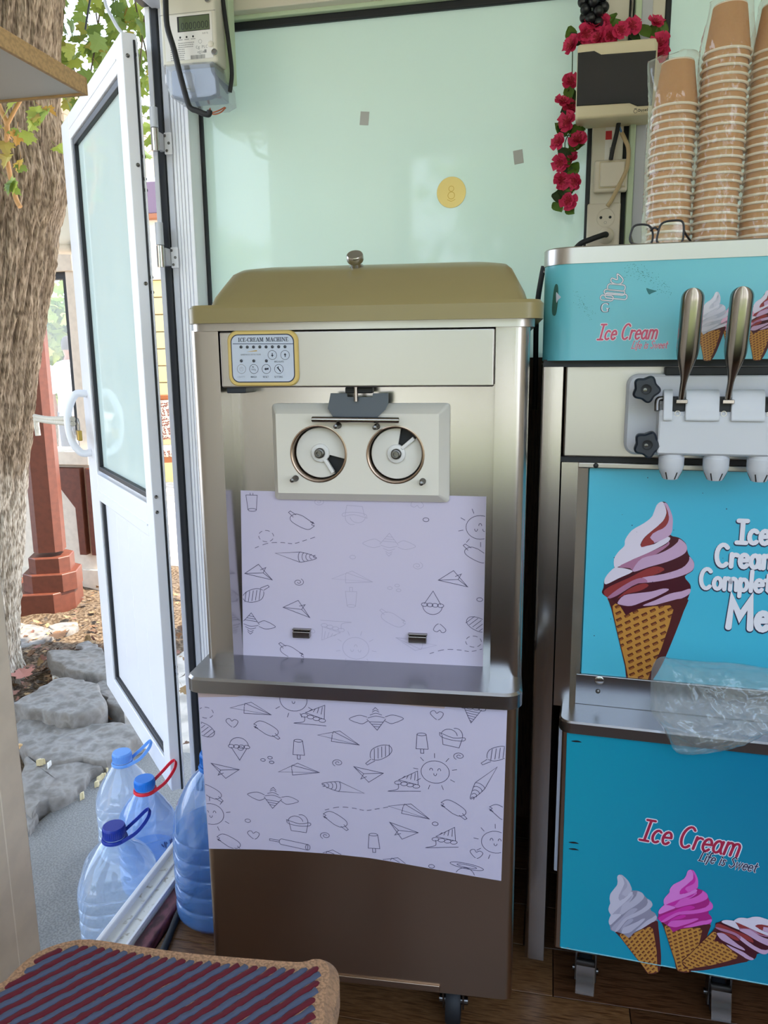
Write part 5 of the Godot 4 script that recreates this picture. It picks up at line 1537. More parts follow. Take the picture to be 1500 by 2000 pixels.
	put(so, "plate", BB(-0.0375, 0.0345, -0.075, 0.0425, 0, 0.012, 0.004, 2), M.switch)
	for k in 2:
		g = G0(Vector3(0.003, 0.0115 - k * 0.046, 0.0122), Vector3(90, 0, 0))
		g.lathe(PackedVector2Array([Vector2(0.0205, -0.0005), Vector2(0.0205, 0.001), Vector2(0.0188, 0.0012), Vector2(0.0182, -0.004), Vector2(0, -0.004)] if k == 0 else [Vector2(0.0205, -0.0005), Vector2(0.0205, 0.001), Vector2(0.0185, 0.0012), Vector2(0, 0.0012)]), 30)
		put(so, "outlet", g, M.switch)
	for sx in [-0.0075, 0.0125]:
		g = G.new()
		g.t.origin = Vector3(sx, 0.0115, 0.0128)
		g.disc(Vector2.ZERO, 0.0031, 0, 14)
		put(so, "pin_hole", g, M.dark)
	g = G.new()
	g.t.origin = Vector3(0.0025, 0.0005, 0.0126)
	g.disc(Vector2.ZERO, 0.0030, 0, 16, 0.0024)
	put(so, "earth_mark", g, M.grey_ink)
	var pg := thing("plug", "cream plug with a black lead in the lower socket", "plug", Vector3(0.1110, 1.4665, -1.912))
	g = G0(Vector3.ZERO, Vector3(90, 0, 0))
	g.lathe(PackedVector2Array([Vector2(0.0175, 0), Vector2(0.0170, 0.012), Vector2(0.0120, 0.016), Vector2(0.0085, 0.020), Vector2(0, 0.020)]), 26)
	put(pg, "plug_body", g, M.switch)
	g = G.new()
	g.tube(sm3([Vector3(0, 0, 0.016), Vector3(-0.003, -0.001, 0.032), Vector3(-0.016, -0.006, 0.042), Vector3(-0.034, -0.012, 0.044), Vector3(-0.058, -0.022, 0.040), Vector3(-0.075, -0.05, 0.03), Vector3(-0.080, -0.12, 0.02)], 5), 0.0062, 12)
	put(pg, "lead", g, M.rubber)
	# label on the post
	var lb := put(self, "paper_label", BB(0.102, 0.121, 1.612, 1.720, -1.9252, -1.9246), M.white_plastic)
	tag(lb, "white paper label with a red corner on the window post above the switch", "label")
	put(lb, "red_corner", BB(0.1025, 0.1160, 1.672, 1.690, -1.9247, -1.9243), M.red_label)
	letters(lb, "CERT", Vector3(0.1145, 1.648, -1.9244), 0.0045, M.dark, "Droid Sans", 700, Vector3(0, 0, -90))
	var lb2 := put(self, "paper_label", BB(0.084, 0.098, 1.84, 1.995, -1.9252, -1.9246), M.white_plastic)
	tag(lb2, "grey printed label high on the window post beside the black grapes", "label")
	g = G.new()
	for k in 4:
		var yy := 1.845
		while yy < 1.99:
			var w := rng.randf_range(0.001, 0.005)
			g.quad(Vector3(0.086 + k * 0.003, yy, -1.9244), Vector3(0.0875 + k * 0.003, yy, -1.9244), Vector3(0.0875 + k * 0.003, yy + w, -1.9244), Vector3(0.086 + k * 0.003, yy + w, -1.9244), Vector3(0, 0, 1))
			yy += w + 0.001
	put(lb2, "small_print", g, M.grey_ink)
	g = G.new()
	g.tube(PackedVector3Array([Vector3(0.1440, 1.87, -1.905), Vector3(0.1465, 2.0, -1.905)]), 0.0022, 8)
	tag(put(self, "metal_rod", g, M.chrome), "thin shiny rod standing above the fuse box", "rod")
	garland()
	grapes()

func flower_mesh(n: int, dark: bool) -> ArrayMesh:
	var g := G.new()
	var rng := RandomNumberGenerator.new()
	rng.seed = n + 40
	for layer in (2 if not dark else 1):
		for k in 6:
			var a := TAU * (k + 0.5 * layer) / 6 + rng.randf_range(-0.2, 0.2)
			var L := (0.0205 if layer == 0 else 0.0135) if not dark else 0.010
			L *= rng.randf_range(0.85, 1.1)
			var wd := L * 0.46
			var lift := rng.randf_range(0.25, 0.6) + layer * 0.5
			g.t = Transform3D(Basis(Vector3(0, 0, 1), a), Vector3(0, 0, 0.002 * layer + (0.004 if dark else 0.0)))
			var rows := []
			for i in 5:
				var u := i / 4.0
				var row := []
				for j in 5:
					var v := (j - 2) / 2.0
					row.append(Vector3(L * (u - 0.10 * v * v * u), wd * v * (0.35 + 1.1 * u - 0.55 * u * u), L * (lift * u * u * 0.6 + 0.18 * v * v)))
				rows.append(row)
			g.grid(rows)
	return g.mesh()

func fake_leaf_mesh() -> ArrayMesh:
	var g := G.new()
	var rows := []
	for i in 6:
		var u := i / 5.0
		var row := []
		for j in 3:
			var v := j - 1.0
			row.append(Vector3(0.030 * u, 0.0105 * v * sin(PI * clampf(u * 0.9 + 0.08, 0, 1)), 0.004 * absf(v) - 0.006 * u * u))
		rows.append(row)
	g.grid(rows)
	return g.mesh()

func garland():
	var ga := thing("flower_garland", "artificial garland of pink flowers and green leaves draped over the fuse box", "garland", Vector3.ZERO)
	var fm := [flower_mesh(1, false), flower_mesh(2, false), flower_mesh(3, false)]
	var fc := flower_mesh(4, true)
	var lm := fake_leaf_mesh()
	var rng := RandomNumberGenerator.new()
	rng.seed = 21
	var spots := []
	for p in p2([0.0226, 1.7867, 0.0071, 1.7449, 0.0202, 1.7056, 0.0261, 1.7369, 0.0019, 1.6649, 0.0423, 1.6663, 0.0323, 1.6304, 0.0081, 1.624, 0.0086, 1.5863, 0.0413, 1.5814, 0.0281, 1.5425]): spots.append(Vector3(p.x, p.y, -1.90))
	for p in p2([0.023, 1.8461, 0.0475, 1.8653, 0.0772, 1.8526, 0.0661, 1.8802, 0.0841, 1.8848, 0.1196, 1.8646, 0.1421, 1.8735, 0.19, 1.874, 0.1996, 1.8315, 0.1001, 1.8585, 0.2003, 1.8175]): spots.append(Vector3(p.x, p.y, -1.86))
	for s in spots:
		var f := put(ga, "flower", fm[rng.randi() % 3], M.petal)
		f.position = s + Vector3(0, 0, rng.randf_range(-0.005, 0.012))
		f.rotation = Vector3(rng.randf_range(-0.7, 0.4), rng.randf_range(-0.9, 0.5), rng.randf() * TAU)
		f.scale = Vector3.ONE * rng.randf_range(0.85, 1.1)
		put(f, "flower_heart", fc, M.petal_dark)
	spots = []
	for p in p2([0.0207, 1.7703, 0.0263, 1.7599, 0.0202, 1.7354, 0.0091, 1.6976, 0.0376, 1.6907, 0.0075, 1.6952, 0.0401, 1.6854, 0.0344, 1.6657, 0.038, 1.6546, 0.0157, 1.6434, 0.0182, 1.6183, 0.0363, 1.611, 0.0235, 1.6054, 0.0261, 1.5769, 0.032, 1.5955, 0.0056, 1.5541, 0.003, 1.5318, 0.0312, 1.5257, 0.0184, 1.5646]): spots.append(Vector3(p.x, p.y, -1.905))
	for p in p2([0.0198, 1.8705, 0.0269, 1.862, 0.0978, 1.8905, 0.1063, 1.8835, 0.0903, 1.8708, 0.1697, 1.8655, 0.1895, 1.8607, 0.204, 1.8626, 0.1471, 1.8581, 0.0607, 1.8591, 0.1041, 1.8586]): spots.append(Vector3(p.x, p.y, -1.87))
	for s in spots:
		var f := put(ga, "leaf", lm, M.leaf_fake if rng.randf() < 0.65 else M.leaf_fake_dark)
		var yaw := rng.randf() * TAU
		f.rotation = Vector3(rng.randf_range(-0.5, 0.5), rng.randf_range(-0.6, 0.4), yaw)
		f.scale = Vector3.ONE * 1.25
		f.position = s - f.basis.x * 0.014
	var g := G.new()
	var c3 := []
	for p in p2([0.0244, 1.8617, 0.0255, 1.8061, 0.0254, 1.76, 0.0206, 1.7237, 0.0286, 1.6964, 0.0149, 1.6668, 0.021, 1.6306, 0.0223, 1.5929, 0.0234, 1.5612, 0.0214, 1.5246]): c3.append(Vector3(p.x, p.y, -1.906))
	g.tube(sm3(c3, 4), 0.0012, 6)
	c3 = []
	for p in p2([0.0257, 1.6819, 0.0097, 1.6767, 0.0106, 1.6502, 0.0215, 1.6167, 0.0317, 1.6052, 0.0245, 1.5771]): c3.append(Vector3(p.x, p.y, -1.907))
	g.tube(sm3(c3, 4), 0.0010, 6)
	put(ga, "stem", g, M.leaf_fake_dark)

func grapes():
	var b := thing("grape_bunch", "bunch of black artificial grapes hanging above the fuse box", "grapes", Vector3(0.064, 1.93, -1.86))
	var m := SphereMesh.new()
	m.radius = 0.0108; m.height = 0.023; m.radial_segments = 20; m.rings = 12
	var rng := RandomNumberGenerator.new()
	rng.seed = 31
	for i in 30:
		var y := lerpf(0.06, -0.045, i / 29.0)
		var wdt := 0.0225 * sqrt(maxf(0.12, 1.0 - pow((y - 0.005) / 0.058, 2.0)))
		var a := i * 2.4
		var o := put(b, "grape", m, M.grape)
		o.position = Vector3(cos(a) * wdt, y, sin(a) * wdt * 0.75)
		o.rotation = Vector3(rng.randf(), rng.randf(), rng.randf())
	var g := G.new()
	g.tube(PackedVector3Array([Vector3(0, 0.04, 0), Vector3(0.002, 0.16, -0.01)]), 0.002, 6)
	put(b, "stalk", g, M.leaf_fake_dark)

# ---------------------------------------------------------------- cups and spectacles on the right machine
func cups():
	var g := G.new()
	g.lathe(PackedVector2Array([Vector2(0.0375, 0.002), Vector2(0.0272, 0.0760), Vector2(0.0268, 0.0775), Vector2(0.0255, 0.0775), Vector2(0.0250, 0.0725), Vector2(0, 0.0720)]), 36)
	var wall := g.mesh()
	g = G.new()
	var rim := PackedVector2Array()
	for i in 9:
		rim.append(Vector2(0.0378, 0.0023) + Vector2.from_angle(-PI / 2 + TAU * i / 8) * 0.0023)
	g.lathe(rim, 36, 0.3)
	var rm := g.mesh()
	g = G.new()
	g.lathe(PackedVector2Array([Vector2(0.02755, 0.0715), Vector2(0.0272, 0.0768), Vector2(0.0262, 0.0779), Vector2(0.0250, 0.0772)]), 36)
	var base := g.mesh()
	var proto := thing("paper_cup", "", "paper cup", Vector3.ZERO, 0.0, "paper cups stacked on the turquoise machine")
	put(proto, "cup_wall", wall, M.kraft)
	put(proto, "rim", rm, M.cup_white)
	put(proto, "base_edge", base, M.cup_white, "white paper base edge")
	var F := Transform3D(Basis(Vector3.UP, deg_to_rad(-3.33)), Vector3(0.05, 0, -1.317))
	var rng := RandomNumberGenerator.new()
	rng.seed = 3
	var place := ["in the short left stack", "in the tall middle stack", "in the right stack at the picture's edge"]
	var first := true
	var sleeves := ["clear crinkled sleeve around the short left stack of paper cups", "clear crinkled sleeve around the tall middle stack of paper cups", "clear crinkled sleeve around the right stack of paper cups"]
	var st := [[0.1335, -0.25, 20, 1.0], [0.2125, -0.245, 26, 1.0], [0.2905, -0.25, 25, 1.02]]
	for s in 3:
		var n: int = st[s][2]
		for k in n:
			var c: Node3D = proto
			if not first:
				c = proto.duplicate()
				c.name = numbered("paper_cup")
				add_child(c)
			first = false
			var tilt := 0.004 * sin(k * 0.45 + s * 2.0)
			c.transform = F * Transform3D(Basis(Vector3.UP, rng.randf() * TAU), Vector3(st[s][0] + tilt * 0.3 + rng.randfn(0, 0.0005), 1.3745 + 0.01305 * k * st[s][3], st[s][1] + rng.randfn(0, 0.0005)))
			var nth: int = n - k
			var which := "top kraft paper cup" if nth == 1 else "bottom kraft paper cup" if k == 0 else "kraft paper cup, %s from the top," % ordinal(nth)
			c.set_meta("label", "upside-down " + which + " " + place[s])
		# film sleeve
		var ns := FastNoiseLite.new()
		ns.seed = 70 + s
		ns.frequency = 0.9
		ns.fractal_octaves = 4
		ns.fractal_type = FastNoiseLite.FRACTAL_RIDGED
		var rows := []
		var top: float = 1.3745 + 0.01305 * n * st[s][3] + 0.066
		for i in 90:
			var t := i / 89.0
			var y := lerpf(1.3755, top + 0.012, t)
			var ring := []
			for j in 64:
				var a := TAU * j / 64
				var r := 0.0412 + 0.0034 * ns.get_noise_3d(cos(a) * 2.2 + y * 6.0, y * 22.0 + a * 1.5, sin(a) * 2.2 + s * 9) + 0.0012
				var shrink := smoothstep(top - 0.07, top, y)
				r = lerpf(r, 0.0345 + 0.003 * sin(a * 3 + s), shrink) * (1.0 if y < top + 0.004 else lerpf(1.0, 0.35, (y - top - 0.004) / 0.009))
				ring.append(Vector3(cos(a) * r - (0.014 * shrink * maxf(0, -cos(a)) if s == 0 else 0.0), y + 0.004 * shrink * sin(a * 2 + s), sin(a) * r))
			rows.append(ring)
		g = G.new()
		g.grid(rows, true)
		var o := put(self, "plastic_sleeve", flipped(g), M.cellophane)
		o.transform = F * Transform3D(Basis.IDENTITY, Vector3(st[s][0], 0, st[s][1]))
		tag(o, sleeves[s], "plastic sleeve", "clear sleeves over the cup stacks")
	# spectacles
	var sp := thing("spectacles", "black framed spectacles lying on top of the turquoise machine before the cups", "glasses", m2.position, -3.33)
	var left := sm(p2([0.0661, 1.3865, 0.0677, 1.4042, 0.0738, 1.4119, 0.0898, 1.4119, 0.0981, 1.4059, 0.1012, 1.3929, 0.0978, 1.3818, 0.0818, 1.3809]), 5, true)
	var right := sm(p2([0.1083, 1.3816, 0.1089, 1.3991, 0.1145, 1.4115, 0.1316, 1.4145, 0.1449, 1.4115, 0.1475, 1.3948, 0.1445, 1.38, 0.1259, 1.3777]), 5, true)
	for e in 2:
		var l := [left, right][e] as PackedVector2Array
		var c3 := PackedVector3Array()
		var g3 := PackedVector3Array()
		for q in l: c3.append(Vector3(q.x, q.y, -0.10 + e * 0.012))
		c3.append(c3[0]); c3.append(c3[1])
		g = G.new()
		g.tube(c3, 0.0017, 8, false)
		put(sp, "rim", g, M.spectacle)
		g = G.new()
		g.fill(l, -0.10 + e * 0.012)
		put(sp, "lens", g, M.clear)
	g = G.new()
	g.tube(sm3([Vector3(left[20].x - 0.001, 1.402, -0.10), Vector3((left[20].x + right[2].x) / 2.0, 1.406, -0.096), Vector3(right[3].x, 1.402, -0.088)], 4), 0.0018, 8)
	put(sp, "bridge", g, M.spectacle)
	for e in [[0.066, -0.10, 0.055, 1.395], [0.1475, -0.088, 0.170, 1.404]]:
		g = G.new()
		g.tube(sm3([Vector3(e[0], e[3], e[1]), Vector3(e[0] + 0.004, e[3] - 0.004, e[1] - 0.03), Vector3(e[2] if e[0] > 0.1 else e[0] + 0.01, 1.384, e[1] - 0.075), Vector3(e[2] if e[0] > 0.1 else e[0] + 0.02, 1.377, e[1] - 0.10)], 4), 0.0019, 8)
		put(sp, "temple", g, M.spectacle)

func ordinal(n: int) -> String:
	var w := ["", "first", "second", "third", "fourth", "fifth", "sixth", "seventh", "eighth", "ninth", "tenth", "eleventh", "twelfth", "thirteenth", "fourteenth", "fifteenth", "sixteenth", "seventeenth", "eighteenth", "nineteenth", "twentieth"]
	return w[n] if n <= 20 else "twenty-" + w[n - 20]

# ---------------------------------------------------------------- water bottles
func bottle(label: String, at: Vector3, turn: float, h: float, r: float, sq: float, body: Material, cap: Material, handle: Material, lean := 0.0) -> Node3D:
	var b := thing("water_bottle", label, "water bottle", at, turn, "large water bottles by the door")
	b.rotation_degrees.z = lean
	var pr := []
	var hb := h - 0.052
	pr.append_array([Vector2(0, 0.008), Vector2(r * 0.70, 0.0), Vector2(r * 0.92, 0.012)])
	var ribs := 5
	for i in ribs:
		var y0 := 0.02 + i * (hb * 0.56) / ribs
		var y1 := 0.02 + (i + 1) * (hb * 0.56) / ribs
		pr.append_array([Vector2(r, lerpf(y0, y1, 0.1)), Vector2(r * 1.012, lerpf(y0, y1, 0.45)), Vector2(r, lerpf(y0, y1, 0.8)), Vector2(r * 0.955, lerpf(y0, y1, 0.92))])
	pr.append_array([Vector2(r, hb * 0.62), Vector2(r * 0.97, hb * 0.68), Vector2(r * 0.86, hb * 0.77), Vector2(r * 0.68, hb * 0.86), Vector2(r * 0.48, hb * 0.94), Vector2(0.027, hb * 0.99), Vector2(0.024, hb * 1.005), Vector2(0.0235, hb + 0.012)])
	var pts := sm(PackedVector2Array(pr), 2)
	var ns := FastNoiseLite.new()
	ns.seed = int(at.x * 1000)
	ns.frequency = 9.0
	var rows := []
	for p in pts:
		var ring := []
		for j in 56:
			var a := TAU * j / 56
			var f := 1.0 + sq * pow(sin(2.0 * a), 2.0) * smoothstep(0.03, r * 0.8, p.x)
			var rr_ := p.x * f + (0.0028 * ns.get_noise_3d(cos(a) * 0.1, p.y, sin(a) * 0.1) if p.x > 0.04 else 0.0)
			ring.append(Vector3(cos(a) * rr_, p.y, sin(a) * rr_))
		rows.append(ring)
	var g := G.new()
	g.grid(rows, true)
	put(b, "bottle_body", flipped(g), body)
	g = G.new()
	var ct := hb + 0.012
	g.lathe(PackedVector2Array([Vector2(0.0262, ct - 0.004), Vector2(0.0268, ct), Vector2(0.0262, ct + 0.020), Vector2(0.0245, ct + 0.0230), Vector2(0, ct + 0.0232)]), 32)
	for k in 40:
		var a := TAU * k / 40
		g.box(Vector3(cos(a) * 0.0266, ct + 0.009, sin(a) * 0.0266), Vector3(0.0012, 0.016, 0.0012), 0.0004, 1)
	put(b, "cap", g, cap)
	g = G.new()
	g.lathe(PackedVector2Array([Vector2(0.0262, ct - 0.014), Vector2(0.0300, ct - 0.014), Vector2(0.0306, ct - 0.010), Vector2(0.0290, ct - 0.006), Vector2(0.0255, ct - 0.006)]), 32)
	put(b, "neck_ring", g, handle)
	g = G.new()
	var loop := sm3([Vector3(0.018, ct - 0.010, 0.022), Vector3(0.052, ct + 0.006, 0.016), Vector3(0.078, ct + 0.034, 0.010), Vector3(0.084, ct + 0.050, 0.0), Vector3(0.076, ct + 0.046, -0.010), Vector3(0.050, ct + 0.020, -0.016), Vector3(0.018, ct - 0.010, -0.022)], 6)
	for i in loop.size() - 1:
		var m: Vector3 = (loop[i] + loop[i + 1]) / 2.0
		var d: Vector3 = (loop[i + 1] - loop[i])
		var zax := d.cross(Vector3(0.5, -0.8, 0)).normalized()
		g.t = Transform3D(Basis(d.normalized(), zax.cross(d.normalized()).normalized(), zax), m)
		g.box(Vector3.ZERO, Vector3(d.length() * 1.12, 0.009, 0.0028), 0.001, 1)
	put(b, "carry_handle", g, handle)
	return b

func bottles():
	bottle("big clear bottle with a navy cap and navy handle, nearest the sill", Vector3(-0.985, PAVE, -1.515), 25.0, 0.335, 0.088, 0.16, M.water_clear, M.cap_navy, M.cap_navy)
	var b := bottle("blue bottle with a bright blue cap and red handle beside the door bottom", Vector3(-1.020, PAVE, -1.725), 40.0, 0.335, 0.078, 0.05, M.water_blue, M.cap_blue, M.red_plastic)
	var g := G.new()
	for k in 4:   # marker scrawl round the belly
		var a0 := 0.35 + k * 0.30 - deg_to_rad(40.0) + 0.6
		var pts := []
		for i in 7:
			var a := a0 + i * 0.034
			pts.append(Vector3(cos(a) * 0.0835, 0.160 + 0.010 * sin(i * (1.6 + 0.3 * k)), sin(a) * 0.0835))
		g.tube(PackedVector3Array(pts), 0.0012, 5)
	put(b, "marker_scrawl", g, M.marker)
	var wg := G.new()
	wg.lathe(PackedVector2Array([Vector2(0, 0.006), Vector2(0.066, 0.006), Vector2(0.073, 0.02), Vector2(0.074, 0.105), Vector2(0, 0.105)]), 40)
	put(b, "water", wg, M.water_deep)
	bottle("pale blue bottle with a light blue cap, farthest along the open door", Vector3(-1.155, PAVE, -1.845), 15.0, 0.335, 0.078, 0.05, M.water_clear, M.cap_light, M.cap_light)
	var d := bottle("blue bottle on the kiosk floor between the sill and the steel machine", Vector3(-0.682, 0.0, -1.43), 20.0, 0.40, 0.092, 0.02, M.water_blue, M.cap_blue, M.cap_blue)
	wg = G.new()
	wg.lathe(PackedVector2Array([Vector2(0, 0.006), Vector2(0.078, 0.006), Vector2(0.086, 0.02), Vector2(0.086, 0.21), Vector2(0, 0.21)]), 40)
	put(d, "water", wg, M.water_deep)
	var cord := G.new()
	cord.tube(sm3([Vector3(-0.768, 0.008, -1.60), Vector3(-0.7655, 0.008, -1.47), Vector3(-0.766, 0.008, -1.40), Vector3(-0.748, 0.008, -1.30), Vector3(-0.735, 0.008, -1.20), Vector3(-0.73, 0.008, -0.9)], 6), 0.0078, 10)
	var lead := G.new()
	var c3 := []
	for p in p2([-0.0213, 1.3849, -0.0258, 1.3596, -0.0318, 1.3134, -0.0335, 1.2613, -0.0323, 1.1766, -0.0321, 1.0903]): c3.append(Vector3(p.x, p.y, -1.72))
	lead.tube(sm3(c3, 5), 0.0055, 8)
	tag(put(self, "hanging_cable", lead, M.rubber), "black cable hanging down in the gap between the two machines", "cable")
	tag(put(self, "floor_cable", cord, M.rubber), "black cable lying on the floor along the maroon skirting", "cable")

# ---------------------------------------------------------------- the seat at the bottom
func seat():
	var s := thing("stool", "low stool with a maroon and grey-blue striped cushion edged with worn tan foam", "stool", Vector3.ZERO)
	var out := p2([-0.6387, -0.7174, -0.6373, -0.7348, -0.6345, -0.7511, -0.6239, -0.7735, -0.6008, -0.7941, -0.5682, -0.8066, -0.5088, -0.8081, -0.4502, -0.8088, -0.4065, -0.8112, -0.3455, -0.8164, -0.3065, -0.8201, -0.286, -0.823, -0.2743, -0.8297, -0.2566, -0.832, -0.2419, -0.823, -0.2322, -0.8057, -0.228, -0.7825, -0.2256, -0.7584, -0.2187, -0.7332] + [-0.222, -0.66, -0.235, -0.56, -0.28, -0.53, -0.60, -0.52, -0.66, -0.56, -0.665, -0.66])
	var smo := sm(out, 3, true)
	var pad := put(s, "foam_pad", up(smo, 0.418, 0.462, 0.012), M.foam)
	# woven stripes: raised piles running slantwise, kept inside the foam rim
	var inset := Geometry2D.offset_polygon(smo, -0.024)[0]
	var dr := p2([-0.2927, -0.8137, -0.3662, -0.7142])
	var dir := (dr[1] - dr[0]).normalized()
	var nrm := Vector2(-dir.y, dir.x)
	var c := Vector2(-0.44, -0.68)
	var ns := FastNoiseLite.new()
	ns.seed = 17
	ns.frequency = 60.0
	var w := 0.0088
	var red := mt(rgb(96, 14, 32), 0.9, 0.0, {"rim_enabled": true, "rim": 0.5})
	var grey := mt(rgb(76, 84, 108), 0.9, 0.0, {"rim_enabled": true, "rim": 0.5})
	for i in range(-38, 39):
		var line := PackedVector2Array()
		for k in 111:
			var t := (k - 55) * 0.006
			line.append(c + dir * t + nrm * (i * w + 0.0016 * ns.get_noise_2d(t * 0.5, i * 0.004)))
		for part in Geometry2D.intersect_polyline_with_polygon(line, inset):
			if part.size() < 3: continue
			var rows := []
			for q in 5:
				var a := q / 4.0 * PI
				var row := []
				for k in part.size():
					var e := 1.0 if k > 0 and k < part.size() - 1 else 0.55
					var j: float = ns.get_noise_2d(part[k].x * 4.0 + q * 0.1, part[k].y * 4.0)
					var p: Vector2 = part[k] + nrm * (-cos(a) * w * 0.56 * e + 0.0012 * j)
					row.append(Vector3(p.x, 0.461 + (0.0035 + 0.0012 * j) * sin(a) * e, p.y))
				rows.append(row)
			var g := G.new()
			g.grid(rows)
			put(pad, "stripe", g if g.N[0].y > 0.0 or g.N[12].y > 0.0 else flipped(g), red if posmod(i, 2) == 0 else grey)
	put(s, "seat_board", up(Geometry2D.offset_polygon(smo, -0.01)[0], 0.400, 0.419), M.chair_wood)
	for q in [[-0.60, -0.60], [-0.28, -0.59], [-0.56, -0.76], [-0.275, -0.765]]:
		var g := G.new()
		g.tube(PackedVector3Array([Vector3(q[0] * 1.0, 0, q[1]), Vector3(q[0] * 0.98 - 0.006, 0.402, q[1])]), [0.015, 0.018], 12)
		put(s, "leg", g, M.chair_wood)

func shelf():
	var s := thing("shelf_board", "pale shelf board with a tan edge on the near left wall", "shelf", Vector3.ZERO)
	var q := p2([-0.601, -0.9952, -0.7376, -1.0113] )
	put(s, "board", BB(-0.884, -0.603, 1.541, 1.558, -0.995, -0.10, 0.001, 1), M.shelf_under)
	put(s, "edge_strip", BB(-0.6035, -0.5985, 1.5385, 1.5600, -0.998, -0.10, 0.001, 1), M.shelf_edge)
	put(s, "edge_strip", BB(-0.884, -0.5985, 1.5385, 1.5600, -1.0, -0.9955, 0.001, 1), M.shelf_edge)
	for z in [-0.85, -0.35]:
		put(s, "bracket", BB(-0.884, -0.70, 1.525, 1.5405, z - 0.01, z + 0.01, 0.002, 1), M.alu_grey)

# ---------------------------------------------------------------- outside the door
func stone(poly: PackedVector2Array, y0: float, y1: float, sd: int, tilt := Vector2.ZERO) -> ArrayMesh:
	var ns := FastNoiseLite.new()
	ns.seed = sd
	ns.frequency = 7.0
	ns.fractal_octaves = 4
	var c := Vector2.ZERO
	for p in poly: c += p / poly.size()
	for i in poly.size(): poly[i] = c.lerp(poly[i], 0.965)
	var edge := sm(poly, 5, true)
	var rows := []
	for r in [[0.0, 0.0], [0.35, 0.0], [0.62, 0.0], [0.80, 0.0], [0.91, 0.001], [0.955, 0.004], [0.985, 0.013], [1.0, 0.028], [1.0, 0.05], [0.985, 0.09], [0.95, 0.13]]:
		var ring := []
		for i in edge.size():
			var q: Vector2 = edge[i] + Vector2(ns.get_noise_2d(edge[i].x * 1.1, edge[i].y * 1.1), ns.get_noise_2d(edge[i].x * 1.1 + 9, edge[i].y * 1.1)) * 0.035 * r[0]
			var p := c.lerp(q, r[0])
			var y: float = y1 - minf(r[1], y1 - y0) + 0.010 * ns.get_noise_2d(p.x * 0.5 + 50, p.y * 0.5) + (p - c).dot(tilt) + (0.010 * ns.get_noise_3d(p.x * 3, r[1] * 40, p.y * 3) if r[1] > 0.004 else 0.0)
			ring.append(Vector3(p.x, y, p.y))
		rows.append(ring)
	var g := G.new()
	g.grid(rows, true)
	if g.N[10].y < 0: g = flipped(g)
	return g.mesh()

func terrain(x0, x1, z0, z1, y: float, amp: float, n: int, sd: int, freq := 2.0) -> ArrayMesh:
	var ns := FastNoiseLite.new()
	ns.seed = sd
	ns.frequency = freq
	ns.fractal_octaves = 5
	var rows := []
	for i in n + 1:
		var row := []
		for j in n + 1:
			var x := lerpf(x0, x1, j / float(n))
			var z := lerpf(z0, z1, i / float(n))
			var e := minf(1.0, minf(minf(i, n - i), minf(j, n - j)) / 4.0)
			row.append(Vector3(x, y - 0.05 * (1.0 - e) + amp * e * ns.get_noise_2d(x, z), z))
		rows.append(row)
	var g := G.new()
	g.grid(rows)
	if g.N[0].y < 0: g = flipped(g)
	return g.mesh()

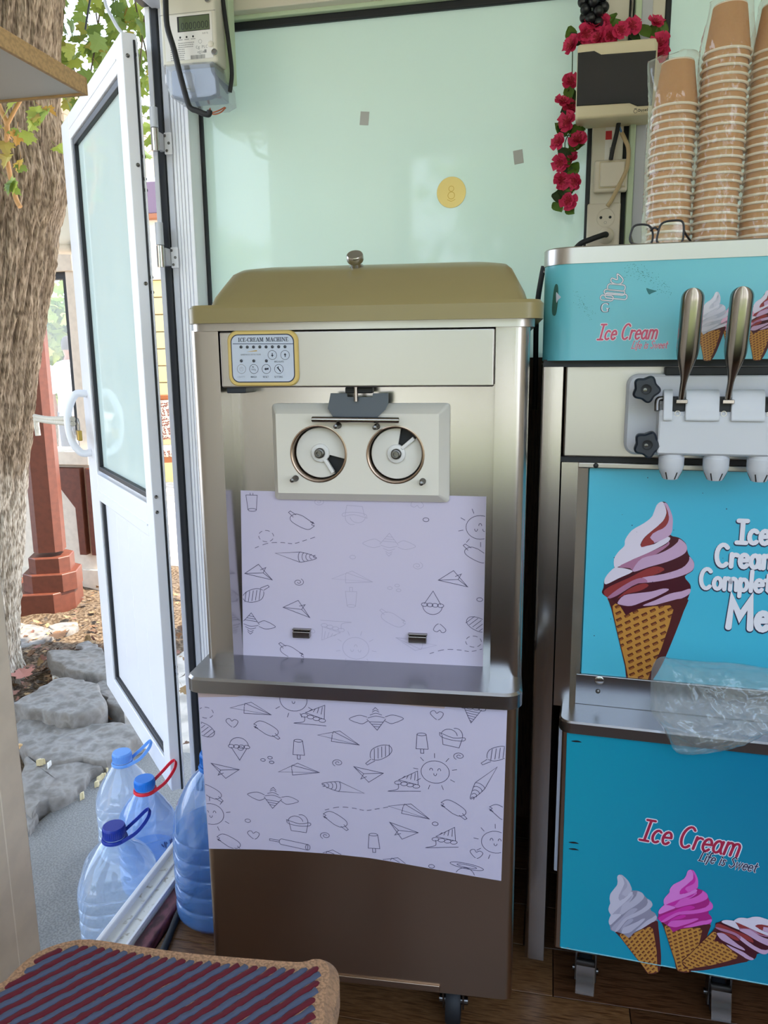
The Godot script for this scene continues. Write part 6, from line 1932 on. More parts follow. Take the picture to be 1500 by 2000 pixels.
func ground_outside():
	struct("ground", BB(-45, 45, PAVE - 0.6, PAVE - 0.045, -60, 45), M.plaza)
	struct("ground", terrain(-5.2, -1.75, -5.0, -1.3, PAVE - 0.012, 0.05, 110, 5), M.dirt)
	var pv := struct("pavement", terrain(-1.56, -0.97, -2.55, 1.6, PAVE - 0.004, 0.012, 60, 7, 4.0), M.asphalt)
	var top := PAVE + 0.06
	var n := 0
	for q in [
		[[-2.244, -3.0299, -2.0826, -3.0832, -1.951, -3.0839, -1.8253, -2.8732, -1.9024, -2.8181, -1.9623, -2.8204, -2.0504, -2.8729], -0.105, 11, Vector2(0, 0)],
		[[-2.0267, -2.5236, -2.0116, -2.7473, -1.9642, -2.7892, -1.8613, -2.7727, -1.6842, -2.6112, -1.6548, -2.4938, -1.7137, -2.4246, -1.855, -2.4345, -1.9851, -2.475], -0.100, 12, Vector2(0.02, 0.0)],
		[[-1.8671, -2.7929, -1.8047, -2.8469, -1.6575, -2.6727, -1.5976, -2.5694, -1.6876, -2.6318], -0.135, 13, Vector2(0, 0)],
		[[-1.9903, -2.4615, -1.791, -2.4727, -1.5881, -2.5059, -1.4799, -2.4954, -1.4302, -2.4055, -1.4563, -2.2984, -1.4567, -2.2199, -1.5516, -2.2145, -1.6345, -2.19, -1.7027, -2.1855, -1.8014, -2.2414], -0.150, 14, Vector2(0, 0)],
		[[-1.7947, -2.2226, -1.7032, -2.1967, -1.6342, -2.2359, -1.484, -2.2388, -1.4729, -2.1462, -1.4813, -2.0747, -1.4893, -2.0068, -1.5406, -1.9614, -1.5573, -1.9304], -0.165, 15, Vector2(0, 0)],
		[[-1.5577, -1.9295, -1.5112, -1.9365, -1.4991, -1.8779, -1.5093, -1.863], -0.178, 16, Vector2(0, 0)],
		[[-2.7899, -3.5432, -2.6093, -3.5355, -2.4842, -3.4701, -2.4507, -3.41, -2.4956, -3.293, -2.571, -3.2441], -0.185, 17, Vector2(0, 0)],
		[[-2.6152, -3.5546, -2.4877, -3.6185, -2.4033, -3.5334, -2.4656, -3.4639], -0.185, 18, Vector2(0, 0)],
		[[-2.2503, -3.2761, -2.2195, -3.3341, -2.1419, -3.2961, -2.0837, -3.2226, -2.1662, -3.2074], -0.165, 19, Vector2(0, 0)]]:
		put(pv, "slab", stone(p2(q[0]), PAVE - 0.03, q[1], q[2], q[3]), M.stone)
	# dry leaves and rubble scattered over the dirt
	var rng := RandomNumberGenerator.new()
	rng.seed = 77
	var mm := MultiMesh.new()
	mm.transform_format = MultiMesh.TRANSFORM_3D
	mm.use_colors = true
	mm.mesh = leaf_mesh(0.045)
	mm.instance_count = 900
	var tint := [rgb(118, 86, 60), rgb(138, 108, 78), rgb(98, 70, 50), rgb(150, 122, 86), rgb(134, 92, 78), rgb(88, 76, 66)]
	for i in 900:
		var p := Vector3(rng.randf_range(-3.6, -1.7), PAVE + 0.012, rng.randf_range(-4.4, -2.3))
		if i < 380: p = Vector3(rng.randfn(-2.15, 0.28), PAVE + 0.014, rng.randfn(-3.05, 0.35))
		mm.set_instance_transform(i, Transform3D(Basis.from_euler(Vector3(rng.randfn(-PI / 2, 0.45), rng.randf() * TAU, rng.randf() * TAU)).scaled(Vector3.ONE * rng.randf_range(0.35, 1.1)), p))
		mm.set_instance_color(i, (tint[rng.randi() % 6] as Color).srgb_to_linear())
	var ml := MultiMeshInstance3D.new()
	ml.multimesh = mm
	ml.material_override = mt(Color.WHITE, 0.8, 0.0, {"vertex_color_use_as_albedo": true, "cull_mode": BaseMaterial3D.CULL_DISABLED})
	ml.name = "leaf_litter"
	add_child(ml)
	ml.set_meta("kind", "stuff")
	tag(ml, "dry brown leaves scattered on the dirt between tree and column", "leaf litter")
	var fallen := [[[-2.2373, -2.8619], "pinkish fallen maple leaf near the foot of the tree", M.dry_pink, 0.10], [[-2.3868, -3.3481], "brown fallen maple leaf on the dirt below the column", M.dry_leaf, 0.09]]
	for f in fallen:
		var l := put(self, "fallen_leaf", leaf_mesh(f[3]), f[2])
		l.position = Vector3(f[0][0], -0.165, f[0][1])
		l.rotation_degrees = Vector3(-78, 30, 20)
		tag(l, f[1], "leaf")
	var bits := [[[-2.1211, -2.9197], 0.020, "smooth white pebble beside the upper slab", M.white_litter, "white_pebble", "pebble"], [[-1.671, -2.1738], 0.022, "cream crumb in the joint between two big slabs", M.chip, "crumb", "litter"], [[-1.6395, -2.1705], 0.018, "white crumb beside the cream crumb in the slab joint", M.white_litter, "crumb", "litter"], [[-1.4552, -2.2299], 0.024, "cream crumb left of the pale blue bottle", M.chip, "crumb", "litter"], [[-1.4571, -2.1994], 0.020, "cream crumb just below the largest one by the bottle", M.chip, "crumb", "litter"], [[-1.4545, -2.0745], 0.022, "cream crumb lying in the gutter along the asphalt", M.chip, "crumb", "litter"], [[-1.4512, -2.1553], 0.012, "smallest cream crumb between gutter and bottle", M.chip, "crumb", "litter"]]
	for b in bits:
		var c := PackedVector2Array()
		for i in 9: c.append(Vector2.from_angle(TAU * i / 9) * b[1] * 0.65 * rng.randf_range(0.6, 1.2))
		var o := put(self, b[4], stone(c, -0.01, b[1] * 0.5, 90 + n), b[3])
		o.position = Vector3(b[0][0], -0.150 if n in [1, 2] else -0.188, b[0][1])
		tag(o, b[2], b[5])
		n += 1
	var ch := thing("wood_chips", "little pile of pale wood splinters on the slab by the jamb", "wood chips", Vector3(-1.81, -0.135, -2.19))
	for k in 5:
		var g := G0(Vector3(0.01 * k - 0.02, 0.006 + 0.004 * (k % 3), 0.012 * (k % 2)), Vector3(3, 20 + 17 * k, 4))
		g.box(Vector3.ZERO, Vector3(0.09, 0.007, 0.012), 0.002, 1)
		put(ch, "splinter", g, M.shelf_edge)

# a five-lobed maple leaf, slightly cupped, its stalk at the origin
func leaf_mesh(s: float, curl := 0.25) -> ArrayMesh:
	var half := [Vector2(0, 0.02), Vector2(0.16, -0.02), Vector2(0.36, 0.02), Vector2(0.30, 0.16), Vector2(0.56, 0.30), Vector2(0.44, 0.40), Vector2(0.50, 0.58), Vector2(0.28, 0.54), Vector2(0.20, 0.66), Vector2(0.22, 0.80), Vector2(0.10, 0.84), Vector2(0, 1.0)]
	var g := G.new()
	for side in [-1.0, 1.0]:
		for i in half.size() - 1:
			var P := []
			for q in [Vector2(0, 0.30), half[i], half[i + 1]]:
				P.append(Vector3(q.x * side, q.y, curl * (q.x * q.x * 1.2 - (q.y - 0.3) * (q.y - 0.3))) * s)
			var n: Vector3 = (P[1] - P[0]).cross(P[2] - P[0]).normalized()
			if n.z < 0: n = -n
			g.tri(P[0], P[1], P[2], n, n, n)
	g.tube(PackedVector3Array([Vector3(0, 0.05, 0) * s, Vector3(0.02, -0.25, 0.05) * s, Vector3(0.03, -0.5, 0.16) * s]), 0.012 * s, 4, false)
	return g.mesh()

func outside():
	tree()
	# red-brown column on its stepped foot
	var cl := thing("column", "red-brown eight-sided column on a stepped foot in front of the cream pavilion", "column", Vector3(0, 0, 0))
	var z := -3.92
	var cx := p2([-2.8294, 0.9396, -2.6786, 0.9401, -2.9192, 0.1335, -2.7506, 0.1526, -2.9489, 0.1077, -2.7093, 0.136, -2.9515, 0.0211, -2.9924, 0.0192, -2.6839, 0.0579, -2.9993, -0.0747, -3.0619, -0.0841, -2.6358, -0.0256, -3.0724, -0.2683, -2.6515, -0.1934, -2.7047, -0.2277, -2.6315, 1.8093])
	var shaft := (cx[0].x + cx[1].x) / 2.0 - 0.055
	oct(cl, "shaft", Vector3(shaft, cx[2].y, z), 0.080, 2.4 - cx[2].y)
	oct(cl, "foot_step", Vector3(shaft + 0.005, cx[7].y, z), 0.112, cx[4].y - cx[7].y)
	oct(cl, "foot_step", Vector3(shaft + 0.005, cx[10].y, z), 0.145, cx[7].y - cx[10].y)
	var pl := oct(cl, "plinth", Vector3(shaft - 0.10, PAVE - 0.03, z), 0.215, cx[10].y - PAVE + 0.03)
	pl.scale = Vector3(1.05, 1, 1)
	oct(cl, "capital_step", Vector3(shaft + 0.01, 1.77, z), 0.085, 0.12)
	oct(cl, "capital_step", Vector3(shaft + 0.02, 1.885, z), 0.12, 0.14)
	# the pavilion behind: low cream wall, window with dark mullion, beam, brackets
	var pa := thing("pavilion", "cream pavilion with a wide window behind the red-brown column", "building", Vector3.ZERO)
	var zz := -4.35
	var pw := p2([-2.8013, -0.1201, -2.8657, 0.8493, -2.8712, 0.605, -2.8181, 0.6059, -2.9371, 1.7103, -2.8089, 1.6977, -2.9231, 1.8472, -2.9267, 1.4035, -2.8099, 1.4015, -3.3518, -0.1532])
	var rx: float = pw[0].x + 0.02
	put(pa, "low_wall", BB(-6.0, rx, PAVE - 0.1, pw[2].y - 0.02, zz - 0.16, zz, 0.004, 1), M.stucco)
	put(pa, "window_sill", BB(-6.0, rx + 0.02, pw[2].y - 0.03, pw[2].y + 0.055, zz - 0.20, zz + 0.05, 0.006, 2), M.stucco)
	put(pa, "skirting", BB(-6.0, rx + 0.01, PAVE - 0.1, PAVE + 0.10, zz - 0.17, zz + 0.02, 0.004, 1), M.stucco)
	put(pa, "end_pier", BB(pw[1].x + 0.02, rx, pw[2].y, 2.35, zz - 0.16, zz, 0.004, 1), M.stucco)
	put(pa, "mullion", BB(pw[1].x - 0.012, pw[1].x + 0.025, pw[1].y - 0.1, pw[5].y, zz - 0.09, zz - 0.02, 0.003, 1), M.dark)
	put(pa, "head_bar", BB(-6.0, pw[1].x + 0.02, pw[5].y - 0.01, pw[5].y + 0.03, zz - 0.10, zz - 0.02, 0.003, 1), M.dark)
	put(pa, "beam", BB(-6.0, rx, pw[5].y + 0.03, pw[5].y + 0.22, zz - 0.16, zz + 0.02, 0.006, 1), M.stucco)
	put(pa, "upper_wall", BB(-6.0, rx, pw[5].y + 0.20, 2.6, zz - 0.16, zz - 0.02, 0.004, 1), M.stucco)
	put(pa, "roof_slab", BB(-6.0, rx + 0.25, 2.6, 2.72, zz - 1.6, zz + 0.35, 0.01, 1), M.stucco)
	put(pa, "pane", BB(-6.0, pw[1].x, pw[2].y + 0.05, pw[5].y, zz - 0.065, zz - 0.059), M.clear)
	for sx in [-1.0, 1.0]:
		var g := G.new()
		g.prism(p2([0.0, 0.0, 0.24, 0.0, 0.05, -0.25, 0.045, -0.55, 0.0, -0.55]), 0, 0.05, 0.003)
		var br := put(pa, "bracket", g if sx > 0 else mirrored(g), M.terracotta)
		br.position = Vector3(shaft + 0.02 * sx, pw[2].y - 0.05, zz + 0.001)
	# white wall unit by the column's head
	var ap := p2([-2.3576, 2.0027, -2.2817, 1.9989, -2.3799, 1.7564, -2.3001, 1.7534])
	var au := thing("wall_unit", "rounded white plastic casing hanging between tree and door", "air conditioner", Vector3((ap[0].x + ap[1].x) / 2.0 - 0.06, (ap[0].y + ap[2].y) / 2.0, -3.62), 35)
	put(au, "casing", B(Vector3(0, 0.02, 0), Vector3(0.30, ap[0].y - ap[2].y + 0.06, 0.16), 0.055, 4), M.cream)
	put(au, "dark_strip", B(Vector3(0.09, -0.06, 0.076), Vector3(0.08, 0.20, 0.02), 0.008, 2), M.dark)  # dark strip at the right of the casing
	put(au, "drip_tray", B(Vector3(0, -0.135, 0.01), Vector3(0.26, 0.04, 0.12), 0.018, 3), M.stucco)
	put(au, "fixing_arm", BB(-0.4, 0.0, 0.10, 0.16, -0.05, -0.02, 0.004, 1), M.bolt)
	person()
	# shrub seen through the pavilion window
	shrub("shrub", "sunlit yellow-green shrub seen through the pavilion window", Vector3(-6.7, PAVE, -9.6), 1.0, 2.3, 5, 1800)
	# beyond the gap at the hinge: a yellow slatted kiosk and a chair in the sun
	var ky := thing("slatted_kiosk", "far kiosk of yellow boards with a plum upper panel in the gap beside the hinges", "kiosk", Vector3.ZERO)
	var kp := p2([-4.383, 2.1211, -4.4251, 0.363, -4.3262, 0.364, -4.4214, 3.1881, -4.3098, 3.1822, -4.4146, 2.8452, -4.3703, 2.1207])
	put(ky, "back_wall", BB(-5.6, -3.0, PAVE - 0.1, kp[3].y, -9.2, -8.72), M.stucco)
	var yb: float = kp[1].y
	var nb := 9
	for k in nb:
		var bh: float = (kp[0].y - yb) / nb
		put(ky, "board", BB(-5.6, -3.0, yb + k * bh + 0.006, yb + (k + 1) * bh - 0.006, -8.72, -8.66, 0.006, 1), M.yellow_slat)
	put(ky, "cornice", BB(-5.6, -3.0, kp[0].y, kp[0].y + 0.3, -8.72, -8.62, 0.01, 1), M.stucco)
	put(ky, "plum_panel", BB(-5.6, -3.0, kp[5].y, kp[3].y, -8.72, -8.64, 0.01, 1), M.plum)
	put(ky, "panel_trim", BB(-5.6, -3.0, kp[5].y - 0.06, kp[5].y, -8.72, -8.62, 0.01, 1), M.chair_wood)
	put(ky, "base_board", BB(-5.6, -3.0, PAVE - 0.1, yb, -8.72, -8.68), M.yellow_slat)
	var fc := thing("chair", "wooden chair with flowered cushions in front of the yellow boards", "chair", Vector3(-4.02, PAVE, -7.55), 25)
	put(fc, "seat_cushion", B(Vector3(0, 0.47, 0), Vector3(0.50, 0.09, 0.48), 0.03, 3), M.floral)
	put(fc, "back_cushion", B(Vector3(0, 0.78, -0.20), Vector3(0.50, 0.42, 0.09), 0.03, 3), M.floral)
	put(fc, "seat_rail", B(Vector3(0, 0.40, 0), Vector3(0.48, 0.06, 0.46), 0.01, 2), M.chair_wood)
	put(fc, "back_rail", B(Vector3(0, 1.02, -0.22), Vector3(0.50, 0.06, 0.05), 0.015, 2), M.chair_wood)
	for q in [[-0.21, 0.19, 0.42], [0.21, 0.19, 0.42], [-0.21, -0.21, 1.02], [0.21, -0.21, 1.02]]:
		var g := G.new()
		g.tube(PackedVector3Array([Vector3(q[0] * 1.05, 0, q[1] * 1.08), Vector3(q[0], q[2], q[1])]), [0.020, 0.026], 10)
		put(fc, "leg", g, M.chair_wood)
	# strap from the handle to the tree, and the grey wire above the door
	var h0 := Vector3(-0.978, 0, -1.80) + Basis(Vector3.UP, deg_to_rad(132.57)) * Vector3(0.778, 0, -0.062)
	var tr := p2([-1.914, 1.0144, -1.9134, 0.9395])
	var g := G.new()
	for k in 2:
		g.tube(sm3([Vector3(h0.x + 0.01, 1.015 - k * 0.016, h0.z), Vector3(lerpf(h0.x, tr[0].x, 0.5), 1.004 - k * 0.010, lerpf(h0.z, -2.62, 0.5)), Vector3(tr[0].x + 0.01, 1.0 - k * 0.012, -2.64)], 5), 0.0085, 8)
	g.tube(sm3([Vector3(tr[0].x + 0.03, 1.0, -2.62), Vector3(tr[0].x + 0.036, 0.97, -2.61), Vector3(tr[0].x + 0.038, 0.93, -2.61)], 4), 0.010, 8)
	tag(put(self, "strap", g, M.rope), "doubled pale strap tying the white door handle to the tree trunk", "strap")
	g = G.new()
	var c3 := []
	for p in p2([-1.1069, 2.0959, -1.0997, 2.0588, -1.0857, 2.0307, -1.0741, 2.01, -1.0619, 1.9955]): c3.append(Vector3(p.x, p.y, -1.95))
	g.tube(sm3(c3, 5), 0.0042, 8)
	tag(put(self, "grey_wire", g, M.alu_grey), "grey wire running down to the top corner of the open door", "wire")
	g = G.new()
	g.tube(sm3([Vector3(-1.35, 2.42, -2.4), Vector3(-1.40, 2.30, -2.4), Vector3(-1.43, 2.20, -2.4)], 5), 0.003, 6)
	tag(put(self, "dark_wire", g, M.rubber), "dark wire dangling among the maple leaves", "wire")

func mirrored(g: G) -> G:
	for i in g.V.size():
		g.V[i].x = -g.V[i].x
		g.N[i].x = -g.N[i].x
	for i in range(0, g.V.size(), 3):
		var a := g.V[i]; g.V[i] = g.V[i + 1]; g.V[i + 1] = a
		a = g.N[i]; g.N[i] = g.N[i + 1]; g.N[i + 1] = a
	return g

func oct(parent: Node3D, called: String, at: Vector3, r: float, h: float) -> MeshInstance3D:
	var p := PackedVector2Array()
	for i in 4:
		for s in [-1.0, 1.0]:
			p.append(Vector2(r, r * 0.56 * s).rotated(TAU * i / 4 - deg_to_rad(22)))
	var o := put(parent, called, up(p, 0, h, 0.004), M.terracotta)
	o.position = at
	return o

func tree():
	var t := thing("tree", "thick grey-brown maple trunk with a whitewashed foot and yellowing leaves outside the door", "tree", Vector3.ZERO)
	var e := p2([-1.7928, 2.4857, -1.8243, 2.319, -1.8375, 2.1463, -1.8351, 2.0221, -1.8283, 1.8956, -1.8459, 1.8052, -1.8794, 1.7327, -1.9125, 1.6025, -1.9767, 1.3729, -2.0388, 1.1345, -2.0822, 0.9497, -2.1292, 0.7383, -2.1631, 0.5206, -2.2311, 0.1346, -2.2655, -0.1017, -2.2259, -0.2709])
	var ns := FastNoiseLite.new()
	ns.seed = 2
	ns.frequency = 1.0
	ns.fractal_octaves = 4
	ns.fractal_type = FastNoiseLite.FRACTAL_RIDGED
	var n2 := FastNoiseLite.new()
	n2.seed = 6
	n2.frequency = 1.0
	n2.fractal_octaves = 3
	var ys := []
	var y := PAVE - 0.12
	while y < 3.9:
		ys.append(y); y += 0.010 if y < 2.6 else 0.05
	var rows := []
	var cols := []
	for yy in ys:
		# right-hand edge at this height
		var xr: float = e[0].x + (yy - e[0].y) * 0.12
		for i in e.size() - 1:
			if yy <= e[i].y and yy >= e[i + 1].y:
				xr = lerpf(e[i + 1].x, e[i].x, (yy - e[i + 1].y) / (e[i].y - e[i + 1].y))
		if yy < e[-1].y: xr = e[-1].x + 0.03
		var R := 0.25 + 0.05 * smoothstep(0.35, -0.2, yy) + 0.03 * exp(-pow((yy - 1.95) / 0.25, 2.0))
		var row := []
		var crow := []
		for j in 300:
			var a := TAU * j / 300
			var u := a * 7.0 + 0.6 * n2.get_noise_2d(yy * 3, j * 0.02)
			var ridge := ns.get_noise_3d(cos(a) * 7.0, yy * 2.2 + 0.3 * sin(u * 0.3), sin(a) * 7.0)
			var fine := ns.get_noise_3d(cos(a) * 16.0, yy * 3.6, sin(a) * 16.0)
			var r := R - 0.025 + 0.018 * ridge + 0.012 * fine + 0.02 * n2.get_noise_3d(cos(a), yy, sin(a))
			row.append(Vector3(xr - R * 1.17 + cos(a) * r, yy, -2.87 + sin(a) * r))
			var lime := smoothstep(0.82, 0.62, yy + 0.22 * n2.get_noise_2d(a * 2.0, yy * 2.5)) * (0.75 + 0.25 * fine)
			var bark := rgb(172, 153, 130).lerp(rgb(104, 88, 73), clampf(0.45 - 0.55 * (ridge + 0.4 * fine), 0, 1))
			crow.append(bark.lerp(rgb(232, 224, 210), clampf(lime * 0.85, 0, 0.9)).srgb_to_linear())
		rows.append(row); cols.append(crow)
	var g := G.new()
	fast_grid(g, rows, cols)
	put(t, "trunk", g, M.bark)
	# boughs
	var rng := RandomNumberGenerator.new()
	rng.seed = 15
	var tips := []
	for b in [[Vector3(-1.98, 2.9, -2.8), Vector3(-1.5, 3.1, -2.9), Vector3(-0.9, 3.25, -3.1), 0.09], [Vector3(-2.0, 3.0, -2.9), Vector3(-2.0, 3.3, -3.6), Vector3(-1.8, 3.4, -4.6), 0.10], [Vector3(-2.1, 3.0, -2.7), Vector3(-2.6, 3.4, -2.2), Vector3(-3.2, 3.6, -1.6), 0.10], [Vector3(-2.0, 3.2, -2.7), Vector3(-1.7, 3.6, -1.9), Vector3(-1.5, 3.9, -0.9), 0.09], [Vector3(-2.1, 3.3, -3.0), Vector3(-2.8, 3.7, -3.6), Vector3(-3.4, 3.8, -4.4), 0.09]]:
		g = G.new()
		var p := sm3([b[0], b[1], b[2]], 6)
		var r := []
		for i in p.size(): r.append(lerpf(b[3], 0.025, float(i) / p.size()))
		g.tube(p, r, 10)
		put(t, "bough", g, M.branch)
		tips.append([b[2] + Vector3(0, 0.4, 0), 0.6])
	# hanging leaves that the picture shows one by one
	var lm := [leaf_mesh(0.072, 0.2), leaf_mesh(0.076, 0.45), leaf_mesh(0.064, -0.1)]
	var sprays := [Vector3(-1.66, 2.64, -3.2), Vector3(-1.72, 2.50, -3.3), Vector3(-1.68, 2.38, -3.25), Vector3(-1.86, 2.64, -3.3), Vector3(-1.95, 2.50, -3.2), Vector3(-1.84, 2.40, -3.35), Vector3(-2.04, 2.62, -3.25), Vector3(-2.08, 2.42, -3.3), Vector3(-1.60, 2.52, -3.35), Vector3(-1.78, 2.34, -3.4), Vector3(-2.02, 2.32, -3.3), Vector3(-2.10, 2.26, -3.4)]
	for s in sprays:
		g = G.new()
		var o := Vector3(-1.45, 3.12, -3.0).lerp(s + Vector3(0, 0.6, 0.1), 0.8)
		g.tube(sm3([o, (o + s) / 2.0 + Vector3(rng.randf_range(-0.12, 0.12), 0.05, 0), s + Vector3(rng.randf_range(-0.12, 0.12), -0.02, 0.02)], 5), 0.0032, 6)
		put(t, "branch", g, M.branch)
		for k in 23:
			var l := put(t, "leaf", lm[rng.randi() % 3], M.leaves[[0, 0, 0, 1, 1, 2, 2, 5, 5, 3, 4][rng.randi() % 11]])
			l.position = s + Vector3(rng.randfn(0, 0.15), rng.randfn(0, 0.11), rng.randfn(0, 0.14))
			l.rotation = Vector3(rng.randfn(-0.35, 0.5), rng.randfn(0, 0.7), PI + rng.randfn(0, 0.7))
			l.scale = Vector3.ONE * rng.randf_range(0.75, 1.25)
	# crown overhead, out of view, placed to shade the doorway and the trunk
	for k in 62:
		var low := rng.randf_range(-5.0, 1.4)
		tips.append([Vector3(low, rng.randf_range(3.6, 4.8), rng.randf_range(-3.7 if low > -1.6 else -4.2, 1.5)), rng.randf_range(0.5, 0.85)])
	for k in 22: tips.append([Vector3(rng.randf_range(-1.5, 1.6), rng.randf_range(3.4, 4.4), rng.randf_range(-3.9, -2.2)), rng.randf_range(0.45, 0.7)])  # more clusters out of view towards the sun, shading the slabs
	foliage(t, "foliage", tips, 13000, 0.20, rng)
	# shoot growing from the trunk
	var tw := p2([-1.8544, 1.7392, -1.8701, 1.7746, -1.8666, 1.8829, -1.8648, 1.9364, -1.8542, 1.9995, -1.8733, 2.05, -1.8829, 2.0787, -1.854, 2.0013, -1.8131, 2.0529, -1.7936, 2.0759])
	g = G.new()
	var a3 := []
	for i in 7: a3.append(Vector3(tw[i].x, tw[i].y, -2.60 + (0.03 if i > 1 else 0.0)))
	g.tube(sm3(a3, 5), 0.0085, 8)
	var b3 := []
	for i in range(7, 10): b3.append(Vector3(tw[i].x, tw[i].y, -2.57))
	g.tube(sm3(b3, 5), 0.0065, 8)
	var sh := put(t, "shoot", g, M.twig)
	for p in p2([-1.8379, 2.0209, -1.7046, 2.0137, -1.7564, 1.9965, -1.7467, 1.97, -1.8104, 1.9462, -1.7699, 1.942, -1.8459, 1.8764, -1.8078, 1.8548, -1.8011, 1.8385, -1.8496, 1.7877, -1.8132, 2.052, -1.8708, 1.9201, -1.8533, 1.9611, -1.7331, 2.0191, -1.6885, 2.0092, -1.7315, 1.9949, -1.8393, 1.7836, -1.8599, 1.7918, -1.8698, 1.9656, -1.6674, 1.8906, -1.8039, 1.9476]):
		var l := put(sh, "leaf", lm[rng.randi() % 3], M.leaves[[1, 2, 2, 3, 4, 0][rng.randi() % 6]])
		l.position = Vector3(p.x, p.y + 0.03, -2.56)
		l.rotation = Vector3(rng.randfn(-0.6, 0.3), rng.randfn(0, 0.6), PI + rng.randfn(0, 0.5))
		l.scale = Vector3.ONE * rng.randf_range(0.62, 0.95)

func fast_grid(g: G, P: Array, cols: Array):
	var R := P.size()
	var K: int = P[0].size()
	var nn := []
	for i in R:
		var row := []
		for j in K:
			row.append((P[mini(i + 1, R - 1)][j] - P[maxi(i - 1, 0)][j]).cross(P[i][(j + 1) % K] - P[i][(j + K - 1) % K]).normalized())
		nn.append(row)
	for i in R - 1:
		for j in K:
			var l := (j + 1) % K
			for q in [[i, j], [i + 1, l], [i, l], [i, j], [i + 1, j], [i + 1, l]]:
				g.V.append(P[q[0]][q[1]]); g.N.append(-nn[q[0]][q[1]]); g.U.append(Vector2()); g.C.append(cols[q[0]][q[1]])
	var mid: Vector3 = (P[0][0] + P[0][K / 2]) / 2.0
	if g.N[0].dot(g.V[0] - mid) < 0:
		for i in g.N.size(): g.N[i] = -g.N[i]
	var votes := 0
	for i in range(0, g.V.size(), 30):
		votes += 1 if (g.V[i + 1] - g.V[i]).cross(g.V[i + 2] - g.V[i]).dot(g.N[i] + g.N[i + 1] + g.N[i + 2]) > 0 else -1
	for i in range(0, g.V.size(), 3):
		if votes > 0:
			var a := g.V[i + 1]; g.V[i + 1] = g.V[i + 2]; g.V[i + 2] = a
			a = g.N[i + 1]; g.N[i + 1] = g.N[i + 2]; g.N[i + 2] = a
			var c := g.C[i + 1]; g.C[i + 1] = g.C[i + 2]; g.C[i + 2] = c

func foliage(parent: Node3D, called: String, blobs: Array, count: int, size: float, rng: RandomNumberGenerator, tint := []) -> MultiMeshInstance3D:
	var mm := MultiMesh.new()
	mm.transform_format = MultiMesh.TRANSFORM_3D
	mm.use_colors = true
	mm.mesh = leaf_mesh(size, 0.3)
	mm.instance_count = count
	if tint.is_empty(): tint = [rgb(104, 128, 62), rgb(128, 146, 72), rgb(150, 158, 70), rgb(90, 116, 62), rgb(174, 146, 82)]
	for i in count:
		var b = blobs[rng.randi() % blobs.size()]
		var d := Vector3(rng.randfn(), rng.randfn(), rng.randfn()).normalized() * pow(rng.randf(), 0.4)
		mm.set_instance_transform(i, Transform3D(Basis.from_euler(Vector3(rng.randf() * TAU, rng.randf() * TAU, rng.randf() * TAU)).scaled(Vector3.ONE * rng.randf_range(0.7, 1.3)), b[0] + d * b[1]))
		mm.set_instance_color(i, (tint[rng.randi() % tint.size()] as Color).srgb_to_linear())
	var o := MultiMeshInstance3D.new()
	o.multimesh = mm
	o.material_override = mt(Color.WHITE, 0.6, 0.0, {"vertex_color_use_as_albedo": true, "backlight_enabled": true, "backlight": Color(0.7, 0.75, 0.4), "cull_mode": BaseMaterial3D.CULL_DISABLED})
	o.name = called
	parent.add_child(o, true)
	o.set_meta("kind", "stuff")
	return o

func shrub(called: String, label: String, at: Vector3, r: float, h: float, sd: int, count: int):
	var s := thing(called, label, "shrub" if h < 3 else "tree", at)
	var rng := RandomNumberGenerator.new()
	rng.seed = sd
	var blobs := []
	for k in 9: blobs.append([Vector3(rng.randf_range(-r, r), h * rng.randf_range(0.45, 0.95), rng.randf_range(-r, r) * 0.6), r * rng.randf_range(0.4, 0.65)])
	foliage(s, "foliage", blobs, count, 0.16 * maxf(1.0, h / 3.0), rng, [rgb(150, 170, 80), rgb(178, 186, 96), rgb(120, 146, 70)])
	var g := G.new()
	for k in 4:
		g.tube(sm3([Vector3(0, -0.05, 0), Vector3(rng.randf_range(-0.2, 0.2), h * 0.3, rng.randf_range(-0.2, 0.2)), Vector3(rng.randf_range(-r, r) * 0.6, h * 0.7, rng.randf_range(-r, r) * 0.4)], 4), 0.02 * h, 7)
	put(s, "stems", g, M.branch)

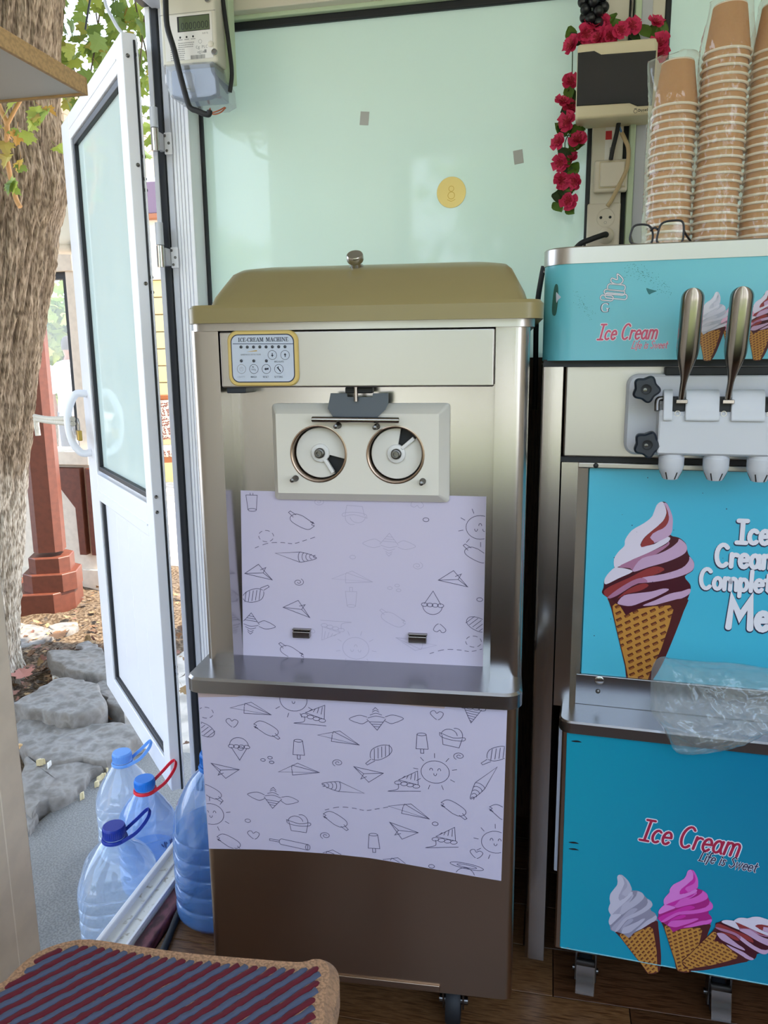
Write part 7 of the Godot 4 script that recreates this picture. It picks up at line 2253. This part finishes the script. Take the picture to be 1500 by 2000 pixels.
func person():
	var pp := p2([-5.1945, 1.3922, -5.2661, 1.2384, -5.1855, 1.4854])
	var o := thing("person", "person in a white shirt with short dark hair, seen from behind through the pavilion window", "person", Vector3(pp[0].x, PAVE, -7.9), 205)
	var s: float = (pp[2].y - PAVE) / 1.735
	o.scale = Vector3.ONE * s
	var g := G.new()
	var rows := []
	# hips, waist, chest, shoulders, neck, head: (height, half-width, half-depth, forward)
	for q in [[0.78, 0.02, 0.02, 0], [0.80, 0.15, 0.11, 0], [0.90, 0.165, 0.12, 0], [1.02, 0.150, 0.110, 0], [1.15, 0.165, 0.115, 0], [1.28, 0.185, 0.120, 0], [1.38, 0.190, 0.105, 0], [1.43, 0.150, 0.085, 0], [1.46, 0.075, 0.065, 0.005], [1.50, 0.056, 0.058, 0.01], [1.53, 0.062, 0.070, 0.02], [1.57, 0.072, 0.090, 0.025], [1.62, 0.078, 0.098, 0.02], [1.67, 0.074, 0.092, 0.015], [1.71, 0.052, 0.064, 0.01], [1.725, 0.01, 0.01, 0.01]]:
		var ring := []
		for j in 28:
			var a := TAU * j / 28
			ring.append(Vector3(cos(a) * q[1], q[0], sin(a) * q[2] + q[3]))
		rows.append(ring)
	g.grid(rows, true)
	g = flipped(g)
	for sx in [-1.0, 1.0]:
		g.tube(sm3([Vector3(0.165 * sx, 1.385, 0), Vector3(0.225 * sx, 1.20, -0.01), Vector3(0.235 * sx, 1.08, 0.02), Vector3(0.220 * sx, 0.90, 0.09), Vector3(0.215 * sx, 0.80, 0.12)], 5), [0.058, 0.058, 0.056, 0.054, 0.052, 0.050, 0.048, 0.046, 0.045, 0.044, 0.043, 0.042, 0.041, 0.039, 0.037, 0.035, 0.033, 0.031, 0.029, 0.030, 0.026], 12)
		g.tube(sm3([Vector3(0.085 * sx, 0.86, 0), Vector3(0.095 * sx, 0.50, 0.01), Vector3(0.095 * sx, 0.08, -0.01)], 5), [0.088, 0.086, 0.083, 0.078, 0.072, 0.066, 0.062, 0.060, 0.055, 0.048, 0.042], 14)
	put(o, "body", g, M.skin)
	g = G.new()
	rows = []
	for q in [[0.84, 0.178, 0.135], [0.95, 0.172, 0.128], [1.05, 0.162, 0.122], [1.16, 0.176, 0.126], [1.28, 0.196, 0.130], [1.385, 0.200, 0.114], [1.435, 0.155, 0.092], [1.462, 0.080, 0.072]]:
		var ring := []
		for j in 28:
			var a := TAU * j / 28
			ring.append(Vector3(cos(a) * q[1], q[0], sin(a) * q[2]))
		rows.append(ring)
	g.grid(rows, true)
	g = flipped(g)
	for sx in [-1.0, 1.0]:
		g.tube(sm3([Vector3(0.160 * sx, 1.385, 0), Vector3(0.226 * sx, 1.21, -0.01), Vector3(0.236 * sx, 1.10, 0.015)], 5), 0.068, 12)
	put(o, "shirt", g, M.shirt)
	g = G.new()
	for sx in [-1.0, 1.0]:
		g.tube(sm3([Vector3(0.085 * sx, 0.88, 0), Vector3(0.095 * sx, 0.50, 0.01), Vector3(0.095 * sx, 0.06, -0.01)], 5), [0.098, 0.096, 0.093, 0.089, 0.084, 0.079, 0.076, 0.074, 0.070, 0.066, 0.064], 14)
	put(o, "trousers", g, M.trousers)
	g = G.new()
	rows = []
	for q in [[1.575, 0.077, 0.060, -0.030], [1.62, 0.083, 0.085, -0.005], [1.67, 0.080, 0.096, 0.008], [1.715, 0.058, 0.070, 0.008], [1.735, 0.012, 0.012, 0.006]]:
		var ring := []
		for j in 28:
			var a := TAU * j / 28
			ring.append(Vector3(cos(a) * q[1], q[0], sin(a) * q[2] + q[3]))
		rows.append(ring)
	g.grid(rows, true)
	put(o, "hair", flipped(g), M.hair)

# trees and grass in front of the kiosk, behind the camera: what the steel and the panes mirror
func front_greenery():
	struct("ground", BB(-9, 9, PAVE - 0.5, PAVE - 0.02, 4.5, 14), M.grass)
	var k := 0
	for q in [[-4.4, 10.0, 4.2], [0.4, 10.5, 4.6], [5.2, 10.0, 4.2]]:
		shrub("tree", ["unseen broad tree on the grass before the serving window, leftmost", "unseen tall tree on the grass straight before the serving window", "unseen broad tree on the grass before the serving window, rightmost"][k], Vector3(q[0], PAVE, q[1]), 2.3, q[2], 30 + k, 2200)
		k += 1
